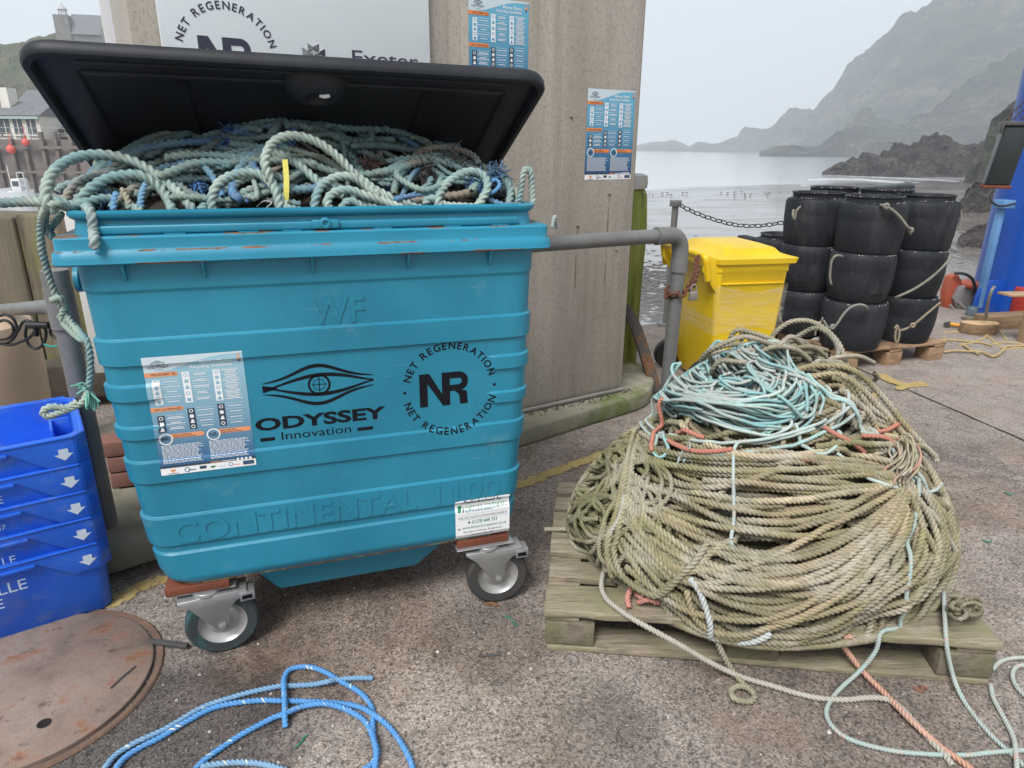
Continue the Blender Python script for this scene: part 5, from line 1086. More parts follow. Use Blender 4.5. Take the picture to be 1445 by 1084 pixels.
# ------------------------------------------------------------------ whelk pots
def pot_mat():
    m, nt, p = mat('black_pot_plastic', .62, 0, .28); v = coords(nt); c = ramp(nt, noise(nt, 3, 6, .7, coords(nt, (1, 1, .4))), [(.3, (.008, .010, .014)), (.7, (.019, .022, .028))])
    c = mix(nt, ramp(nt, noise(nt, 45, 5, .75, v), [(.60, 0), (.72, .5)]), c, (.15, .14, .13)); c = mix(nt, ramp(nt, noise(nt, 7, 6, .7, coords(nt, (1, 1, .3))), [(.5, 0), (.7, .45)]), c, (.075, .075, .075)); c = mix(nt, ramp(nt, noise(nt, 22, 4, .7, coords(nt, (.6, .6, 5))), [(.66, 0), (.70, .4)]), c, (.13, .13, .13)); nt.links.new(c, p.inputs['Base Color']); bump(nt, p, noise(nt, 120, 4, .7, v), .3, .0015); return m
M_pot = pot_mat(); M_hole = flat('hole_shadow_black', (.004, .004, .005), .9); M_barn = simple('barnacles', (.42, .40, .36), .9)
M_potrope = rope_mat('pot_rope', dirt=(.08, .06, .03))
def pot(C, z0, h, r, neck, label, slot=None, holes=(), mk=0, rot=0):
    t = empty('whelk_pot', (C[0], C[1], z0), label, 'fishing pot', 'black whelk pots stacked on the quay'); C3 = (C[0], C[1], z0)
    s = .98 + .03 * rng.random()
    if neck: pr = [(r * .90, 0), (r * .925, .008), (r * .975, h * .30), (r * 1.0, h * .56), (r * .99, h * .585), (r * 1.0, h * .62), (r * .995, h * .83), (r * .95, h * .875), (r * .84, h * .895), (r * .80, h * .905), (r * .80, h * .985), (r * .84, h * .99), (r * .84, h * 1.01), (r * .76, h * 1.01), (r * .72, h * .97), (r * .62, h * .84), (r * .55, h * .8)]
    else: pr = [(r * .84, 0), (r * .88, .008), (r * .965, h * .3), (r * 1.0, h * .55), (r * .985, h * .59), (r * .995, h * .63), (r * 1.0, h * .84), (r * .98, h * .93), (r * .91, h * .985), (r * .80, h * .992), (r * .3, h * .993)]
    MB().lathe(C3, (0, 0, 1), [(a * s, b) for a, b in pr], 48).build('shell', M_pot, t, smooth=True)
    def on(a, z, off=.001): a = R(a); rr = r * s * float(np.interp(z / HP, [0, .05, .3, .55], [.90, .925, .975, 1.0])) + off; return np.array([C[0] + rr * math.cos(a), C[1] + rr * math.sin(a), z0 + z])
    if slot is not None:
        P = Print(); w = .05; hh = .013
        for k in (1,): P.poly([(w * math.copysign(1, math.cos(t_)) * .6 + hh * 1.6 * math.cos(t_), hh * math.sin(t_)) for t_ in np.linspace(0, 2 * math.pi, 18, endpoint=False)], 0, 1)
        P.build('slot', [M_hole], lambda x, y, h_: on(slot + math.degrees(x / r), h * .17 + y, .002), t)
    if holes:
        b = MB()
        for (a, z) in holes: q = on(a, z * h, -.004); d = np.array([math.cos(R(a)), math.sin(R(a)), 0]); b.lathe(q, d, [(.0075, 0), (.0075, .0065)], 10)
        b.build('drilled_holes', M_hole, t)
    if neck or mk:
        b = MB()
        for k in range(46 if neck else 26):
            a = rng.random() * 360; z = h * rng.choice([.90, 1.0]) if neck else h * .965; rr = r * rng.uniform(.78, .86) if neck else r * .93
            q = (C[0] + rr * math.cos(R(a)), C[1] + rr * math.sin(R(a)), z0 + z); k_ = rng.uniform(.002, .0055); b.lathe(q, (0, 0, 1), [(k_, 0), (k_ * .7, k_), (k_ * .1, k_ * 1.1)], 5)
        b.build('barnacles', M_barn, t)
    return t
HP = .3185; PR = .206; ZD = .139
Mc = np.array([2.295, 4.50]); Rc = np.array([2.745, 4.70]); Lc = np.array([2.10, 4.86]); Bc = np.array([2.62, 4.98]); Cc = np.array([2.36, 5.22])
hgrid = [(-128 + i * 26, .35 + .32 * (j % 3)) for i in range(4) for j in range(2)] + [(-115 + i * 26, .55) for i in range(4)]
for nm, c, dz, lbs in (('middle', Mc, 0, 3), ('right', Rc, 0, 3), ('left', Lc, .0, 3)):
    for k in range(3):
        lv = ('bottom', 'middle', 'top')[k]; where = {'middle': 'front middle column of the pot stack', 'right': 'right hand column of the pot stack', 'left': 'left hand column of the pot stack beside the yellow bin'}[nm]
        pot(c + rng.normal(0, .006, 2), ZD + k * HP, HP + (.025 if k == 2 else 0), PR * (1.03 if (nm, k) == ('left', 0) else 1), k == 2, '%s black pot in the %s' % (lv, where), slot={('middle', 1): -78, ('left', 1): -128, ('left', 2): -72}.get((nm, k)), holes=hgrid if nm == 'left' and k < 2 else (), mk=1)
for c, wh in ((Bc, 'behind the front middle column'), (Cc, 'furthest back on the stack')):
    pot(c, ZD + 2 * HP + .012, HP + .03, PR, True, 'black pot with open neck on top, ' + wh, mk=1); pot(c, ZD + HP, HP + .01, PR, False, 'black pot %s, second layer' % wh); pot(c, ZD, HP - .002, PR, False, 'black pot %s, bottom layer' % wh)
# lower stack behind the yellow bin
Sc = np.array([1.96, 5.30]); q1 = G(1100, 338, .95); Sc = GY(1104, 345, 5.25)[:2]; zt1 = float(GY(1104, 334, 5.1)[2])
for k in range(3):
    hh = zt1 / 3; pot(Sc, k * hh + .002, hh - .001 + (.001 if k < 2 else 0), .205, k == 2, '%s black pot of the low stack behind the yellow bin' % ('bottom', 'middle', 'top')[k], holes=hgrid if k < 2 else (), slot=-100 if k == 1 else None, mk=1)
sbF = Frame(GY(1086, 460, 5.02)[:2].tolist(), 8); sbF = Frame((GY(1086, 440, 4.95)[0], 4.95), 12); zz0, zz1 = float(GY(1090, 462, 4.95)[2]), float(GY(1090, 404, 4.95)[2])
t = empty('slatted_block', sbF.w(.08, 0, 0), 'dark perforated plastic block standing between the yellow bin and the pot stack', 'block')
MB().prism([sbF.w(-.02, 0, .0), sbF.w(.17, 0, .0), sbF.w(.2, 0, zz1), sbF.w(.05, 0, zz1)], -sbF.N * .2).build('body', M_pot, t, bevel=.008)
b = MB(); [b.lathe(sbF.w(.06 + .05 * (i % 2), .0, zz1 - .06 - i * .055), sbF.N, [(.009, 0), (.009, .001)], 10) for i in range(6)]; b.build('drilled_holes', M_hole, t)
q = GY(1070, 342, 5.3); lb = Frame((q[0], q[1]), 10)
t = props(MB().prism([lb.w(-.09, 0, 0), lb.w(.10, 0, 0), lb.w(.10, 0, q[2] - .05), lb.w(.02, 0, q[2] + .03), lb.w(-.06, 0, q[2] + .03), lb.w(-.09, 0, q[2] - .04)], -lb.N * .22).build('plastic_bin', M_pot, bevel=.01), 'grey black angular plastic container just behind the yellow bin lid', 'container')
# pot ropes
def on_pot(c, a, z, off=.008): return np.array([c[0] + (PR + off) * math.cos(R(a)), c[1] + (PR + off) * math.sin(R(a)), z])
def prope(pts, r, col, label, knots=()):
    b = RB(); b.run(crom(pts, .004), r, col, nv=9)
    for k in knots: b.run(crom([np.array(k) + .012 * np.array([math.cos(t), -.6, math.sin(t)]) for t in np.linspace(0, 9, 9)], .004), r, col, nv=9)
    return props(b.build('pot_rope', M_potrope), label, 'rope', 'ropes tied to the black pots')
zt_ = ZD + 2 * HP
tan_ = (.30, .235, .15); gry = (.22, .21, .18)
def pr_px(lst, Y, *a, **k): return prope([GY(x, y, Y + (e[0] if e else 0)) for x, y, *e in lst], *a, **k)
pr_px([(1242, 289, .04), (1250, 291), (1262, 299), (1272, 309), (1280, 320), (1285, 326, .05), (1284, 331, .08)], 4.27, .0095, gry, 'knotted grey rope hanging from the neck of the top front middle pot', [GY(1250, 291, 4.26), GY(1284, 325, 4.32)])
pr_px([(1347, 288, .02), (1353, 293), (1356, 303), (1355, 315), (1352, 325)], 4.62, .0085, gry, 'short rope loop at the right edge of the top right hand pot')
pr_px([(1120, 296, .05), (1119, 303), (1121, 310), (1124, 298), (1130, 291)], 4.63, .0085, gry, 'short knotted rope at the left edge of the top left hand pot')
pr_px([(1189, 362, .06), (1180, 361), (1174, 367), (1172, 378), (1171, 392), (1173, 402)], 4.27, .0085, gry, 'rope loop on the left side of the second pot in the front middle column')
pr_px([(1341, 361, .08), (1336, 371), (1315, 391), (1290, 408), (1266, 419), (1264, 420, .1)], 4.44, .0095, gry, 'long grey rope drawn diagonally across the second right hand pot')
pr_px([(1327, 427), (1310, 441), (1288, 459), (1272, 466), (1262, 463, .03)], 4.45, .0085, tan_, 'tan rope slanting across the bottom right hand pot with a knot', [GY(1287, 459, 4.43)])
pr_px([(1262, 464), (1266, 460), (1269, 470), (1266, 484), (1263, 478), (1264, 466)], 4.40, .0085, tan_, 'tan rope toggle hanging between the two bottom pots', [])
pr_px([(1224, 437, .03), (1221, 432), (1212, 430), (1200, 434), (1190, 444), (1182, 456), (1175, 463), (1168, 462), (1162, 452)], 4.22, .0085, (.24, .25, .22), 'grey green rope curling over the bottom front middle pot', [GY(1174, 461, 4.2)])
pr_px([(1167, 438, .1), (1162, 448), (1156, 458), (1152, 462), (1150, 474)], 4.5, .008, gry, 'rope tied between the two left bottom pots', [GY(1155, 457, 4.48)])
pr_px([(1084, 440), (1092, 437), (1099, 435), (1101, 425), (1103, 412)], 4.72, .007, tan_, 'thin tan rope from the perforated block to the left pots', [GY(1099, 435, 4.7)])
pr_px([(1100, 437), (1100, 447), (1104, 456)], 4.68, .007, gry, 'grey rope tail beside the perforated block')
pr_px([(1109, 362, .02), (1107, 370), (1108, 380)], 4.72, .006, tan_, 'thin tan rope at the edge of the left middle pot')
# small white float in the pallet
q = G(1152, 482, .12); b = MB(); b.lathe(q, (.5, -.3, .3), [(.002, -.045), (.022, -.038), (.03, -.01), (.03, .01), (.022, .038), (.002, .045)], 16); props(b.build('float', simple('float_white', (.55, .55, .53), .5), smooth=True), 'small white float lying on the brown pallet by the left pots', 'float')
# ------------------------------------------------------------------ yellow wheelie bin, wrapped in film
M_yel, nt, p = mat('yellow_plastic', .38); v = coords(nt); nt.links.new(ramp(nt, noise(nt, 4, 5, .6, v), [(.3, (.66, .43, .008)), (.7, (.76, .53, .012))]), p.inputs['Base Color']); bump(nt, p, noise(nt, 150, 3, .6, v), .15, .001)
ya = GY(965, 560, 3.55); YF = Frame((1.215, 3.86), 12)
yb = empty('wheelie_bin', YF.w(.27, -.3, 0), 'yellow two wheeled bin wrapped in clear film behind the railing post', 'bin')
def yl(w0, w1, o0, o1, z, r): 
    pts = []
    for cx, cy, a0 in ((w1 - r, o1 - r, math.pi / 2), (w1 - r, o0 + r, 0), (w0 + r, o0 + r, -math.pi / 2), (w0 + r, o1 - r, math.pi)):
        for a in np.linspace(a0, a0 - math.pi / 2, 5): pts.append(YF.w(cx + r * math.cos(a), cy + r * math.sin(a), z))
    return pts
ZT = .78; V = []; sec = [(.0, .33, -.50, -.03, .03), (-.02, .35, -.53, -.015, .10), (-.05, .375, -.585, -.0, .5), (-.062, .39, -.61, .0, ZT - .05), (-.066, .398, -.62, .004, ZT - .045), (-.066, .398, -.62, .004, ZT)]
for a in sec: V += yl(*a, .035)
n = 20; b = MB(); b.add(V, [(i * n + j, i * n + (j + 1) % n, (i + 1) * n + (j + 1) % n, (i + 1) * n + j) for i in range(len(sec) - 1) for j in range(n)] + [tuple(range(n)), tuple(range((len(sec) - 1) * n, len(sec) * n))]); yb_body = b.build('body', M_yel, yb, smooth=True)
V = []; secl = [(-.07, .43, -.635, .018, ZT + .001), (-.072, .44, -.64, .02, ZT + .030), (-.06, .39, -.62, .0, ZT + .038), (-.01, .36, -.57, -.05, ZT + .052), (.01, .33, -.55, -.065, ZT + .078), (.05, .28, -.46, -.14, ZT + .095)]
for a in secl: V += yl(*a, .03)
b = MB(); b.add(V, [(i * n + j, i * n + (j + 1) % n, (i + 1) * n + (j + 1) % n, (i + 1) * n + j) for i in range(len(secl) - 1) for j in range(n)] + [tuple(range(n)), tuple(range((len(secl) - 1) * n, len(secl) * n))]); yl_ = b.build('lid', M_yel, yb, smooth=True)
b = MB(); hx = -.135
pipe(b, [YF.w(hx + .03, -.02, ZT - .09), YF.w(hx - .0, -.015, ZT + .045), YF.w(hx, -.60, ZT + .045), YF.w(hx + .03, -.60, ZT - .09)], .020, .035)
b.build('handle', M_yel, yb_body, smooth=True)
for o in (-.03, -.58): MB().prism([YF.w(-.145, o, ZT - .04), YF.w(-.05, o, ZT - .17), YF.w(-.04, o, ZT + .02), YF.w(-.14, o, ZT + .06)], YF.N * .018).build('handle_bracket', M_yel, yb_body, bevel=.005)
MB().box(YF, -.03, .36, -.004, .010, ZT - .115, ZT - .107).build('side_ridge', M_yel, yb_body, bevel=.002)
for o in (-.06, -.56): MB().lathe(YF.w(-.05, o, .1), YF.N, [(.03, -.03), (.095, -.028), (.102, -.015), (.102, .015), (.095, .028), (.03, .03)], 32).lathe(YF.w(-.05, o + .031, .1), YF.N, [(.07, 0), (.06, -.004), (.001, -.003)], 24).build('wheel', M_rub, yb, smooth=True)
# film
m, nt, p = mat('clear_film', .16, 0, .7); p.inputs['Transmission Weight'].default_value = 0; v = coords(nt, (1.0, 1.0, 9)); st_ = noise(nt, 6, 6, .75, v, 1.2)
p.inputs['Base Color'].default_value = (.75, .74, .72, 1); nt.links.new(ramp(nt, st_, [(.40, .05), (.58, .16), (.70, .62)]), p.inputs['Alpha']); bump(nt, p, st_, .9, .01); M_film = m
V = []; nz = 15; zz = np.linspace(.38, .64, nz)
nu = 0
for i, z in enumerate(zz):
    L_ = []
    k = float(np.interp(z, [.03, .10, .5, .73], [0, .33, .67, 1])); 
    for (u, o) in [(a, .006) for a in np.linspace(-.056, .392, 26)] + [(.399, c_) for c_ in np.linspace(-.03, -.58, 14)] + [(a, -.60) for a in np.linspace(.38, -.05, 10)] + [(-.064, c_) for c_ in np.linspace(-.58, -.02, 14)]:
        tp_ = (.73 - z) * .055; uu = min(max(u, -.062 + tp_), .396 - tp_) ; zo = z + .03 * math.sin(u * 9 + i * .2) * (1 if i in (0, nz - 1) else .3) + (.05 * u if i == nz - 1 else 0); L_.append(YF.w(uu, min(o, .009 - tp_ * .15) + .003 * math.sin(i * 2.1 + u * 25), zo))
    nu = len(L_); V += L_
me = np_mesh('cling_film', V, quads=[(i * nu + j, i * nu + (j + 1) % nu, (i + 1) * nu + (j + 1) % nu, (i + 1) * nu + j) for i in range(nz - 1) for j in range(nu)], smooth=True); link('cling_film', me, M_film, yb)
# rusty chain and padlock on the post
M_rchain = simple('rusty_chain', (.17, .055, .025), .85, c2=(.07, .03, .02), sc=40, bsc=200, bd=.001, amt=.9)
pc_ = np.array([EB[0] - .005, EB[1], 0]); def_ = []
h0 = GY(984, 362, 3.05); pts = [GY(984, 362, 3.3), GY(983, 378, 3.1), GY(979, 395, 2.9), GY(975, 405, 2.78)]; zc_ = float(GY(968, 418, 2.7)[2])
pts += [(pc_[0] + .037 * math.cos(a), pc_[1] + .037 * math.sin(a), zc_ + .02 * math.cos(a) + .004 * k) for k, a in enumerate(np.linspace(-.5, -5.6, 10))]
chain('chain', pts, .052, .0135, .0056, M_rchain, 'rusty orange chain looped round the railing post and up to the yellow bin handle')
q = GY(978, 417, 2.70); LF = Frame((q[0], q[1]), 12); t = empty('padlock', LF.w(0, 0, q[2]), 'small grey padlock hanging on the rusty chain by the railing post', 'padlock')
MB().hexa([LF.w(-.017, .008, q[2] - .022), LF.w(.020, .008, q[2] - .018), LF.w(.020, -.008, q[2] - .018), LF.w(-.017, -.008, q[2] - .022), LF.w(-.015, .008, q[2] + .014), LF.w(.015, .008, q[2] + .017), LF.w(.015, -.008, q[2] + .017), LF.w(-.015, -.008, q[2] + .014)]).build('lock_body', simple('lock_grey', (.33, .30, .27), .5, .5), t, bevel=.003)
MB().tube([LF.w(-.011, 0, q[2] + .014), LF.w(-.011, 0, q[2] + .034), LF.w(-.004, 0, q[2] + .043), LF.w(.005, 0, q[2] + .043), LF.w(.011, 0, q[2] + .034), LF.w(.011, 0, q[2] + .015)], .0028, 8).build('shackle', M_zinc, t, smooth=True)
q = G(948, 483, .03); b = MB(); b.lathe((q[0], q[1], .03), (.8, .5, .1), [(.002, -.07), (.022, -.055), (.03, -.01), (.026, .04), (.01, .065), (.002, .07)], 14); props(b.build('float', simple('float_cream', (.6, .52, .36), .6), smooth=True), 'small cream float lying on the quay left of the yellow bin', 'float')
# ------------------------------------------------------------------ blue column on the right
M_blue = simple('deep_blue_paint', (.008, .085, .44), .38, c2=(.005, .060, .34), sc=2.5, bsc=40, bd=.002, amt=.8); M_blue.node_tree.nodes['Principled BSDF'].inputs['Specular IOR Level'].default_value = .5
M_lblue = simple('pale_blue_paint', (.13, .30, .55), .45, c2=(.09, .22, .45), sc=6)
cb0 = G(1378, 449); ColF = Frame((cb0[0] + .38, 5.78), 12)
cl = empty('blue_column', ColF.w(.5, -.4, 0), 'massive blue painted steel column at the right edge of the quay', 'column')
MB().lathe(ColF.w(.52, -.45, 0), (0, 0, 1), [(.50, 0), (.50, 4.2)], 64).build('shaft', M_blue, cl, smooth=True)
MB().prism([ColF.w(-.24, -.38, .0), ColF.w(.08, -.38, .0), ColF.w(.08, -.38, .30), ColF.w(-.10, -.38, .30), ColF.w(-.19, -.38, .25), ColF.w(-.23, -.38, .18)], ColF.N * .03).prism([ColF.w(1.0, -.35, .0), ColF.w(1.1, -.35, .0), ColF.w(1.05, -.35, .3), ColF.w(1.0, -.35, .3)], ColF.N * .03).build('base_gusset', M_blue, cl, bevel=.004)
MB().box(ColF, -.20, -.155, -.40, -.34, .05, .93).box(ColF, -.235, -.12, -.41, -.29, .93, 1.0).build('ladder_channel', M_lblue, cl, bevel=.006)
b = MB(); q = [GY(1403, 405, 5.28), GY(1400, 409, 5.26), GY(1396, 420, 5.26), GY(1393, 435, 5.3), GY(1391, 450, 5.34)]; b.tube(crom(q, .02), .012, 8); b.build('conduit', M_galv, cl, smooth=True)
LFm = Frame((GY(1408, 200, 5.35)[0], 5.35), -25); z0_, z1_ = float(GY(1400, 261, 5.35)[2]), float(GY(1400, 178, 5.35)[2])
t = empty('flood_lamp', LFm.w(.15, -.1, z0_), 'dark green black boxy lamp hung on the blue column with a rusty foot', 'lamp')
MB().hexa([LFm.w(-.02, .0, z0_), LFm.w(.14, .0, z0_), LFm.w(.14, -.16, z0_), LFm.w(-.02, -.16, z0_), LFm.w(.02, .03, z1_), LFm.w(.18, .03, z1_), LFm.w(.18, -.16, z1_), LFm.w(.02, -.16, z1_)]).build('housing', simple('lamp_green_black', (.022, .03, .032), .35), t, bevel=.01)
MB().box(LFm, -.03, .15, -.17, .01, z0_ - .025, z0_ - .002).build('rusty_foot', M_rust, t, bevel=.004); MB().box(LFm, 0, .20, -.17, .045, z1_ + .002, z1_ + .03).box(LFm, -.01, .015, .0, .05, z1_ - .05, z1_ + .03).build('hood', simple('lamp_grey', (.06, .06, .06), .5), t, bevel=.004)
b = MB(); b.tube(crom([LFm.w(.05, .0, z0_ - .03), LFm.w(.03, .02, z0_ - .10), LFm.w(.10, .02, z0_ - .15), LFm.w(.2, .0, z0_ - .13)], .02), .008, 8); b.build('cable', M_rub, t, smooth=True)
b = MB()
for i in range(6):
    a = LFm.w(.0 + i * .045, .04, z1_ + .03); c = a + np.array([.28, .0, .33]); 
    P = resample(np.array([a, c]), .035)
    for j in range(len(P) - 1): b.tube([P[j], P[j] + np.array([.012, 0, .028]), P[j] + np.array([.028, 0, .012]), P[j] + np.array([.035, 0, .04])], .004, 5)
props(b.build('chain_net', simple('rusty_net', (.10, .075, .065), .8, .2)), 'rusty chain mesh hanging above the dark lamp by the blue column', 'chain mesh')
# timber baulk, log, hammer, socket, saw and odds by the column
lg = G(1385, 472, .0); TF = Frame((lg[0] - .02, lg[1]), 12)
M_tim = wood('sawn_timber', (.13, .08, .045), (.24, .155, .085), (.34, .23, .13), None)
props(board(TF, .14, 1.6, -.22, -.08, .003, .12, M_tim, None, 'timber_baulk', .003), 'brown timber baulk lying on the quay at the foot of the blue column', 'timber')
V = []; n = 14; b = MB(); cxl = TF.w(.02, -.02, 0); sh = [(math.cos(t) * .15 * (1 + .12 * math.sin(3 * t)), math.sin(t) * .085 * (1 + .1 * math.cos(2 * t))) for t in np.linspace(0, 2 * math.pi, n, endpoint=False)]
b.prism([cxl + np.array([x, y, .002]) for x, y in sh], (0, -.0, .09)); lo = b.build('wood_offcut', M_tim, bevel=.008); lo.data.materials.append(simple('fresh_end_grain', (.60, .42, .22), .9, c2=(.45, .28, .13), sc=20, bsc=60, bd=.006, amt=.9))
for f in lo.data.polygons:
    if f.normal.z > .9: f.material_index = 1
props(lo, 'chunk of wood with a pale freshly cut face beside the timber baulk', 'wood')
h0_, h1_ = G(1338, 457, .03), G(1378, 463, .03); t = empty('hammer', (h0_ + h1_) / 2, 'hammer with yellow and black handle lying on the quay beside the wood chunk', 'hammer'); hd = (h1_ - h0_) / np.linalg.norm(h1_ - h0_); hn = np.array([-hd[1], hd[0], 0])
MB().tube([h0_ - hn * .05, h0_ - hn * .02, h0_ + hn * .06], [.026, .02, .012], 12).build('head', simple('hammer_steel', (.10, .09, .085), .6, .5), t, smooth=True)
MB().tube([h0_, h0_ + hd * .12], [.014, .016], 10).build('handle', simple('handle_yellow', (.75, .33, .02), .5), t, smooth=True); MB().tube([h0_ + hd * .12, h1_], [.017, .019], 10).build('grip', M_rub, t, smooth=True)
q = G(1370, 446); MB_ = MB().lathe((q[0], q[1], .001), (0, 0, 1), [(.04, 0), (.044, .02), (.044, .06), (.036, .085), (.030, .085), (.028, .05)], 20); props(MB_.build('steel_socket', simple('blue_grey_steel', (.15, .2, .24), .5, .4), smooth=True), 'small blue grey steel fitting on the quay in front of the cut off saw', 'fitting')
props(MB().box(Frame(G(1357, 452), -12), 0, .34, -.03, .0, .002, .03).build('wood_stick', M_algt, bevel=.004), 'thin dark greenish stick lying behind the hammer', 'stick')
# cut-off saw
q = G(1360, 436); SF = Frame((q[0], q[1]), 5); k = 1.0
def SP(x, y, o=0): p_ = GP(x, y, SF.P, SF.yaw, o); return p_
M_sred = simple('saw_orange', (.50, .085, .03), .5, c2=(.28, .09, .06), sc=14, amt=.8); M_sgrey = simple('saw_grey', (.30, .29, .28), .5, c2=(.16, .15, .15), sc=14, amt=.9); M_sblk = simple('saw_black', (.02, .02, .02), .6)
t = empty('cut_off_saw', SF.w(0, 0, 0), 'orange and grey petrol cut off saw standing between the pots and the blue column', 'power saw')
def slab(px_, o0, th, m, name, bev=.01): return MB().prism([SP(x, y, o0) for x, y in px_], SF.N * th).build(name, m, t, bevel=bev)
slab([(1350, 416), (1354, 404), (1362, 398), (1372, 399), (1380, 405), (1383, 414), (1382, 424), (1374, 436), (1352, 436), (1347, 428)], -.22, .18, M_sgrey, 'engine_housing', .02)
slab([(1352, 398), (1362, 393), (1374, 396), (1382, 404), (1382, 411), (1372, 411), (1360, 405), (1351, 404)], -.20, .20, M_sred, 'top_cover', .015)
slab([(1333, 388), (1343, 385), (1348, 393), (1349, 404), (1345, 420), (1338, 436), (1326, 440), (1326, 410)], -.12, .09, M_sred, 'belt_guard', .01)
slab([(1341, 420), (1350, 403), (1358, 402), (1353, 424), (1346, 434)], -.04, .05, M_sgrey, 'arm', .006)
MB().tube(crom([SP(1347, 386, .0), SP(1358, 386, .02), SP(1368, 390, .03), (SP(1374, 398, .03)), SP(1376, 415, .03), SP(1372, 432, .02), SP(1368, 438, .0)], .02), .013, 10).build('front_handle', M_sblk, t, smooth=True)
MB().tube(crom([SP(1352, 425, .01), SP(1360, 434, .03), SP(1370, 438, .02)], .02), .018, 10).tube(crom([SP(1340, 430, .02), SP(1352, 441, .04), SP(1366, 441, .0)], .02), .012, 8).build('foot', M_sgrey, t, smooth=True)
# right edge odds
q = GY(1426, 416, 5.0); EF = Frame((q[0], q[1]), 8)
props(MB().box(EF, .0, .6, -.12, 0, q[2] - .018, q[2] + .0).box(EF, .25, .5, -.10, -.02, .0, q[2] - .019).build('small_table', simple('ply_brown', (.42, .28, .17), .6, c2=(.34, .22, .13)), bevel=.003), 'small brown plywood table top in front of the blue column', 'table')
q = G(1441, 450); props(MB().box(Frame((q[0], q[1] - .05), 5), 0, .3, -.2, 0, .02, .26).box(Frame((q[0], q[1] - .05), 5), .02, .28, -.18, -.02, .0, .02).build('fuel_can', simple('red_plastic', (.55, .05, .02), .45), bevel=.02), 'red plastic can cut off by the right edge under the plywood table', 'can')
q = G(1418, 463); props(MB().box(Frame((q[0], q[1]), 3), -.12, .35, -.12, 0, .008, .02).build('flat_offcut', simple('pale_board', (.42, .38, .34), .8), bevel=.003), 'thin pale flat offcut lying in front of the timber baulk', 'offcut')
b = RB(); yc = (.50, .36, .13); q = [(1327, 482), (1340, 482), (1362, 480), (1380, 480), (1400, 487), (1412, 488), (1425, 491), (1447, 497)]
def gr(pts, z=.006): return crom([G(x, y, z + (e[0] if e else 0)) for x, y, *e in pts], .006)
YR = .0085
b.run(gr([(1446, 492), (1432, 491), (1418, 493), (1408, 487), (1395, 476), (1384, 471), (1368, 468), (1345, 469), (1330, 470)]), YR, yc, nv=8)
b.run(gr([(1446, 487), (1432, 484), (1418, 483), (1400, 486)]), YR, yc, nv=8)
b.run(gr([(1352, 487), (1372, 484), (1390, 476), (1400, 468), (1407, 464, .03), (1413, 470), (1420, 480)]), YR, yc, nv=8)
b.run(gr([(1326, 480), (1345, 480), (1365, 482), (1385, 484), (1400, 488)], .012), YR, yc, nv=8); b.run(gr([(1332, 497), (1350, 495), (1370, 496), (1386, 497), (1402, 503), (1414, 496), (1422, 489), (1446, 488)], .02), YR, yc, nv=8)
b.run(gr([(1360, 487), (1370, 494), (1382, 500)], .02), YR, yc, nv=8); b.run(gr([(1330, 476), (1334, 480), (1330, 484)]), YR, yc, nv=8)
props(b.build('yellow_line', rope_mat('yellow_line', dirt=(.25, .17, .06))), 'thin yellow rope strewn over the quay between the pots and the timber', 'rope')
# bits on the ground
def bit(px_, label, w_, m, name, cat, z=.004, parentless=True):
    P = crom([G(x, y, z) for x, y in px_], .01); b = MB(); b.tube(P, w_, 6); return props(b.build(name, m), label, cat)
m_ = simple('grey_slat', (.07, .068, .068), .7)
q0, q1 = G(211, 910), G(266, 917); F_ = Frame(q0, math.degrees(math.atan2(q1[1] - q0[1], q1[0] - q0[0])))
props(MB().box(F_, 0, float(np.linalg.norm(q1 - q0)), -.008, .008, .009, .019).build('metal_scrap', m_, bevel=.001), 'short flat dark scrap of metal lying over the edge of the round cover', 'scrap')
bit([(156, 971), (172, 956), (191, 940)], 'thin dark stick lying on the round rusty cover', .0022, m_, 'stick', 'stick', .019)
bit([(674, 926), (690, 925), (706, 924)], 'thin dark splinter on the ground between bin and rope pallet', .0028, m_, 'splinter', 'stick')
mg = simple('green_twine_bit', (.03, .22, .12), .8)
bit([(416, 1055), (424, 1049), (431, 1038), (434, 1037)], 'green twine scrap inside the loops of blue rope', .0022, mg, 'twine_scrap', 'twine')
bit([(712, 869), (720, 872), (726, 880), (730, 884)], 'green twine scrap on the ground by the right caster', .002, mg, 'twine_scrap', 'twine')
q = G(190, 793); props(MB().box(Frame(q, 8), -.015, .045, -.02, .0, .0, .012).build('plastic_scrap', M_sblk, bevel=.003), 'tiny black plastic scrap on the ground between crates and bin', 'scrap')
bit([(745, 622), (752, 640), (746, 655)], 'pale straw on the ground in front of the plinth', .002, simple('straw', (.45, .34, .16), .8), 'straw', 'straw')
for i, (x, y) in enumerate(((1387, 762), (1418, 695))):
    bit([(x, y), (x + 7, y + 3), (x + 12, y + 1)], ('tiny green leaf scrap on the ground right of the rope pile, nearer' if i == 0 else 'tiny green leaf scrap on the ground right of the rope pile, further away'), .003, mg, 'leaf_scrap', 'leaf')
bit([(686, 853), (694, 851), (702, 855)], 'brown dead leaf on the ground under the right caster', .005, simple('brown_leaf', (.22, .10, .05), .9), 'dead_leaf', 'leaf')
bit([(1290, 970), (1302, 976), (1300, 968), (1310, 972)], 'brown dead leaf on the ground in front of the rope pallet', .005, simple('brown_leaf2', (.24, .12, .08), .9), 'dead_leaf', 'leaf')
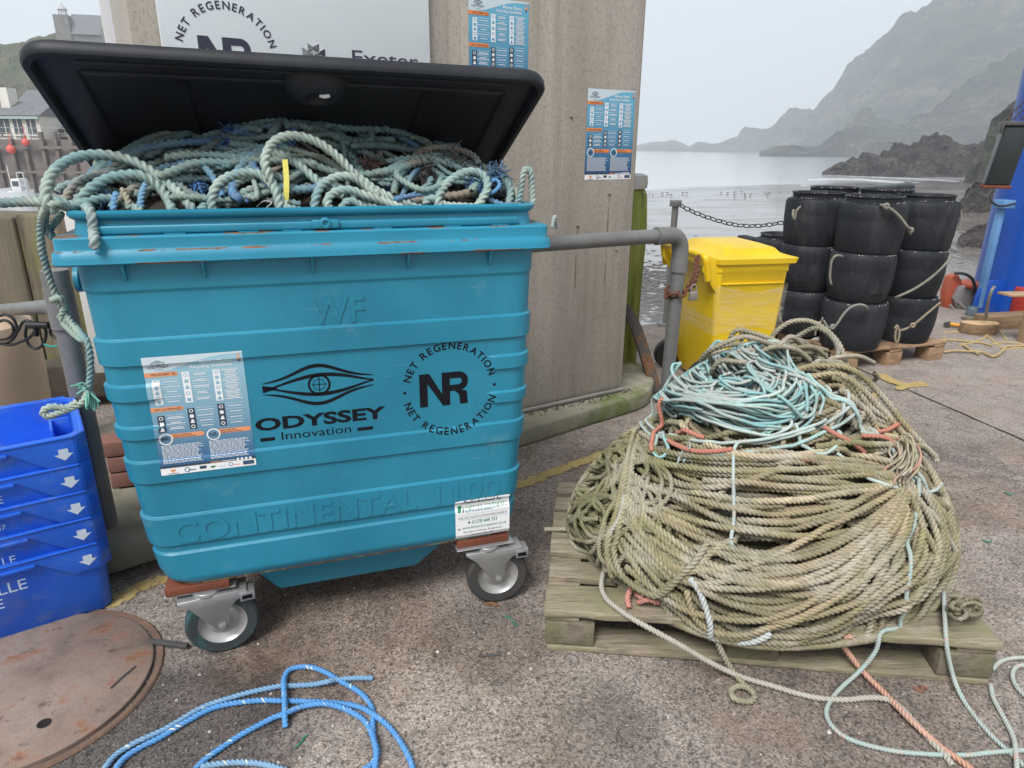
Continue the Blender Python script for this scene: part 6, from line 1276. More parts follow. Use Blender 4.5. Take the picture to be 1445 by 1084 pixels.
# bricks and block behind the bin
BK = Frame(GY(164, 700, 2.42)[:2].tolist(), 20)
M_brick = simple('old_brick', (.26, .12, .09), .9, c2=(.15, .075, .06), sc=12, bsc=60, bd=.004, amt=.9)
for i in range(3):
    z = .101 + i * .068; u = .03 - i * .010 + .01 * (i % 2); props(MB().box(BK, u - .04, u + .12, -.1, 0, z, z + .063).build('brick', M_brick, bevel=.005), '%s red brick of the small pile between the bin and the grey post' % ('lowest', 'middle', 'topmost')[i], 'brick', 'bricks piled behind the bin')
props(MB().box(BK, .0, .2, -.13, .02, 0, .10).build('mossy_block', mossy(), bevel=.015), 'mossy concrete block under the small pile of red bricks', 'block')
# ------------------------------------------------------------------ ropes that lie on each other
class Drape:
    """a surface patch S(i,j) with an accumulating height; ropes laid later rest on the ones below"""
    def __init__(s, Pts, Nrm, closed, cell):
        s.P = Pts; s.N = Nrm; s.closed = closed; s.H = np.zeros(Pts.shape[:2]); s.ni, s.nj = s.H.shape
        s.cell = cell  # nominal size
        s.px, s.py, _z = proj(Pts); tocam = O3 - Pts; s.vis = (tocam * Nrm).sum(-1) > 0
    def pick(s, x, y):
        d = (s.px - x) ** 2 + (s.py - y) ** 2 + np.where(s.vis, 0, 1e6); k = int(np.argmin(d)); return np.array(divmod(k, s.nj), float)
    def picks(s, pts): return [s.pick(x, y) for x, y in pts]
    def samp(s, A, q):
        i = q[:, 0] % s.ni if s.closed else np.clip(q[:, 0], 0, s.ni - 1.001); j = np.clip(q[:, 1], 0, s.nj - 1.001); i0 = i.astype(int); j0 = j.astype(int); fi = (i - i0); fj = (j - j0); i1 = (i0 + 1) % s.ni if s.closed else np.minimum(i0 + 1, s.ni - 1)
        if A.ndim == 3: fi = fi[:, None]; fj = fj[:, None]
        return A[i0, j0] * (1 - fi) * (1 - fj) + A[i1, j0] * fi * (1 - fj) + A[i0, j0 + 1] * (1 - fi) * fj + A[i1, j0 + 1] * fi * fj
    def lay(s, path, r, lift=None, press=.55, stiff=5, maxh=None):
        """path: control points in (i,j); returns centre line in space"""
        q = np.array(path, float)
        if s.closed:  # unwrap
            for k in range(1, len(q)):
                while q[k, 0] - q[k - 1, 0] > s.ni / 2: q[k:, 0] -= s.ni
                while q[k, 0] - q[k - 1, 0] < -s.ni / 2: q[k:, 0] += s.ni
        Q = crom(q, .7); B = s.samp(s.P, Q); d = np.r_[0, np.cumsum(np.linalg.norm(np.diff(B, axis=0), axis=1))]
        n = max(stiff + 3, int(d[-1] / (r * .7))); t = np.linspace(0, d[-1], n); Q = np.stack([np.interp(t, d, Q[:, 0]), np.interp(t, d, Q[:, 1])], 1)
        w = max(1, int(round(r * .8 / s.cell))); II = np.round(Q[:, 0]).astype(int); JJ = np.round(Q[:, 1]).astype(int)
        h = np.zeros(n)
        for a in range(-w, w + 1):
            for b in range(-w, w + 1):
                i = (II + a) % s.ni if s.closed else np.clip(II + a, 0, s.ni - 1); h = np.maximum(h, s.H[i, np.clip(JJ + b, 0, s.nj - 1)])
        hs = h.copy(); 
        for k in range(1, stiff):
            hs = np.maximum(hs, np.maximum(np.r_[h[k:], np.repeat(h[-1], k)], np.r_[np.repeat(h[0], k), h[:-k]]) - .0006 * k * k * r / .009)
        hs = blur(hs, stiff)
        if lift is not None: hs = hs + np.interp(np.linspace(0, 1, n), np.linspace(0, 1, len(lift)), lift)
        off = hs + r * .85
        C = s.samp(s.P, Q) + s.samp(s.N, Q) * off[:, None]
        top = hs + r * 2 * press + r * .25
        if lift is None:
            w = max(1, int(round(r / s.cell)))
            for a in range(-w, w + 1):
                for b in range(-w, w + 1):
                    dd = math.hypot(a, b) * s.cell
                    if dd > r * 1.1: continue
                    i = (II + a) % s.ni if s.closed else np.clip(II + a, 0, s.ni - 1); j = np.clip(JJ + b, 0, s.nj - 1); np.maximum.at(s.H, (i, j), top - (r - math.sqrt(max(0, r * r - dd * dd))) * .8)
            if maxh: s.H = np.minimum(s.H, maxh)
        return C
# ---- the pile on the pallet
PC = np.array([.80, 1.985]); ni, nj = 560, 220; RX, RY, ZH = .500, .42, .60
prof = np.array([(.98, 0.0), (1.02, .08), (1.02, .17), (.96, .28), (.84, .41), (.69, .54), (.53, .67), (.35, .79), (.17, .87), (.0, .90)])
prof = crom([(a * .5, b * .62) for a, b in prof], .001); dl = np.r_[0, np.cumsum(np.linalg.norm(np.diff(prof, axis=0), axis=1))]; tt = np.linspace(0, dl[-1], nj)
pr_ = np.interp(tt, dl, prof[:, 0]) / .5; pz_ = np.interp(tt, dl, prof[:, 1])
ph = np.arange(ni) / ni * 2 * math.pi
lump = 1 + .035 * np.sin(2 * ph + .6) + .03 * np.sin(3 * ph + 2.0) + .018 * np.sin(5 * ph)
# the left shoulder spreads low and wide, the right one is steep
left_w = np.exp(-((((ph - math.pi * 1.03) + math.pi) % (2 * math.pi) - math.pi) / .55) ** 2)
Pp = np.zeros((ni, nj, 3))
flare = np.interp(pz_, [0, .15, .35], [.06, .02, -.05])
rad_ = pr_[None, :] * lump[:, None] + left_w[:, None] * flare[None, :] - .13 * np.exp(-((ph - 4.0) / .36) ** 2)[:, None] * np.interp(pz_, [0, .2, .42], [1, .75, 0])[None, :]
Pp[..., 0] = PC[0] + RX * np.cos(ph)[:, None] * rad_ + .05 * (pz_ / .5)[None]; Pp[..., 1] = PC[1] + RY * np.sin(ph)[:, None] * rad_ + .06 * (pz_ / .5)[None]; Pp[..., 2] = .146 + pz_[None]
def normals(P, closed):
    if closed: a = np.roll(P, -1, 0) - np.roll(P, 1, 0)
    else: a = np.gradient(P, axis=0)
    b = np.gradient(P, axis=1); n = np.cross(a, b); l = np.linalg.norm(n, axis=2, keepdims=True); n = n / (l + 1e-9); return n
Np = normals(Pp, True)
if Np[0, nj // 3, 0] < 0: Np = -Np
Np[:, -3:] = (0, 0, 1)
DP = Drape(Pp, Np, True, .0058)
BE = [(.43, .345, .195), (.35, .285, .145), (.51, .43, .285), (.29, .245, .105), (.41, .315, .17), (.24, .215, .08)]
RP = .0104
pile = empty('rope_pile', (PC[0], PC[1], .146), 'large heaped coil of beige and olive old rope on the front pallet', 'rope pile')
M_beige = rope_mat('beige_rope', dirt=(.10, .075, .035), dirt_amt=.75, green=(.15, .15, .035), patch=(.46, .42, .34), lay_dark=.85)
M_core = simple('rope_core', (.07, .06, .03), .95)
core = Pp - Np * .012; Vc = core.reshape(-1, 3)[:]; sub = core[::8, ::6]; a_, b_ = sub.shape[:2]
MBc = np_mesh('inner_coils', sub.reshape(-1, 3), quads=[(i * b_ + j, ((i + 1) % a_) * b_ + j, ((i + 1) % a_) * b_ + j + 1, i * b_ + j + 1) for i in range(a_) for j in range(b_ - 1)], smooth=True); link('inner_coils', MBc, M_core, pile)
def J(z): return float(np.interp(z, pz_, np.arange(nj)))  # height above deck -> j (monotone)
def bc(): c = np.array(BE[rng.integers(len(BE))]); return c * rng.uniform(.62, 1.22)
class PRB(RB):
    '''rope of the pile: grimier and greener where it lies low and to the left'''
    def run(s, P, r, col, **k):
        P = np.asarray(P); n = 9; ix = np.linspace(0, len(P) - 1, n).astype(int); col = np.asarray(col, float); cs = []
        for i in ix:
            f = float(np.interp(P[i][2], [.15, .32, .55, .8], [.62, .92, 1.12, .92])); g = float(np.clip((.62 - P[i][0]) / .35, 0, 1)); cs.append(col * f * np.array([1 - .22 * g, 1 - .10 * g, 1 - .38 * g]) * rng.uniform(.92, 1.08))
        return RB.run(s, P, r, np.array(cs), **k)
rb = PRB()
# inner windings
for k in range(64):
    j0 = 4 + (k / 64) ** 1.0 * nj * .86 + rng.normal(0, 4); a1, a2, p1, p2 = rng.normal(0, 11), rng.normal(0, 6), rng.random() * 6.28, rng.random() * 6.28; st = rng.random() * ni
    path = [(st + ni * t, np.clip(j0 + a1 * math.sin(6.28 * t + p1) + a2 * math.sin(12.56 * t + p2) + rng.normal(0, 1.2), 1, nj - 8)) for t in np.linspace(0, 1.02, 19)]
    rb.run(DP.lay(path, RP, maxh=.06), RP * rng.uniform(.92, 1.05), bc() * .85, nv=6)
# stray lengths thrown across in all directions
for k in range(46):
    i0 = ni * (.75 + rng.normal(0, .16)); j0 = rng.uniform(25, nj * .62); th = rng.choice([0, 3.14]) + rng.normal(0, .75); cv = rng.normal(0, .35); pth = []
    for q_ in range(6): pth.append((i0, np.clip(j0, 3, nj - 12))); i0 += math.cos(th) * 15; j0 += math.sin(th) * 11; th += cv
    c_ = bc() * rng.uniform(.6, 1.15); rb.run(DP.lay(pth, RP, maxh=.07), RP * rng.uniform(.85, 1.05), c_, nv=6)
# outer bundles on the near side: strands gathered at the right, sagging in the middle
def fan(starts, mids, ends, n, sp, r=RP, extra=None, colf=bc, nv=12, **kw):
    for k in range(n):
        t = (k + rng.uniform(-.3, .3)) / max(1, n - 1); t = min(1, max(0, t))
        L_ = [np.array([np.interp(t, np.linspace(0, 1, len(P_)), [p[i] for p in P_]) for i in (0, 1)]) + rng.normal(0, sp, 2) for P_ in (starts, *mids, ends)]
        pth = DP.picks([tuple(p) for p in L_]); rb.run(DP.lay(pth, r, maxh=.075, **kw), r * rng.uniform(.93, 1.04), colf(), nv=nv)
fan([(840, 745), (880, 810), (960, 862)], [[(930, 760), (960, 840), (1040, 888)], [(1090, 800), (1110, 880), (1160, 908)], [(1230, 800), (1260, 850), (1280, 885)]], [(1325, 740), (1338, 800), (1335, 850)], 12, 7)
fan([(895, 650), (900, 700), (905, 770)], [[(960, 665), (960, 730), (955, 830)], [(1060, 668), (1060, 760), (1050, 880)], [(1160, 672), (1160, 750), (1160, 858)], [(1210, 680), (1215, 728), (1222, 790)]], [(1236, 684), (1240, 695), (1246, 712)], 17, 5)
fan([(900, 690), (905, 730), (900, 780)], [[(940, 740), (960, 790), (970, 840)], [(1010, 780), (1040, 840), (1070, 885)], [(1120, 780), (1150, 830), (1190, 880)], [(1200, 735), (1230, 775), (1290, 830)]], [(1238, 700), (1256, 716), (1320, 740)], 9, 6)
fan([(1240, 690), (1262, 700), (1300, 690)], [[(1262, 740), (1290, 750), (1325, 745)], [(1250, 790), (1290, 810), (1335, 800)], [(1150, 850), (1240, 870), (1320, 850)]], [(1010, 850), (1130, 885), (1270, 885)], 14, 5)
fan([(1190, 500), (1215, 540), (1160, 560)], [[(1240, 580), (1260, 610), (1220, 620)], [(1300, 640), (1290, 660), (1275, 665)], [(1330, 720), (1318, 735), (1300, 740)]], [(1338, 800), (1325, 810), (1300, 810)], 10, 5)
fan([(880, 640), (900, 620), (925, 600)], [[(915, 665), (940, 640), (960, 628)], [(1000, 680), (1050, 655), (1060, 640)], [(1130, 645), (1150, 665), (1170, 640)]], [(1220, 690), (1225, 660), (1250, 650)], 8, 11)
fan([(1225, 690), (1250, 720)], [[(1150, 760), (1210, 800)], [(1050, 800), (1110, 850)], [(960, 790), (1000, 850)]], [(900, 730), (910, 800)], 5, 5)
fan([(900, 760), (890, 700), (915, 650)], [[(870, 790), (850, 730), (880, 650)], [(830, 750), (822, 715), (850, 640)]], [(860, 720), (880, 660), (905, 610)], 8, 6)
# left tangle of loops
for k in range(20):
    cx, cy = rng.uniform(850, 930), rng.uniform(655, 765); a = rng.uniform(20, 45); b = rng.uniform(14, 32); th = rng.random() * 3.14
    pts = [(cx + a * math.cos(t) * math.cos(th) - b * math.sin(t) * math.sin(th), cy + a * math.cos(t) * math.sin(th) + b * math.sin(t) * math.cos(th)) for t in np.linspace(0, 6.6, 13)]
    rb.run(DP.lay(DP.picks(pts), .0075, maxh=.08), .0075, bc() * np.array([.8, .85, .7]), nv=12)
# named crossing strands
def strand(pts, r=RP, col=None, lift=None, **k): return rb.run(DP.lay(DP.picks(pts), r, lift=lift, maxh=.085, **k), r, col if col is not None else bc() * 1.05)
strand([(918, 640), (910, 680), (900, 720), (886, 760), (888, 790), (930, 815), (960, 812), (990, 800), (1015, 780), (1040, 765)]); strand([(925, 645), (912, 700), (895, 760), (890, 775), (905, 800), (945, 818), (985, 798), (1010, 770)])
strand([(960, 560), (935, 600), (915, 650), (905, 690), (894, 740), (884, 765), (890, 800)], .0085)
strand([(1245, 725), (1230, 770), (1190, 805), (1140, 835), (1090, 852), (1040, 862), (1000, 850), (980, 820)]); strand([(1265, 750), (1250, 790), (1210, 820), (1160, 850), (1100, 870), (1060, 875)])
strand([(1120, 560), (1160, 590), (1200, 620), (1230, 655), (1250, 690)]); strand([(1000, 690), (1060, 692), (1120, 696), (1180, 697), (1238, 694)]); strand([(1135, 640), (1190, 640), (1250, 650), (1290, 655), (1315, 634)], lift=[0, 0, .01, .02, .035])
strand([(1140, 480), (1190, 540), (1240, 580), (1290, 625), (1318, 660), (1335, 700)]); strand([(1130, 475), (1175, 520), (1220, 560), (1270, 605), (1310, 650)], lift=[.01, .02, .01, .02])
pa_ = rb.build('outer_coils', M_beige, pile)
# loops standing up behind
rb = RB()
def loop3(pts, r, col, b=None, nv=12): (b or rb).run(crom(pts, .004), r, col, nv=nv)
def L3(l): return [GY(x, y, Y) for x, y, Y in l]
loop3(L3([(1060, 540, 2.2), (1045, 505, 2.3), (1033, 485, 2.33), (1033, 472, 2.33), (1044, 466, 2.32), (1075, 474, 2.3), (1105, 486, 2.28), (1140, 500, 2.25), (1185, 530, 2.2)]), .0095, (.34, .30, .20))
loop3(L3([(1048, 520, 2.34), (1046, 480, 2.36), (1050, 465, 2.36), (1058, 480, 2.36), (1068, 510, 2.3)]), .009, (.30, .26, .17))
loop3(L3([(1082, 505, 2.4), (1090, 475, 2.42), (1112, 456, 2.42), (1140, 453, 2.4), (1165, 465, 2.36), (1185, 488, 2.32), (1196, 520, 2.26)]), .0095, (.40, .36, .26))
loop3(L3([(1080, 500, 2.35), (1100, 490, 2.34), (1125, 475, 2.34), (1150, 463, 2.32), (1170, 472, 2.3), (1182, 492, 2.28), (1180, 515, 2.24)]), .009, (.26, .27, .22))
loop3(L3([(1100, 540, 2.2), (1108, 510, 2.25), (1128, 495, 2.27), (1143, 512, 2.25), (1145, 545, 2.18)]), .0115, (.30, .33, .31))
loop3(L3([(1150, 560, 2.2), (1170, 540, 2.25), (1180, 520, 2.28), (1195, 540, 2.25), (1188, 560, 2.18), (1160, 575, 2.12)]), .009, (.33, .42, .38))
for k in range(34):
    cx, cy, Y = rng.uniform(1040, 1200), rng.uniform(488, 548), rng.uniform(2.12, 2.4); a, b_ = rng.uniform(25, 60), rng.uniform(8, 22)
    if cx > 1150: cy = rng.uniform(515, 555)
    pts = [GY(cx + a * math.cos(t), cy + b_ * math.sin(t) + 8, Y + .07 * math.sin(t + .4)) for t in np.linspace(0, 5.9, 10)]; loop3([p + rng.normal(0, .008, 3) for p in pts], .0092, np.array([(.30, .27, .18), (.38, .34, .25), (.22, .26, .24), (.27, .25, .14)][k % 4]), nv=9)
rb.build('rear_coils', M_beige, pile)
# bits of black string on the pile
# ---- turquoise coil on top
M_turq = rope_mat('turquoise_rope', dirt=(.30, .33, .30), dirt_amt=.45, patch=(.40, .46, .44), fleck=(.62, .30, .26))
tq = empty('rope_coil', (.8, 1.9, .72), 'thin turquoise rope coiled loosely on top of the beige rope pile', 'rope')
tb = RB(); TC = [(.27, .57, .57), (.36, .62, .61), (.43, .58, .55), (.20, .50, .54), (.50, .62, .58)]
RT = .0056
for k in range(62):
    s_ = rng.uniform(.12, 1.0) ** .75; cx, cy = 1036 + rng.normal(0, 8 + 26 * (1 - s_)), 566 + rng.normal(0, 4 + 13 * (1 - s_)); a, b = 98 * s_, 50 * s_; th = rng.normal(.10, .2); ph0 = rng.random() * 6.28; w1 = rng.normal(0, .10); w2 = rng.random() * 6.28
    pts = []
    for t in np.linspace(0, 6.28 * rng.uniform(.85, 1.1), 15):
        rr = 1 + w1 * math.sin(2 * t + w2) + rng.normal(0, .02); pts.append((cx + rr * (a * math.cos(t + ph0) * math.cos(th) - b * math.sin(t + ph0) * math.sin(th)), cy + rr * (a * math.cos(t + ph0) * math.sin(th) + b * math.sin(t + ph0) * math.cos(th))))
    tb.run(DP.lay(DP.picks(pts), RT, press=.45, maxh=.12), RT * rng.uniform(.85, 1.05), np.array(TC[rng.integers(5)]) * rng.uniform(.85, 1.1), nv=9)
for pts, lf in (([(955, 575), (945, 545), (958, 522), (975, 530), (985, 560), (1000, 590)], [0, .03, .05, .03, 0]), ([(1010, 540), (1000, 510), (1015, 502), (1040, 515), (1065, 535)], [0, .03, .045, .02, 0]), ([(1150, 560), (1165, 600), (1160, 640), (1130, 650), (1110, 610)], None), ([(930, 580), (925, 610), (950, 640), (1000, 655), (1060, 650), (1130, 630), (1180, 600)], None), ([(940, 560), (920, 590), (940, 625), (990, 640), (1060, 635), (1150, 610), (1165, 560)], None), ([(1100, 560), (1150, 575), (1190, 600), (1215, 640), (1240, 665), (1255, 692)], None), ([(1120, 560), (1165, 590), (1205, 630), (1228, 660), (1252, 695)], None), ([(1160, 650), (1190, 680), (1230, 700), (1300, 690), (1320, 665), (1300, 640), (1260, 655), (1250, 690)], None), ([(950, 640), (942, 660), (950, 668), (962, 655), (955, 635)], None)):
    tb.run(DP.lay(DP.picks(pts), RT, lift=lf, maxh=.12), RT, TC[rng.integers(5)], nv=12)
c_ = DP.lay(DP.picks([(1150, 605), (1100, 625), (1055, 636), (1041, 645), (1038, 690), (1036, 735), (1033, 765)]), .0055, maxh=.12); tb.run(c_, .0055, (.48, .62, .60), nv=12); tb.fray(c_[-1], (0, -.3, -1), .0055, (.42, .66, .64), 12, .06)
c_ = DP.lay(DP.picks([(1010, 600), (995, 625), (985, 650)]), .006, maxh=.12); tb.fray(c_[-1], (-.2, -.4, -1), .007, (.40, .68, .70), 10, .05)
# long tails that leave the pile
def tail(dr, grd, r, col, B, nv=12):
    """first pixels on the pile, then (x,y,Z) points in the open"""
    a = DP.lay(DP.picks(dr), r, maxh=.12) if dr else np.zeros((0, 3)); g = [G(x, y, z) for x, y, z in grd]
    if len(a): P = np.vstack([a[:-3], crom([a[-4]] + g, .006)[3:]]) if len(g) else a; P = np.stack([P[:, 0], P[:, 1], P[:, 2]], 1)
    else: P = crom(g, .006)
    B.run(blur(resample(P, .006), 3), r, col, nv=nv); return P
tail([(1190, 620), (1225, 648), (1250, 680), (1258, 712), (1254, 745), (1246, 790), (1243, 830), (1243, 870)], [(1243, 893, .15), (1236, 918, .10), (1212, 948, .035), (1184, 974, .008), (1167, 1000, .007), (1172, 1022, .007), (1198, 1043, .007), (1250, 1058, .007), (1300, 1064, .007), (1360, 1066, .007), (1400, 1062, .012), (1460, 1058, .007)], .0064, (.36, .50, .47), tb)
tail([(1235, 665), (1262, 700), (1290, 735), (1315, 770), (1328, 810), (1333, 845)], [(1334, 880, .17), (1336, 915, .12), (1345, 955, .035), (1362, 992, .008), (1395, 1034, .007), (1425, 1062, .007), (1460, 1095, .007)], .0064, (.40, .52, .48), tb)
tb.build('coils', M_turq, tq)
B = RB(); tail(None, [(1398, 965, .008), (1402, 985, .007), (1416, 1012, .007), (1430, 1040, .007), (1434, 1064, .016), (1436, 1098, .007)], .0064, (.44, .50, .46), B); tail(None, [(1400, 945, .03), (1412, 934, .008), (1430, 929, .007), (1460, 928, .007)], .0064, (.46, .50, .45), B); tail(None, [(1460, 938, .007), (1437, 940, .007), (1429, 950, .007), (1432, 965, .007), (1446, 982, .007), (1462, 990, .007)], .0064, (.44, .50, .46), B)
props(B.build('thin_rope', M_turq), 'thin pale grey green rope trailing from behind the rope pallet to the right edge', 'rope')
# grey rope from the left of the pile across the pallet's corner
M_greyr = rope_mat('grey_rope', dirt=(.22, .19, .14), dirt_amt=.5)
B = RB(); tail([(905, 715), (896, 745), (880, 768)], [(866, 783, .19), (854, 803, .165), (849, 825, .158), (856, 845, .156), (882, 866, .156), (908, 882, .150), (955, 908, .11), (1000, 934, .055), (1045, 955, .018), (1090, 968, .009), (1130, 980, .009), (1160, 986, .009), (1195, 988, .009), (1222, 985, .009), (1248, 986, .012), (1268, 996, .009), (1290, 1018, .009), (1312, 1044, .009), (1332, 1064, .009), (1346, 1082, .009)], .0083, (.44, .42, .36), B)
props(B.build('grey_rope', M_greyr), 'single grey rope running from the pile over the pallet corner and along the ground', 'rope')
B = RB(); tail([(1180, 862), (1172, 870)], [(1174, 890, .14), (1190, 912, .09), (1215, 945, .03), (1248, 978, .012), (1285, 1016, .022), (1325, 1052, .010), (1362, 1078, .010), (1385, 1098, .010)], .0085, (.56, .27, .18), B)
props(B.build('orange_rope', rope_mat('orange_rope', dirt=(.36, .24, .17), patch=(.62, .36, .27))), 'faded orange rope slanting from under the pile to the bottom right', 'rope')
M_or = rope_mat('coral_rope', dirt=(.33, .16, .12), dirt_amt=.35)
for l, lb in (([(942, 662), (940, 640), (946, 622), (958, 610), (970, 600)], 'bright orange red rope end curling up at the left edge of the turquoise coil'), ([(960, 626), (982, 630), (1010, 636)], 'short orange red rope piece just right of the upright orange end'), ([(964, 646), (974, 650), (1000, 654), (1040, 650)], 'orange red rope piece under the left of the turquoise coil'), ([(1140, 618), (1160, 630), (1180, 640), (1200, 648)], 'faded red rope piece slanting under the right of the turquoise coil'), ([(1090, 655), (1115, 660), (1145, 658)], 'short coral rope piece in the middle of the beige strands'), ([(1190, 628), (1215, 640), (1230, 660), (1238, 680)], 'faded red rope running down to the gathering point of the pile'), ([(1210, 618), (1240, 614), (1262, 618)], 'pale red rope piece at the upper right of the pile')):
    B = RB(); B.run(DP.lay(DP.picks(l), .0076, maxh=.10), .0076, np.array((.56, .17, .10)) * rng.uniform(.8, 1.05)); props(B.build('coral_rope', M_or), lb, 'rope', 'orange red rope pieces woven through the pile')
B = RB(); kn = [(888, 858), (886, 842), (893, 828), (906, 822), (912, 832), (905, 842), (898, 836), (908, 830), (922, 832), (932, 842), (928, 850), (915, 846), (900, 850)]
B.run(crom([G(x, y, .156 + .012 * (i % 3)) for i, (x, y) in enumerate(kn)], .004), .0088, (.55, .20, .15)); props(B.build('coral_rope_knot', M_or), 'knotted loop of coral red rope lying on the pallet left of the pile', 'rope')
B = RB(); B.run(blur(crom([G(x, y, z) for x, y, z in ((1000, 868, .17), (1006, 885, .15), (1014, 910, .10), (1028, 938, .04), (1046, 962, .012), (1062, 976, .01), (1064, 988, .01), (1048, 990, .012), (1034, 984, .02), (1034, 972, .012), (1050, 968, .02), (1066, 980, .02))], .005), 2), .0088, (.30, .29, .18)); props(B.build('olive_rope_end', M_beige), 'short olive rope end knotted on the ground in front of the pallet', 'rope')
B = RB(); tail([(870, 742), (850, 744)], [(826, 745, .16), (800, 747, .155), (766, 747, .152)], .0085, (.38, .37, .24), B); tail([(860, 735), (840, 745)], [(815, 742, .156), (806, 756, .154), (812, 772, .153), (835, 780, .153), (862, 778, .153), (880, 770, .16)], .0075, (.36, .37, .25), B); tail(None, [(812, 745, .17), (828, 728, .18), (836, 738, .19), (845, 765, .16), (865, 780, .16)], .008, (.38, .35, .26), B)
props(B.build('loose_rope_end', M_beige), 'loose rope end and loop sticking out over the left side of the pallet', 'rope')
B = RB(); B.run(DP.lay(DP.picks([(1262, 712), (1285, 745), (1303, 780), (1312, 815), (1318, 850), (1320, 870)]), .0085, maxh=.13), .0085, (.36, .34, .27)); props(B.build('brown_grey_rope', M_greyr), 'plain brown grey rope hanging down the right front of the pile between the turquoise tails', 'rope')
B = RB(); B.run(DP.lay(DP.picks([(985, 808), (1000, 825), (1012, 850), (1012, 870), (1020, 882), (1035, 880), (1050, 868), (1075, 860)]), .0095, maxh=.13), .0095, (.50, .56, .56)); props(B.build('pale_grey_rope', M_greyr), 'pale blue grey rope loop drooping at the lower front of the pile', 'rope')
B = RB()
for k in range(26):
    c0_ = DP.lay(DP.picks([(1225 + rng.normal(0, 5), 640 + rng.normal(0, 6)), (1232 + rng.normal(0, 7), 690 + rng.normal(0, 12))]), .004, maxh=.14); B.run(c0_, .0032, np.array([(.50, .42, .24), (.60, .20, .18), (.52, .48, .36)][k % 3]), nv=5, lobes=0)
props(B.build('frayed_rope_end', M_beige), 'frayed yellowish rope end with pink threads at the gathering point of the pile', 'rope end')
B = RB()
for k in range(12):
    cx, cy, r = rng.uniform(1345, 1376), rng.uniform(848, 868), rng.uniform(8, 16); B.run(crom([G(cx + r * math.cos(t), cy + r * .6 * math.sin(t), .156 + .02 * math.sin(t + k) + .012 * (k % 4)) for t in np.linspace(0, 6.0, 9)], .004), .0068, bc() * .85, nv=6)
props(B.build('rope_tangle', M_beige), 'small tangle of olive cord on the right back corner of the pallet deck', 'rope')
# ---- blue rope in the foreground
M_blr = rope_mat('blue_rope', fleck=(.75, .72, .50), dirt=(.05, .20, .38), dirt_amt=.4)
B = RB(); bcx = (.02, .27, .68); RB_ = .0078
def g2(pts, col=bcx): B.run(crom([G(x, y, z) for x, y, z in pts], .004), RB_, col, nv=12)
lo_, hi = .0085, .022
g2([(527, 957, lo_), (500, 957, lo_), (475, 960, .012), (462, 962, hi), (440, 966, lo_), (410, 968, lo_), (397, 968, lo_), (350, 978, lo_), (300, 993, lo_), (277, 1003, lo_), (235, 1028, lo_), (194, 1047, lo_), (166, 1064, lo_), (150, 1082, lo_), (138, 1105, lo_)], (.14, .33, .55))
g2([(403, 1027, lo_), (402, 1010, hi), (402, 992, hi), (401, 972, hi), (402, 955, .012), (412, 944, lo_), (435, 941, lo_), (458, 948, lo_), (482, 962, lo_), (505, 975, lo_), (520, 990, lo_), (527, 1006, lo_), (526, 1025, .014), (528, 1045, lo_), (533, 1062, lo_), (525, 1078, lo_), (508, 1090, lo_)])
g2([(400, 989, lo_), (433, 990, lo_), (483, 993, lo_), (511, 999, .012), (530, 1010, hi), (552, 1029, lo_), (569, 1053, lo_), (580, 1075, lo_), (586, 1100, lo_)]); g2([(400, 989, lo_), (360, 989, lo_), (305, 998, lo_), (263, 1019, lo_), (228, 1040, lo_), (202, 1053, lo_), (177, 1069, lo_), (162, 1088, lo_), (155, 1105, lo_)])
g2([(270, 1092, lo_), (290, 1072, lo_), (315, 1054, lo_), (346, 1034, lo_), (388, 1012, .012), (400, 1008, hi), (428, 997, .014), (455, 993, hi), (483, 999, .014), (511, 1014, lo_), (523, 1030, .014), (528, 1045, hi), (531, 1060, .02), (529, 1085, lo_), (525, 1105, lo_)])
g2([(283, 1082, .014), (319, 1077, lo_), (346, 1076, lo_), (374, 1079, lo_), (405, 1088, lo_)], (.18, .36, .55))
props(B.build('blue_rope', M_blr), 'bright blue rope with yellow flecks lying in loops on the ground at the bottom left', 'rope')
# ------------------------------------------------------------------ ropes heaped in the turquoise bin
nu_, nv_ = 230, 150; Ug = np.linspace(-.545, .545, nu_); Og = np.linspace(-.02, -.72, nv_); Ph = np.zeros((nu_, nv_, 3))
for i, u in enumerate(Ug):
    for j, o in enumerate(Og):
        d = -o; z = np.interp(d, [.02, .06, .14, .28, .42, .56, .72], [1.225, 1.255, 1.29, 1.365, 1.412, 1.408, 1.38]); side = max(0, 1 - (abs(u) / .55) ** 3.5)
        zz = 1.225 + (z - 1.225) * (.25 + .75 * side) + .012 * math.sin(9 * u + 14 * o) + .010 * math.sin(17 * u - 6 * o + 1) - .03 * np.clip((u - .15) / .4, 0, 1) * (d > .1)
        Ph[i, j] = BF.w(u, o, zz)
Nh = normals(Ph, False); Nh = np.where(Nh[..., 2:3] < 0, -Nh, Nh); Nh = Nh * .5 + np.array([0, 0, .5]); Nh /= np.linalg.norm(Nh, axis=2, keepdims=True)
DH = Drape(Ph, Nh, False, .0047)
DH.vis[:] = True
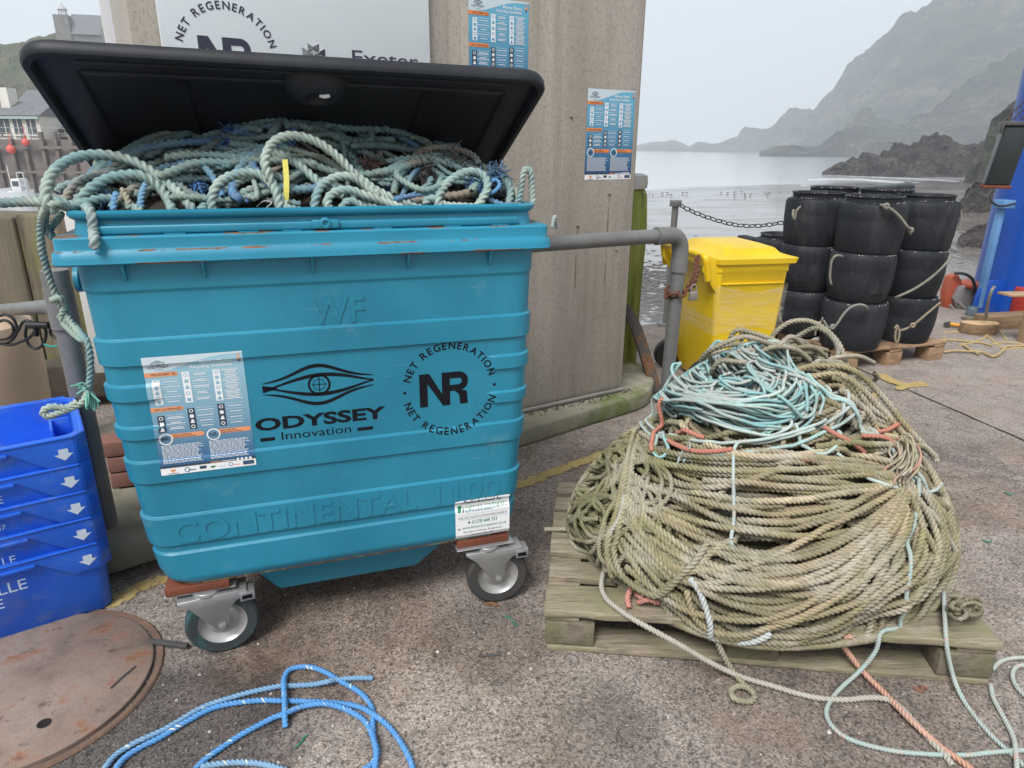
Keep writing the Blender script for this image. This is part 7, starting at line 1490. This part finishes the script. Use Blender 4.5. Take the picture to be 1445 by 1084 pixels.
# the picture is looked at from the front: pick the nearest surface only
TE = [(.17, .31, .29), (.24, .38, .34), (.30, .42, .37), (.12, .26, .28), (.20, .32, .27), (.27, .27, .22)]
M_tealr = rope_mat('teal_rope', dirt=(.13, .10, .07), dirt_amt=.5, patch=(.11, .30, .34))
RH = .0122
hb = RB()
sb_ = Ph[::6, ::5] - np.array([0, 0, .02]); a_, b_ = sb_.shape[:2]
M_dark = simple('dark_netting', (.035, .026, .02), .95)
for k in range(175):
    u = rng.uniform(0, nu_); o = rng.uniform(25, nv_ - 5); L_ = rng.uniform(40, 110); th = rng.normal(0, .5) + (3.14 if rng.random() < .5 else 0); cv = rng.normal(0, .06); pts = []
    for i in range(6): pts.append((np.clip(u, 3, nu_ - 4), np.clip(o, 8, nv_ - 3))); u += math.cos(th) * L_ / 5; o += math.sin(th) * L_ / 5; th += cv * 10 + rng.normal(0, .2)
    r = RH * rng.choice([.62, .8, 1.0, 1.0]); c = np.array(TE[rng.integers(6)]) * rng.uniform(.6, 1.0)
    if rng.random() < .2: c = np.array([(.06, .045, .035), (.22, .17, .12), (.30, .27, .2)][rng.integers(3)])
    if rng.random() < .11: c = np.array((.012, .19, .45))
    hb.run(DH.lay(pts, r, press=.5, maxh=.05, stiff=8), r, c, nv=6)
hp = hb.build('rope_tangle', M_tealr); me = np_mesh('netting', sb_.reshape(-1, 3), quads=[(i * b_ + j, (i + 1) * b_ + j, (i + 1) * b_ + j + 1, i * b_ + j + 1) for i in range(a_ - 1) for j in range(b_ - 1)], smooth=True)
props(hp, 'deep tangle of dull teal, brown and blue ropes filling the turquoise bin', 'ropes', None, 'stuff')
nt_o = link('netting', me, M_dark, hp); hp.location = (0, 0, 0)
# individual ropes on top, followed from the photograph at their own depths
def bp(x, y, d): return GP(x, y, BF.P, 18, -d)
def hrope(pts, r, col, label, name='teal_rope', m=None, nv=12, fr=None, grp='ropes heaped in the turquoise bin', n=12):
    B = RB(); P = crom([bp(*p) for p in pts], .005); r *= .95; B.run(P, r, col, nv=nv)
    if fr is not None: B.fray(P[-1], fr, r, col, n, .04)
    return props(B.build(name, m or M_tealr), label, 'rope', grp)
lt_ = (.34, .47, .43); mdl = (.25, .39, .36)
hrope([(80, 300, .04), (66, 285, .03), (66, 262, .05), (80, 238, .08), (110, 222, .12), (150, 219, .14), (190, 229, .14), (225, 250, .12), (252, 272, .08), (268, 290, .05), (272, 302, .05)], .0135, lt_, 'thick pale teal rope arching in the biggest loop at the left front of the bin')
hrope([(105, 300, .06), (118, 276, .07), (140, 258, .08), (165, 249, .10), (195, 247, .10), (222, 262, .10), (238, 282, .08), (245, 300, .05)], .0135, mdl, 'teal rope in a lower arch inside the biggest left loop')
hrope([(92, 288, .10), (98, 272, .12), (112, 256, .14), (135, 249, .16), (160, 250, .18), (190, 262, .18), (210, 280, .14)], .012, (.36, .31, .26), 'grey brown rope looped behind the left teal arches')
hrope([(60, 292, .03), (80, 284, .04), (100, 290, .05), (125, 285, .06), (150, 280, .08), (180, 288, .08), (200, 300, .05)], .012, mdl, 'teal rope lying along the rim at the left corner of the bin')
hrope([(0 + 80, 272, .16), (95, 262, .18), (120, 260, .2), (150, 268, .2), (190, 275, .2), (230, 280, .16)], .012, (.20, .34, .34), 'darker teal rope behind the left loops')
hrope([(280, 298, .05), (302, 280, .06), (325, 263, .08), (350, 250, .10), (378, 246, .10), (398, 252, .10), (400, 262, .1), (372, 262, .1), (340, 275, .08), (318, 292, .06)], .0115, mdl, 'teal rope folded in a narrow loop left of the yellow strap')
hrope([(300, 300, .04), (299, 280, .05), (306, 262, .06), (322, 250, .08), (345, 244, .09), (368, 247, .09), (385, 262, .06), (392, 280, .05), (396, 300, .04)], .0125, lt_, 'pale teal rope arching just left of the tall middle loop')
hrope([(408, 298, .05), (395, 275, .06), (380, 250, .06), (374, 228, .07), (382, 205, .09), (400, 193, .10), (425, 193, .11), (450, 202, .11), (475, 220, .10), (500, 245, .09), (530, 268, .08), (560, 282, .06), (590, 293, .05), (610, 303, .04)], .0125, (.36, .48, .43), 'long pale teal rope rising in the tall middle loop, sweeping down right')
hrope([(383, 215, .16), (405, 222, .14), (430, 240, .12), (455, 262, .10), (480, 275, .09), (520, 290, .06), (545, 300, .04)], .0125, lt_, 'pale teal rope crossing under the tall middle loop')
hrope([(443, 300, .04), (446, 278, .05), (456, 260, .07), (475, 250, .08), (495, 250, .08), (515, 262, .08), (540, 280, .06), (560, 296, .05)], .0125, lt_, 'pale teal rope in a rounded arch right of the yellow strap')
hrope([(465, 300, .03), (462, 284, .04), (472, 272, .05), (492, 268, .05), (515, 276, .05), (540, 284, .05), (575, 297, .04)], .0125, (.38, .50, .45), 'smaller pale teal arch nested in the one right of the yellow strap')
hrope([(478, 300, .03), (492, 284, .04), (508, 290, .04), (520, 300, .03)], .0115, mdl, 'short teal hump at the rim below the nested arch')
hrope([(400, 292, .04), (430, 298, .03), (470, 302, .03), (360, 300, .03)], .010, mdl, 'thin teal rope lying along the middle of the rim')
hrope([(300, 195, .40), (280, 205, .36), (262, 225, .30), (252, 245, .25), (250, 262, .2)], .016, (.16, .30, .32), 'double stranded dark teal rope falling from the heap left of centre')
hrope([(245, 190, .46), (252, 172, .46), (275, 163, .46), (305, 164, .46), (335, 175, .44), (365, 182, .44), (400, 190, .42)], .0125, (.17, .32, .34), 'dark teal rope at the very top left of the heap')
hrope([(185, 212, .42), (205, 200, .42), (235, 195, .42), (270, 200, .38), (300, 190, .38), (330, 184, .38), (365, 190, .38), (400, 200, .34)], .0115, (.19, .33, .33), 'dull teal rope lying across the upper left of the heap')
hrope([(182, 216, .40), (200, 225, .36), (240, 224, .32), (290, 222, .28), (320, 210, .28), (350, 203, .28), (380, 205, .3)], .012, (.20, .36, .35), 'dull teal rope running to the blue tuft in the middle left')
hrope([(400, 196, .46), (430, 178, .48), (470, 166, .50), (510, 165, .50), (545, 178, .48), (580, 192, .46), (615, 202, .44), (650, 208, .42)], .013, (.13, .29, .33), 'dark teal rope along the top of the heap under the lid')
hrope([(405, 205, .40), (430, 190, .42), (470, 180, .44), (505, 180, .44), (540, 190, .42), (575, 205, .40), (610, 210, .38)], .0125, (.18, .33, .32), 'second teal rope just below the top one under the lid')
hrope([(455, 188, .34), (480, 205, .30), (500, 228, .24), (512, 248, .18), (520, 262, .14)], .013, (.15, .32, .34), 'teal rope running steeply down right of the tall loop')
hrope([(480, 200, .34), (500, 197, .34), (520, 200, .32), (535, 212, .30), (537, 224, .28)], .009, (.26, .20, .15), 'thin brown rope hooked over in the middle of the heap')
hrope([(578, 225, .26), (600, 212, .26), (630, 208, .26), (655, 214, .24), (670, 222, .22), (676, 232, .2)], .011, (.30, .25, .20), 'brown grey rope arching at the right of the heap below the lid')
hrope([(618, 270, .10), (622, 255, .14), (630, 235, .2), (636, 218, .24)], .0105, (.40, .40, .30), 'short pale rope end standing upright at the right of the heap')
hrope([(620, 298, .03), (618, 280, .04), (628, 262, .06), (648, 247, .08), (668, 242, .09), (684, 250, .08), (688, 265, .06), (680, 282, .05), (670, 296, .04)], .0125, (.38, .50, .44), 'thick pale teal rope in a round loop near the right of the rim')
hrope([(598, 290, .04), (608, 280, .04), (630, 290, .04), (660, 292, .04), (690, 296, .04)], .0115, lt_, 'pale teal rope end lying on the rim at the right')
hrope([(655, 232, .24), (680, 235, .22), (705, 245, .18), (722, 260, .14), (730, 280, .10), (728, 296, .07)], .0115, (.34, .34, .28), 'grey rope curving over the right corner of the heap')
hrope([(690, 248, .14), (708, 252, .12), (720, 268, .10), (718, 290, .07)], .012, (.34, .45, .40), 'teal rope in the inner right corner of the heap')
hrope([(728, 296, .05), (735, 270, .05), (738, 246, .05), (744, 238, .05), (749, 246, .05), (751, 268, .05), (752, 290, .04)], .0095, (.40, .50, .44), 'thin pale rope standing in a narrow upright loop at the right end of the rim')
hrope([(120, 294, .06), (124, 292, .03), (128, 300, -.004), (130, 312, -.008), (132, 325, -.012), (133, 338, -.045), (133, 352, -.046)], .0118, (.56, .55, .50), 'whitish rope end with a burnt tip hanging over the front rim at the left', 'whitish_rope', grp=None)
hrope([(560, 290, .08), (580, 278, .10), (600, 268, .12), (610, 250, .14)], .010, (.10, .10, .12), 'dark grey rope in the brown netting at the right')
hrope([(570, 298, .05), (590, 283, .07), (602, 262, .12)], .010, (.14, .12, .12), 'second dark rope beside the brown netting')
M_bluer = rope_mat('blue_thin_rope', dirt=(.02, .08, .2))
hrope([(546, 262, .14), (560, 250, .16), (580, 242, .18), (592, 240, .2)], .008, (.012, .20, .50), 'thin bright blue rope knotted right of the steep teal rope', 'blue_thin_rope', M_bluer)
hrope([(680, 275, .06), (695, 272, .06), (705, 262, .07), (700, 254, .08), (690, 258, .08)], .006, (.05, .30, .62), 'thin light blue cord hooked by the right round loop', 'blue_thin_rope', M_bluer)
hrope([(160, 298, .05), (162, 280, .07), (166, 272, .08)], .0085, (.08, .30, .55), 'blue rope end standing in the left loops', 'blue_thin_rope', M_bluer)
hrope([(198, 296, .06), (200, 276, .08), (206, 258, .1)], .0085, (.10, .30, .50), 'second blue rope end standing right of the first in the left loops', 'blue_thin_rope', M_bluer)
hrope([(345, 285, .06), (360, 278, .08), (380, 272, .09), (395, 262, .1)], .008, (.03, .20, .50), 'blue rope slanting under the arch beside the tall loop', 'blue_thin_rope', M_bluer)
hrope([(182, 296, .06), (180, 282, .07), (174, 270, .08), (176, 266, .08)], .008, (.40, .36, .26), 'short tan rope end in the middle of the left loops')
# tufts of blue fibre
def tuft(x, y, d, size, n, label, dirn=(0, -.4, -.3), col=(.008, .15, .42)):
    B = RB(); c = bp(x, y, d)
    for k in range(n):
        v = np.array(dirn) + rng.normal(0, .55, 3); v /= np.linalg.norm(v); a = c + rng.normal(0, size * .25, 3); l = size * rng.uniform(.4, 1.0); B.p.append(rope_arrays(crom([a, a + v * l * .5 + rng.normal(0, size * .12, 3), a + v * l + rng.normal(0, size * .15, 3)], .004), .0014, np.array(col) * rng.uniform(.6, 1.5), nv=4, lobes=0))
    return props(B.build('frayed_fibres', M_bluer), label, 'rope fibres', 'tufts of blue fibre in the bin')
tuft(325, 208, .26, .035, 90, 'dense tuft of bright blue fibre in the middle left of the heap'); tuft(323, 182, .34, .028, 45, 'small tuft of blue fibre at the upper left of the heap'); tuft(405, 211, .2, .03, 60, 'blue tuft inside the tall middle loop'); tuft(282, 262, .14, .04, 70, 'long blue tuft hanging near the left pale arch', (0, -.3, -.8)); tuft(697, 246, .12, .04, 90, 'dark blue brush of fibre at the right corner of the heap', (.5, -.2, .0), (.012, .10, .22)); tuft(672, 262, .1, .035, 70, 'blue fibre inside the right round loop'); tuft(230, 200, .4, .03, 40, 'blue tuft at the top left beside the lid'); tuft(546, 262, .14, .02, 40, 'knot of blue fibre right of centre'); tuft(150, 278, .1, .03, 40, 'blue fibre behind the left arches', (0, -.2, -.8))
tuft(600, 250, .2, .07, 160, 'mass of brown frayed netting at the right of the heap', (0, -.3, .1), (.05, .035, .03)); tuft(640, 240, .2, .06, 120, 'brown frayed netting behind the upright rope end', (0, -.3, .1), (.045, .035, .03)); tuft(520, 240, .22, .05, 80, 'rusty brown fibre in the centre of the heap', (0, -.3, .1), (.11, .045, .02)); tuft(370, 262, .16, .05, 90, 'brown fibre left of the yellow strap', (0, -.3, .1), (.07, .045, .03))
# yellow strap
st = MB(); V = []; P = crom([bp(402, 225, .075), bp(404, 250, .062), bp(404, 272, .052), bp(403, 290, .05)], .01); F = []
for i, c in enumerate(P): V += [c - BF.U * .0065, c + BF.U * .0065, c + BF.U * .0065 - BF.N * .0015, c - BF.U * .0065 - BF.N * .0015]; F += [tuple(4 * (i - 1) + q for q in ()) or (4 * i - 4 + a, 4 * i - 4 + (a + 1) % 4, 4 * i + (a + 1) % 4, 4 * i + a) for a in range(4)] if i else []
st.add(V, F); props(st.build('yellow_strap', simple('yellow_strap', (.66, .60, .12), .5)), 'flat yellow plastic strap standing among the ropes in the middle of the bin', 'strap')
hrope([(362, 292, .05), (372, 284, .05), (384, 286, .05), (376, 294, .04), (392, 296, .04)], .0016, (.6, .62, .62), 'thin white cord looped on the rim below the heap', 'twine', nv=5, n=0)
# rope hanging down the left of the bin, with its big bight on the rail
B = RB(); P = crom([bp(105, 300, .06), bp(92, 290, .04), bp(78, 288, .02), bp(66, 292, .04), bp(58, 312, .10), bp(58, 345, .12), bp(66, 380, .14), bp(78, 415, .15), bp(90, 440, .16), bp(108, 465, .12), bp(122, 480, .06), bp(127, 505, .05), bp(127, 530, .05), bp(124, 550, .05)], .006); B.run(P, .0088, (.33, .44, .38))
P2_ = [bp(124, 550, .05), bp(118, 566, .04), bp(104, 574, .04), bp(84, 582, .04), bp(66, 587, .04), bp(61, 580, .04), bp(72, 574, .04), bp(95, 575, .04), bp(110, 566, .04)]; B.run(crom(P2_, .006), .0088, (.36, .46, .40)); B.fray(P2_[0], (.1, -.3, -1), .009, (.10, .42, .34), 16, .05); B.fray(P2_[0], (-.3, -.3, .6), .009, (.10, .42, .34), 10, .04)
P = crom([bp(88, 300, .12), bp(72, 322, .14), bp(74, 335, .12), bp(64, 318, .12), bp(66, 296, .1), bp(80, 288, .1)], .006); B.run(P, .0085, (.20, .32, .28)); P = crom([bp(73, 424, .16), bp(84, 420, .13), bp(92, 432, .15), bp(86, 450, .15), bp(104, 458, .14), bp(120, 478, .07), bp(110, 476, .1), bp(88, 455, .15)], .006); B.run(P, .0085, (.25, .36, .30))
props(B.build('hanging_rope', M_tealr), 'teal rope hanging down the bin at left, ending in a frayed loop over the crates', 'rope')
B = RB(); P = crom([bp(-8, 287, .12), bp(20, 285, .12), bp(45, 284, .10), bp(70, 285, .07), bp(95, 292, .06), bp(112, 303, .08)], .006); n_ = len(P); B.run(P, .0125, np.array([(.26, .12, .06), (.24, .20, .15), (.28, .40, .36), (.30, .42, .38), (.30, .42, .38)])); props(B.build('thick_rope', M_tealr), 'thick teal rope with a rusty brown end leaving the bin past the left edge', 'rope')
B = RB(); B.run(crom([bp(779, 322, .0), bp(783, 306, .02), bp(786, 322, .04)], .004), .006, (.5, .52, .48)); props(B.build('rope_bight', M_tealr), 'tiny pale rope bight sticking up behind the right end of the bin flange', 'rope')
# ------------------------------------------------------------------ sea mist
hzF = MB(); hzF.hexa([(-1400, -70, -9), (2200, -70, -9), (2200, 1500, -9), (-1400, 1500, -9), (-1400, -70, 340), (2200, -70, 340), (2200, 1500, 340), (-1400, 1500, 340)])
hm = bpy.data.materials.new('haze'); hm.use_nodes = True; hm.node_tree.nodes.clear(); pv = hm.node_tree.nodes.new('ShaderNodeVolumePrincipled'); pv.inputs['Density'].default_value = .00072; pv.inputs['Color'].default_value = (.88, .945, 1, 1); ov = hm.node_tree.nodes.new('ShaderNodeOutputMaterial'); hm.node_tree.links.new(pv.outputs[0], ov.inputs['Volume'])
ho = hzF.build('haze', hm); props(ho, kind='stuff', label='pale sea mist over the bay')
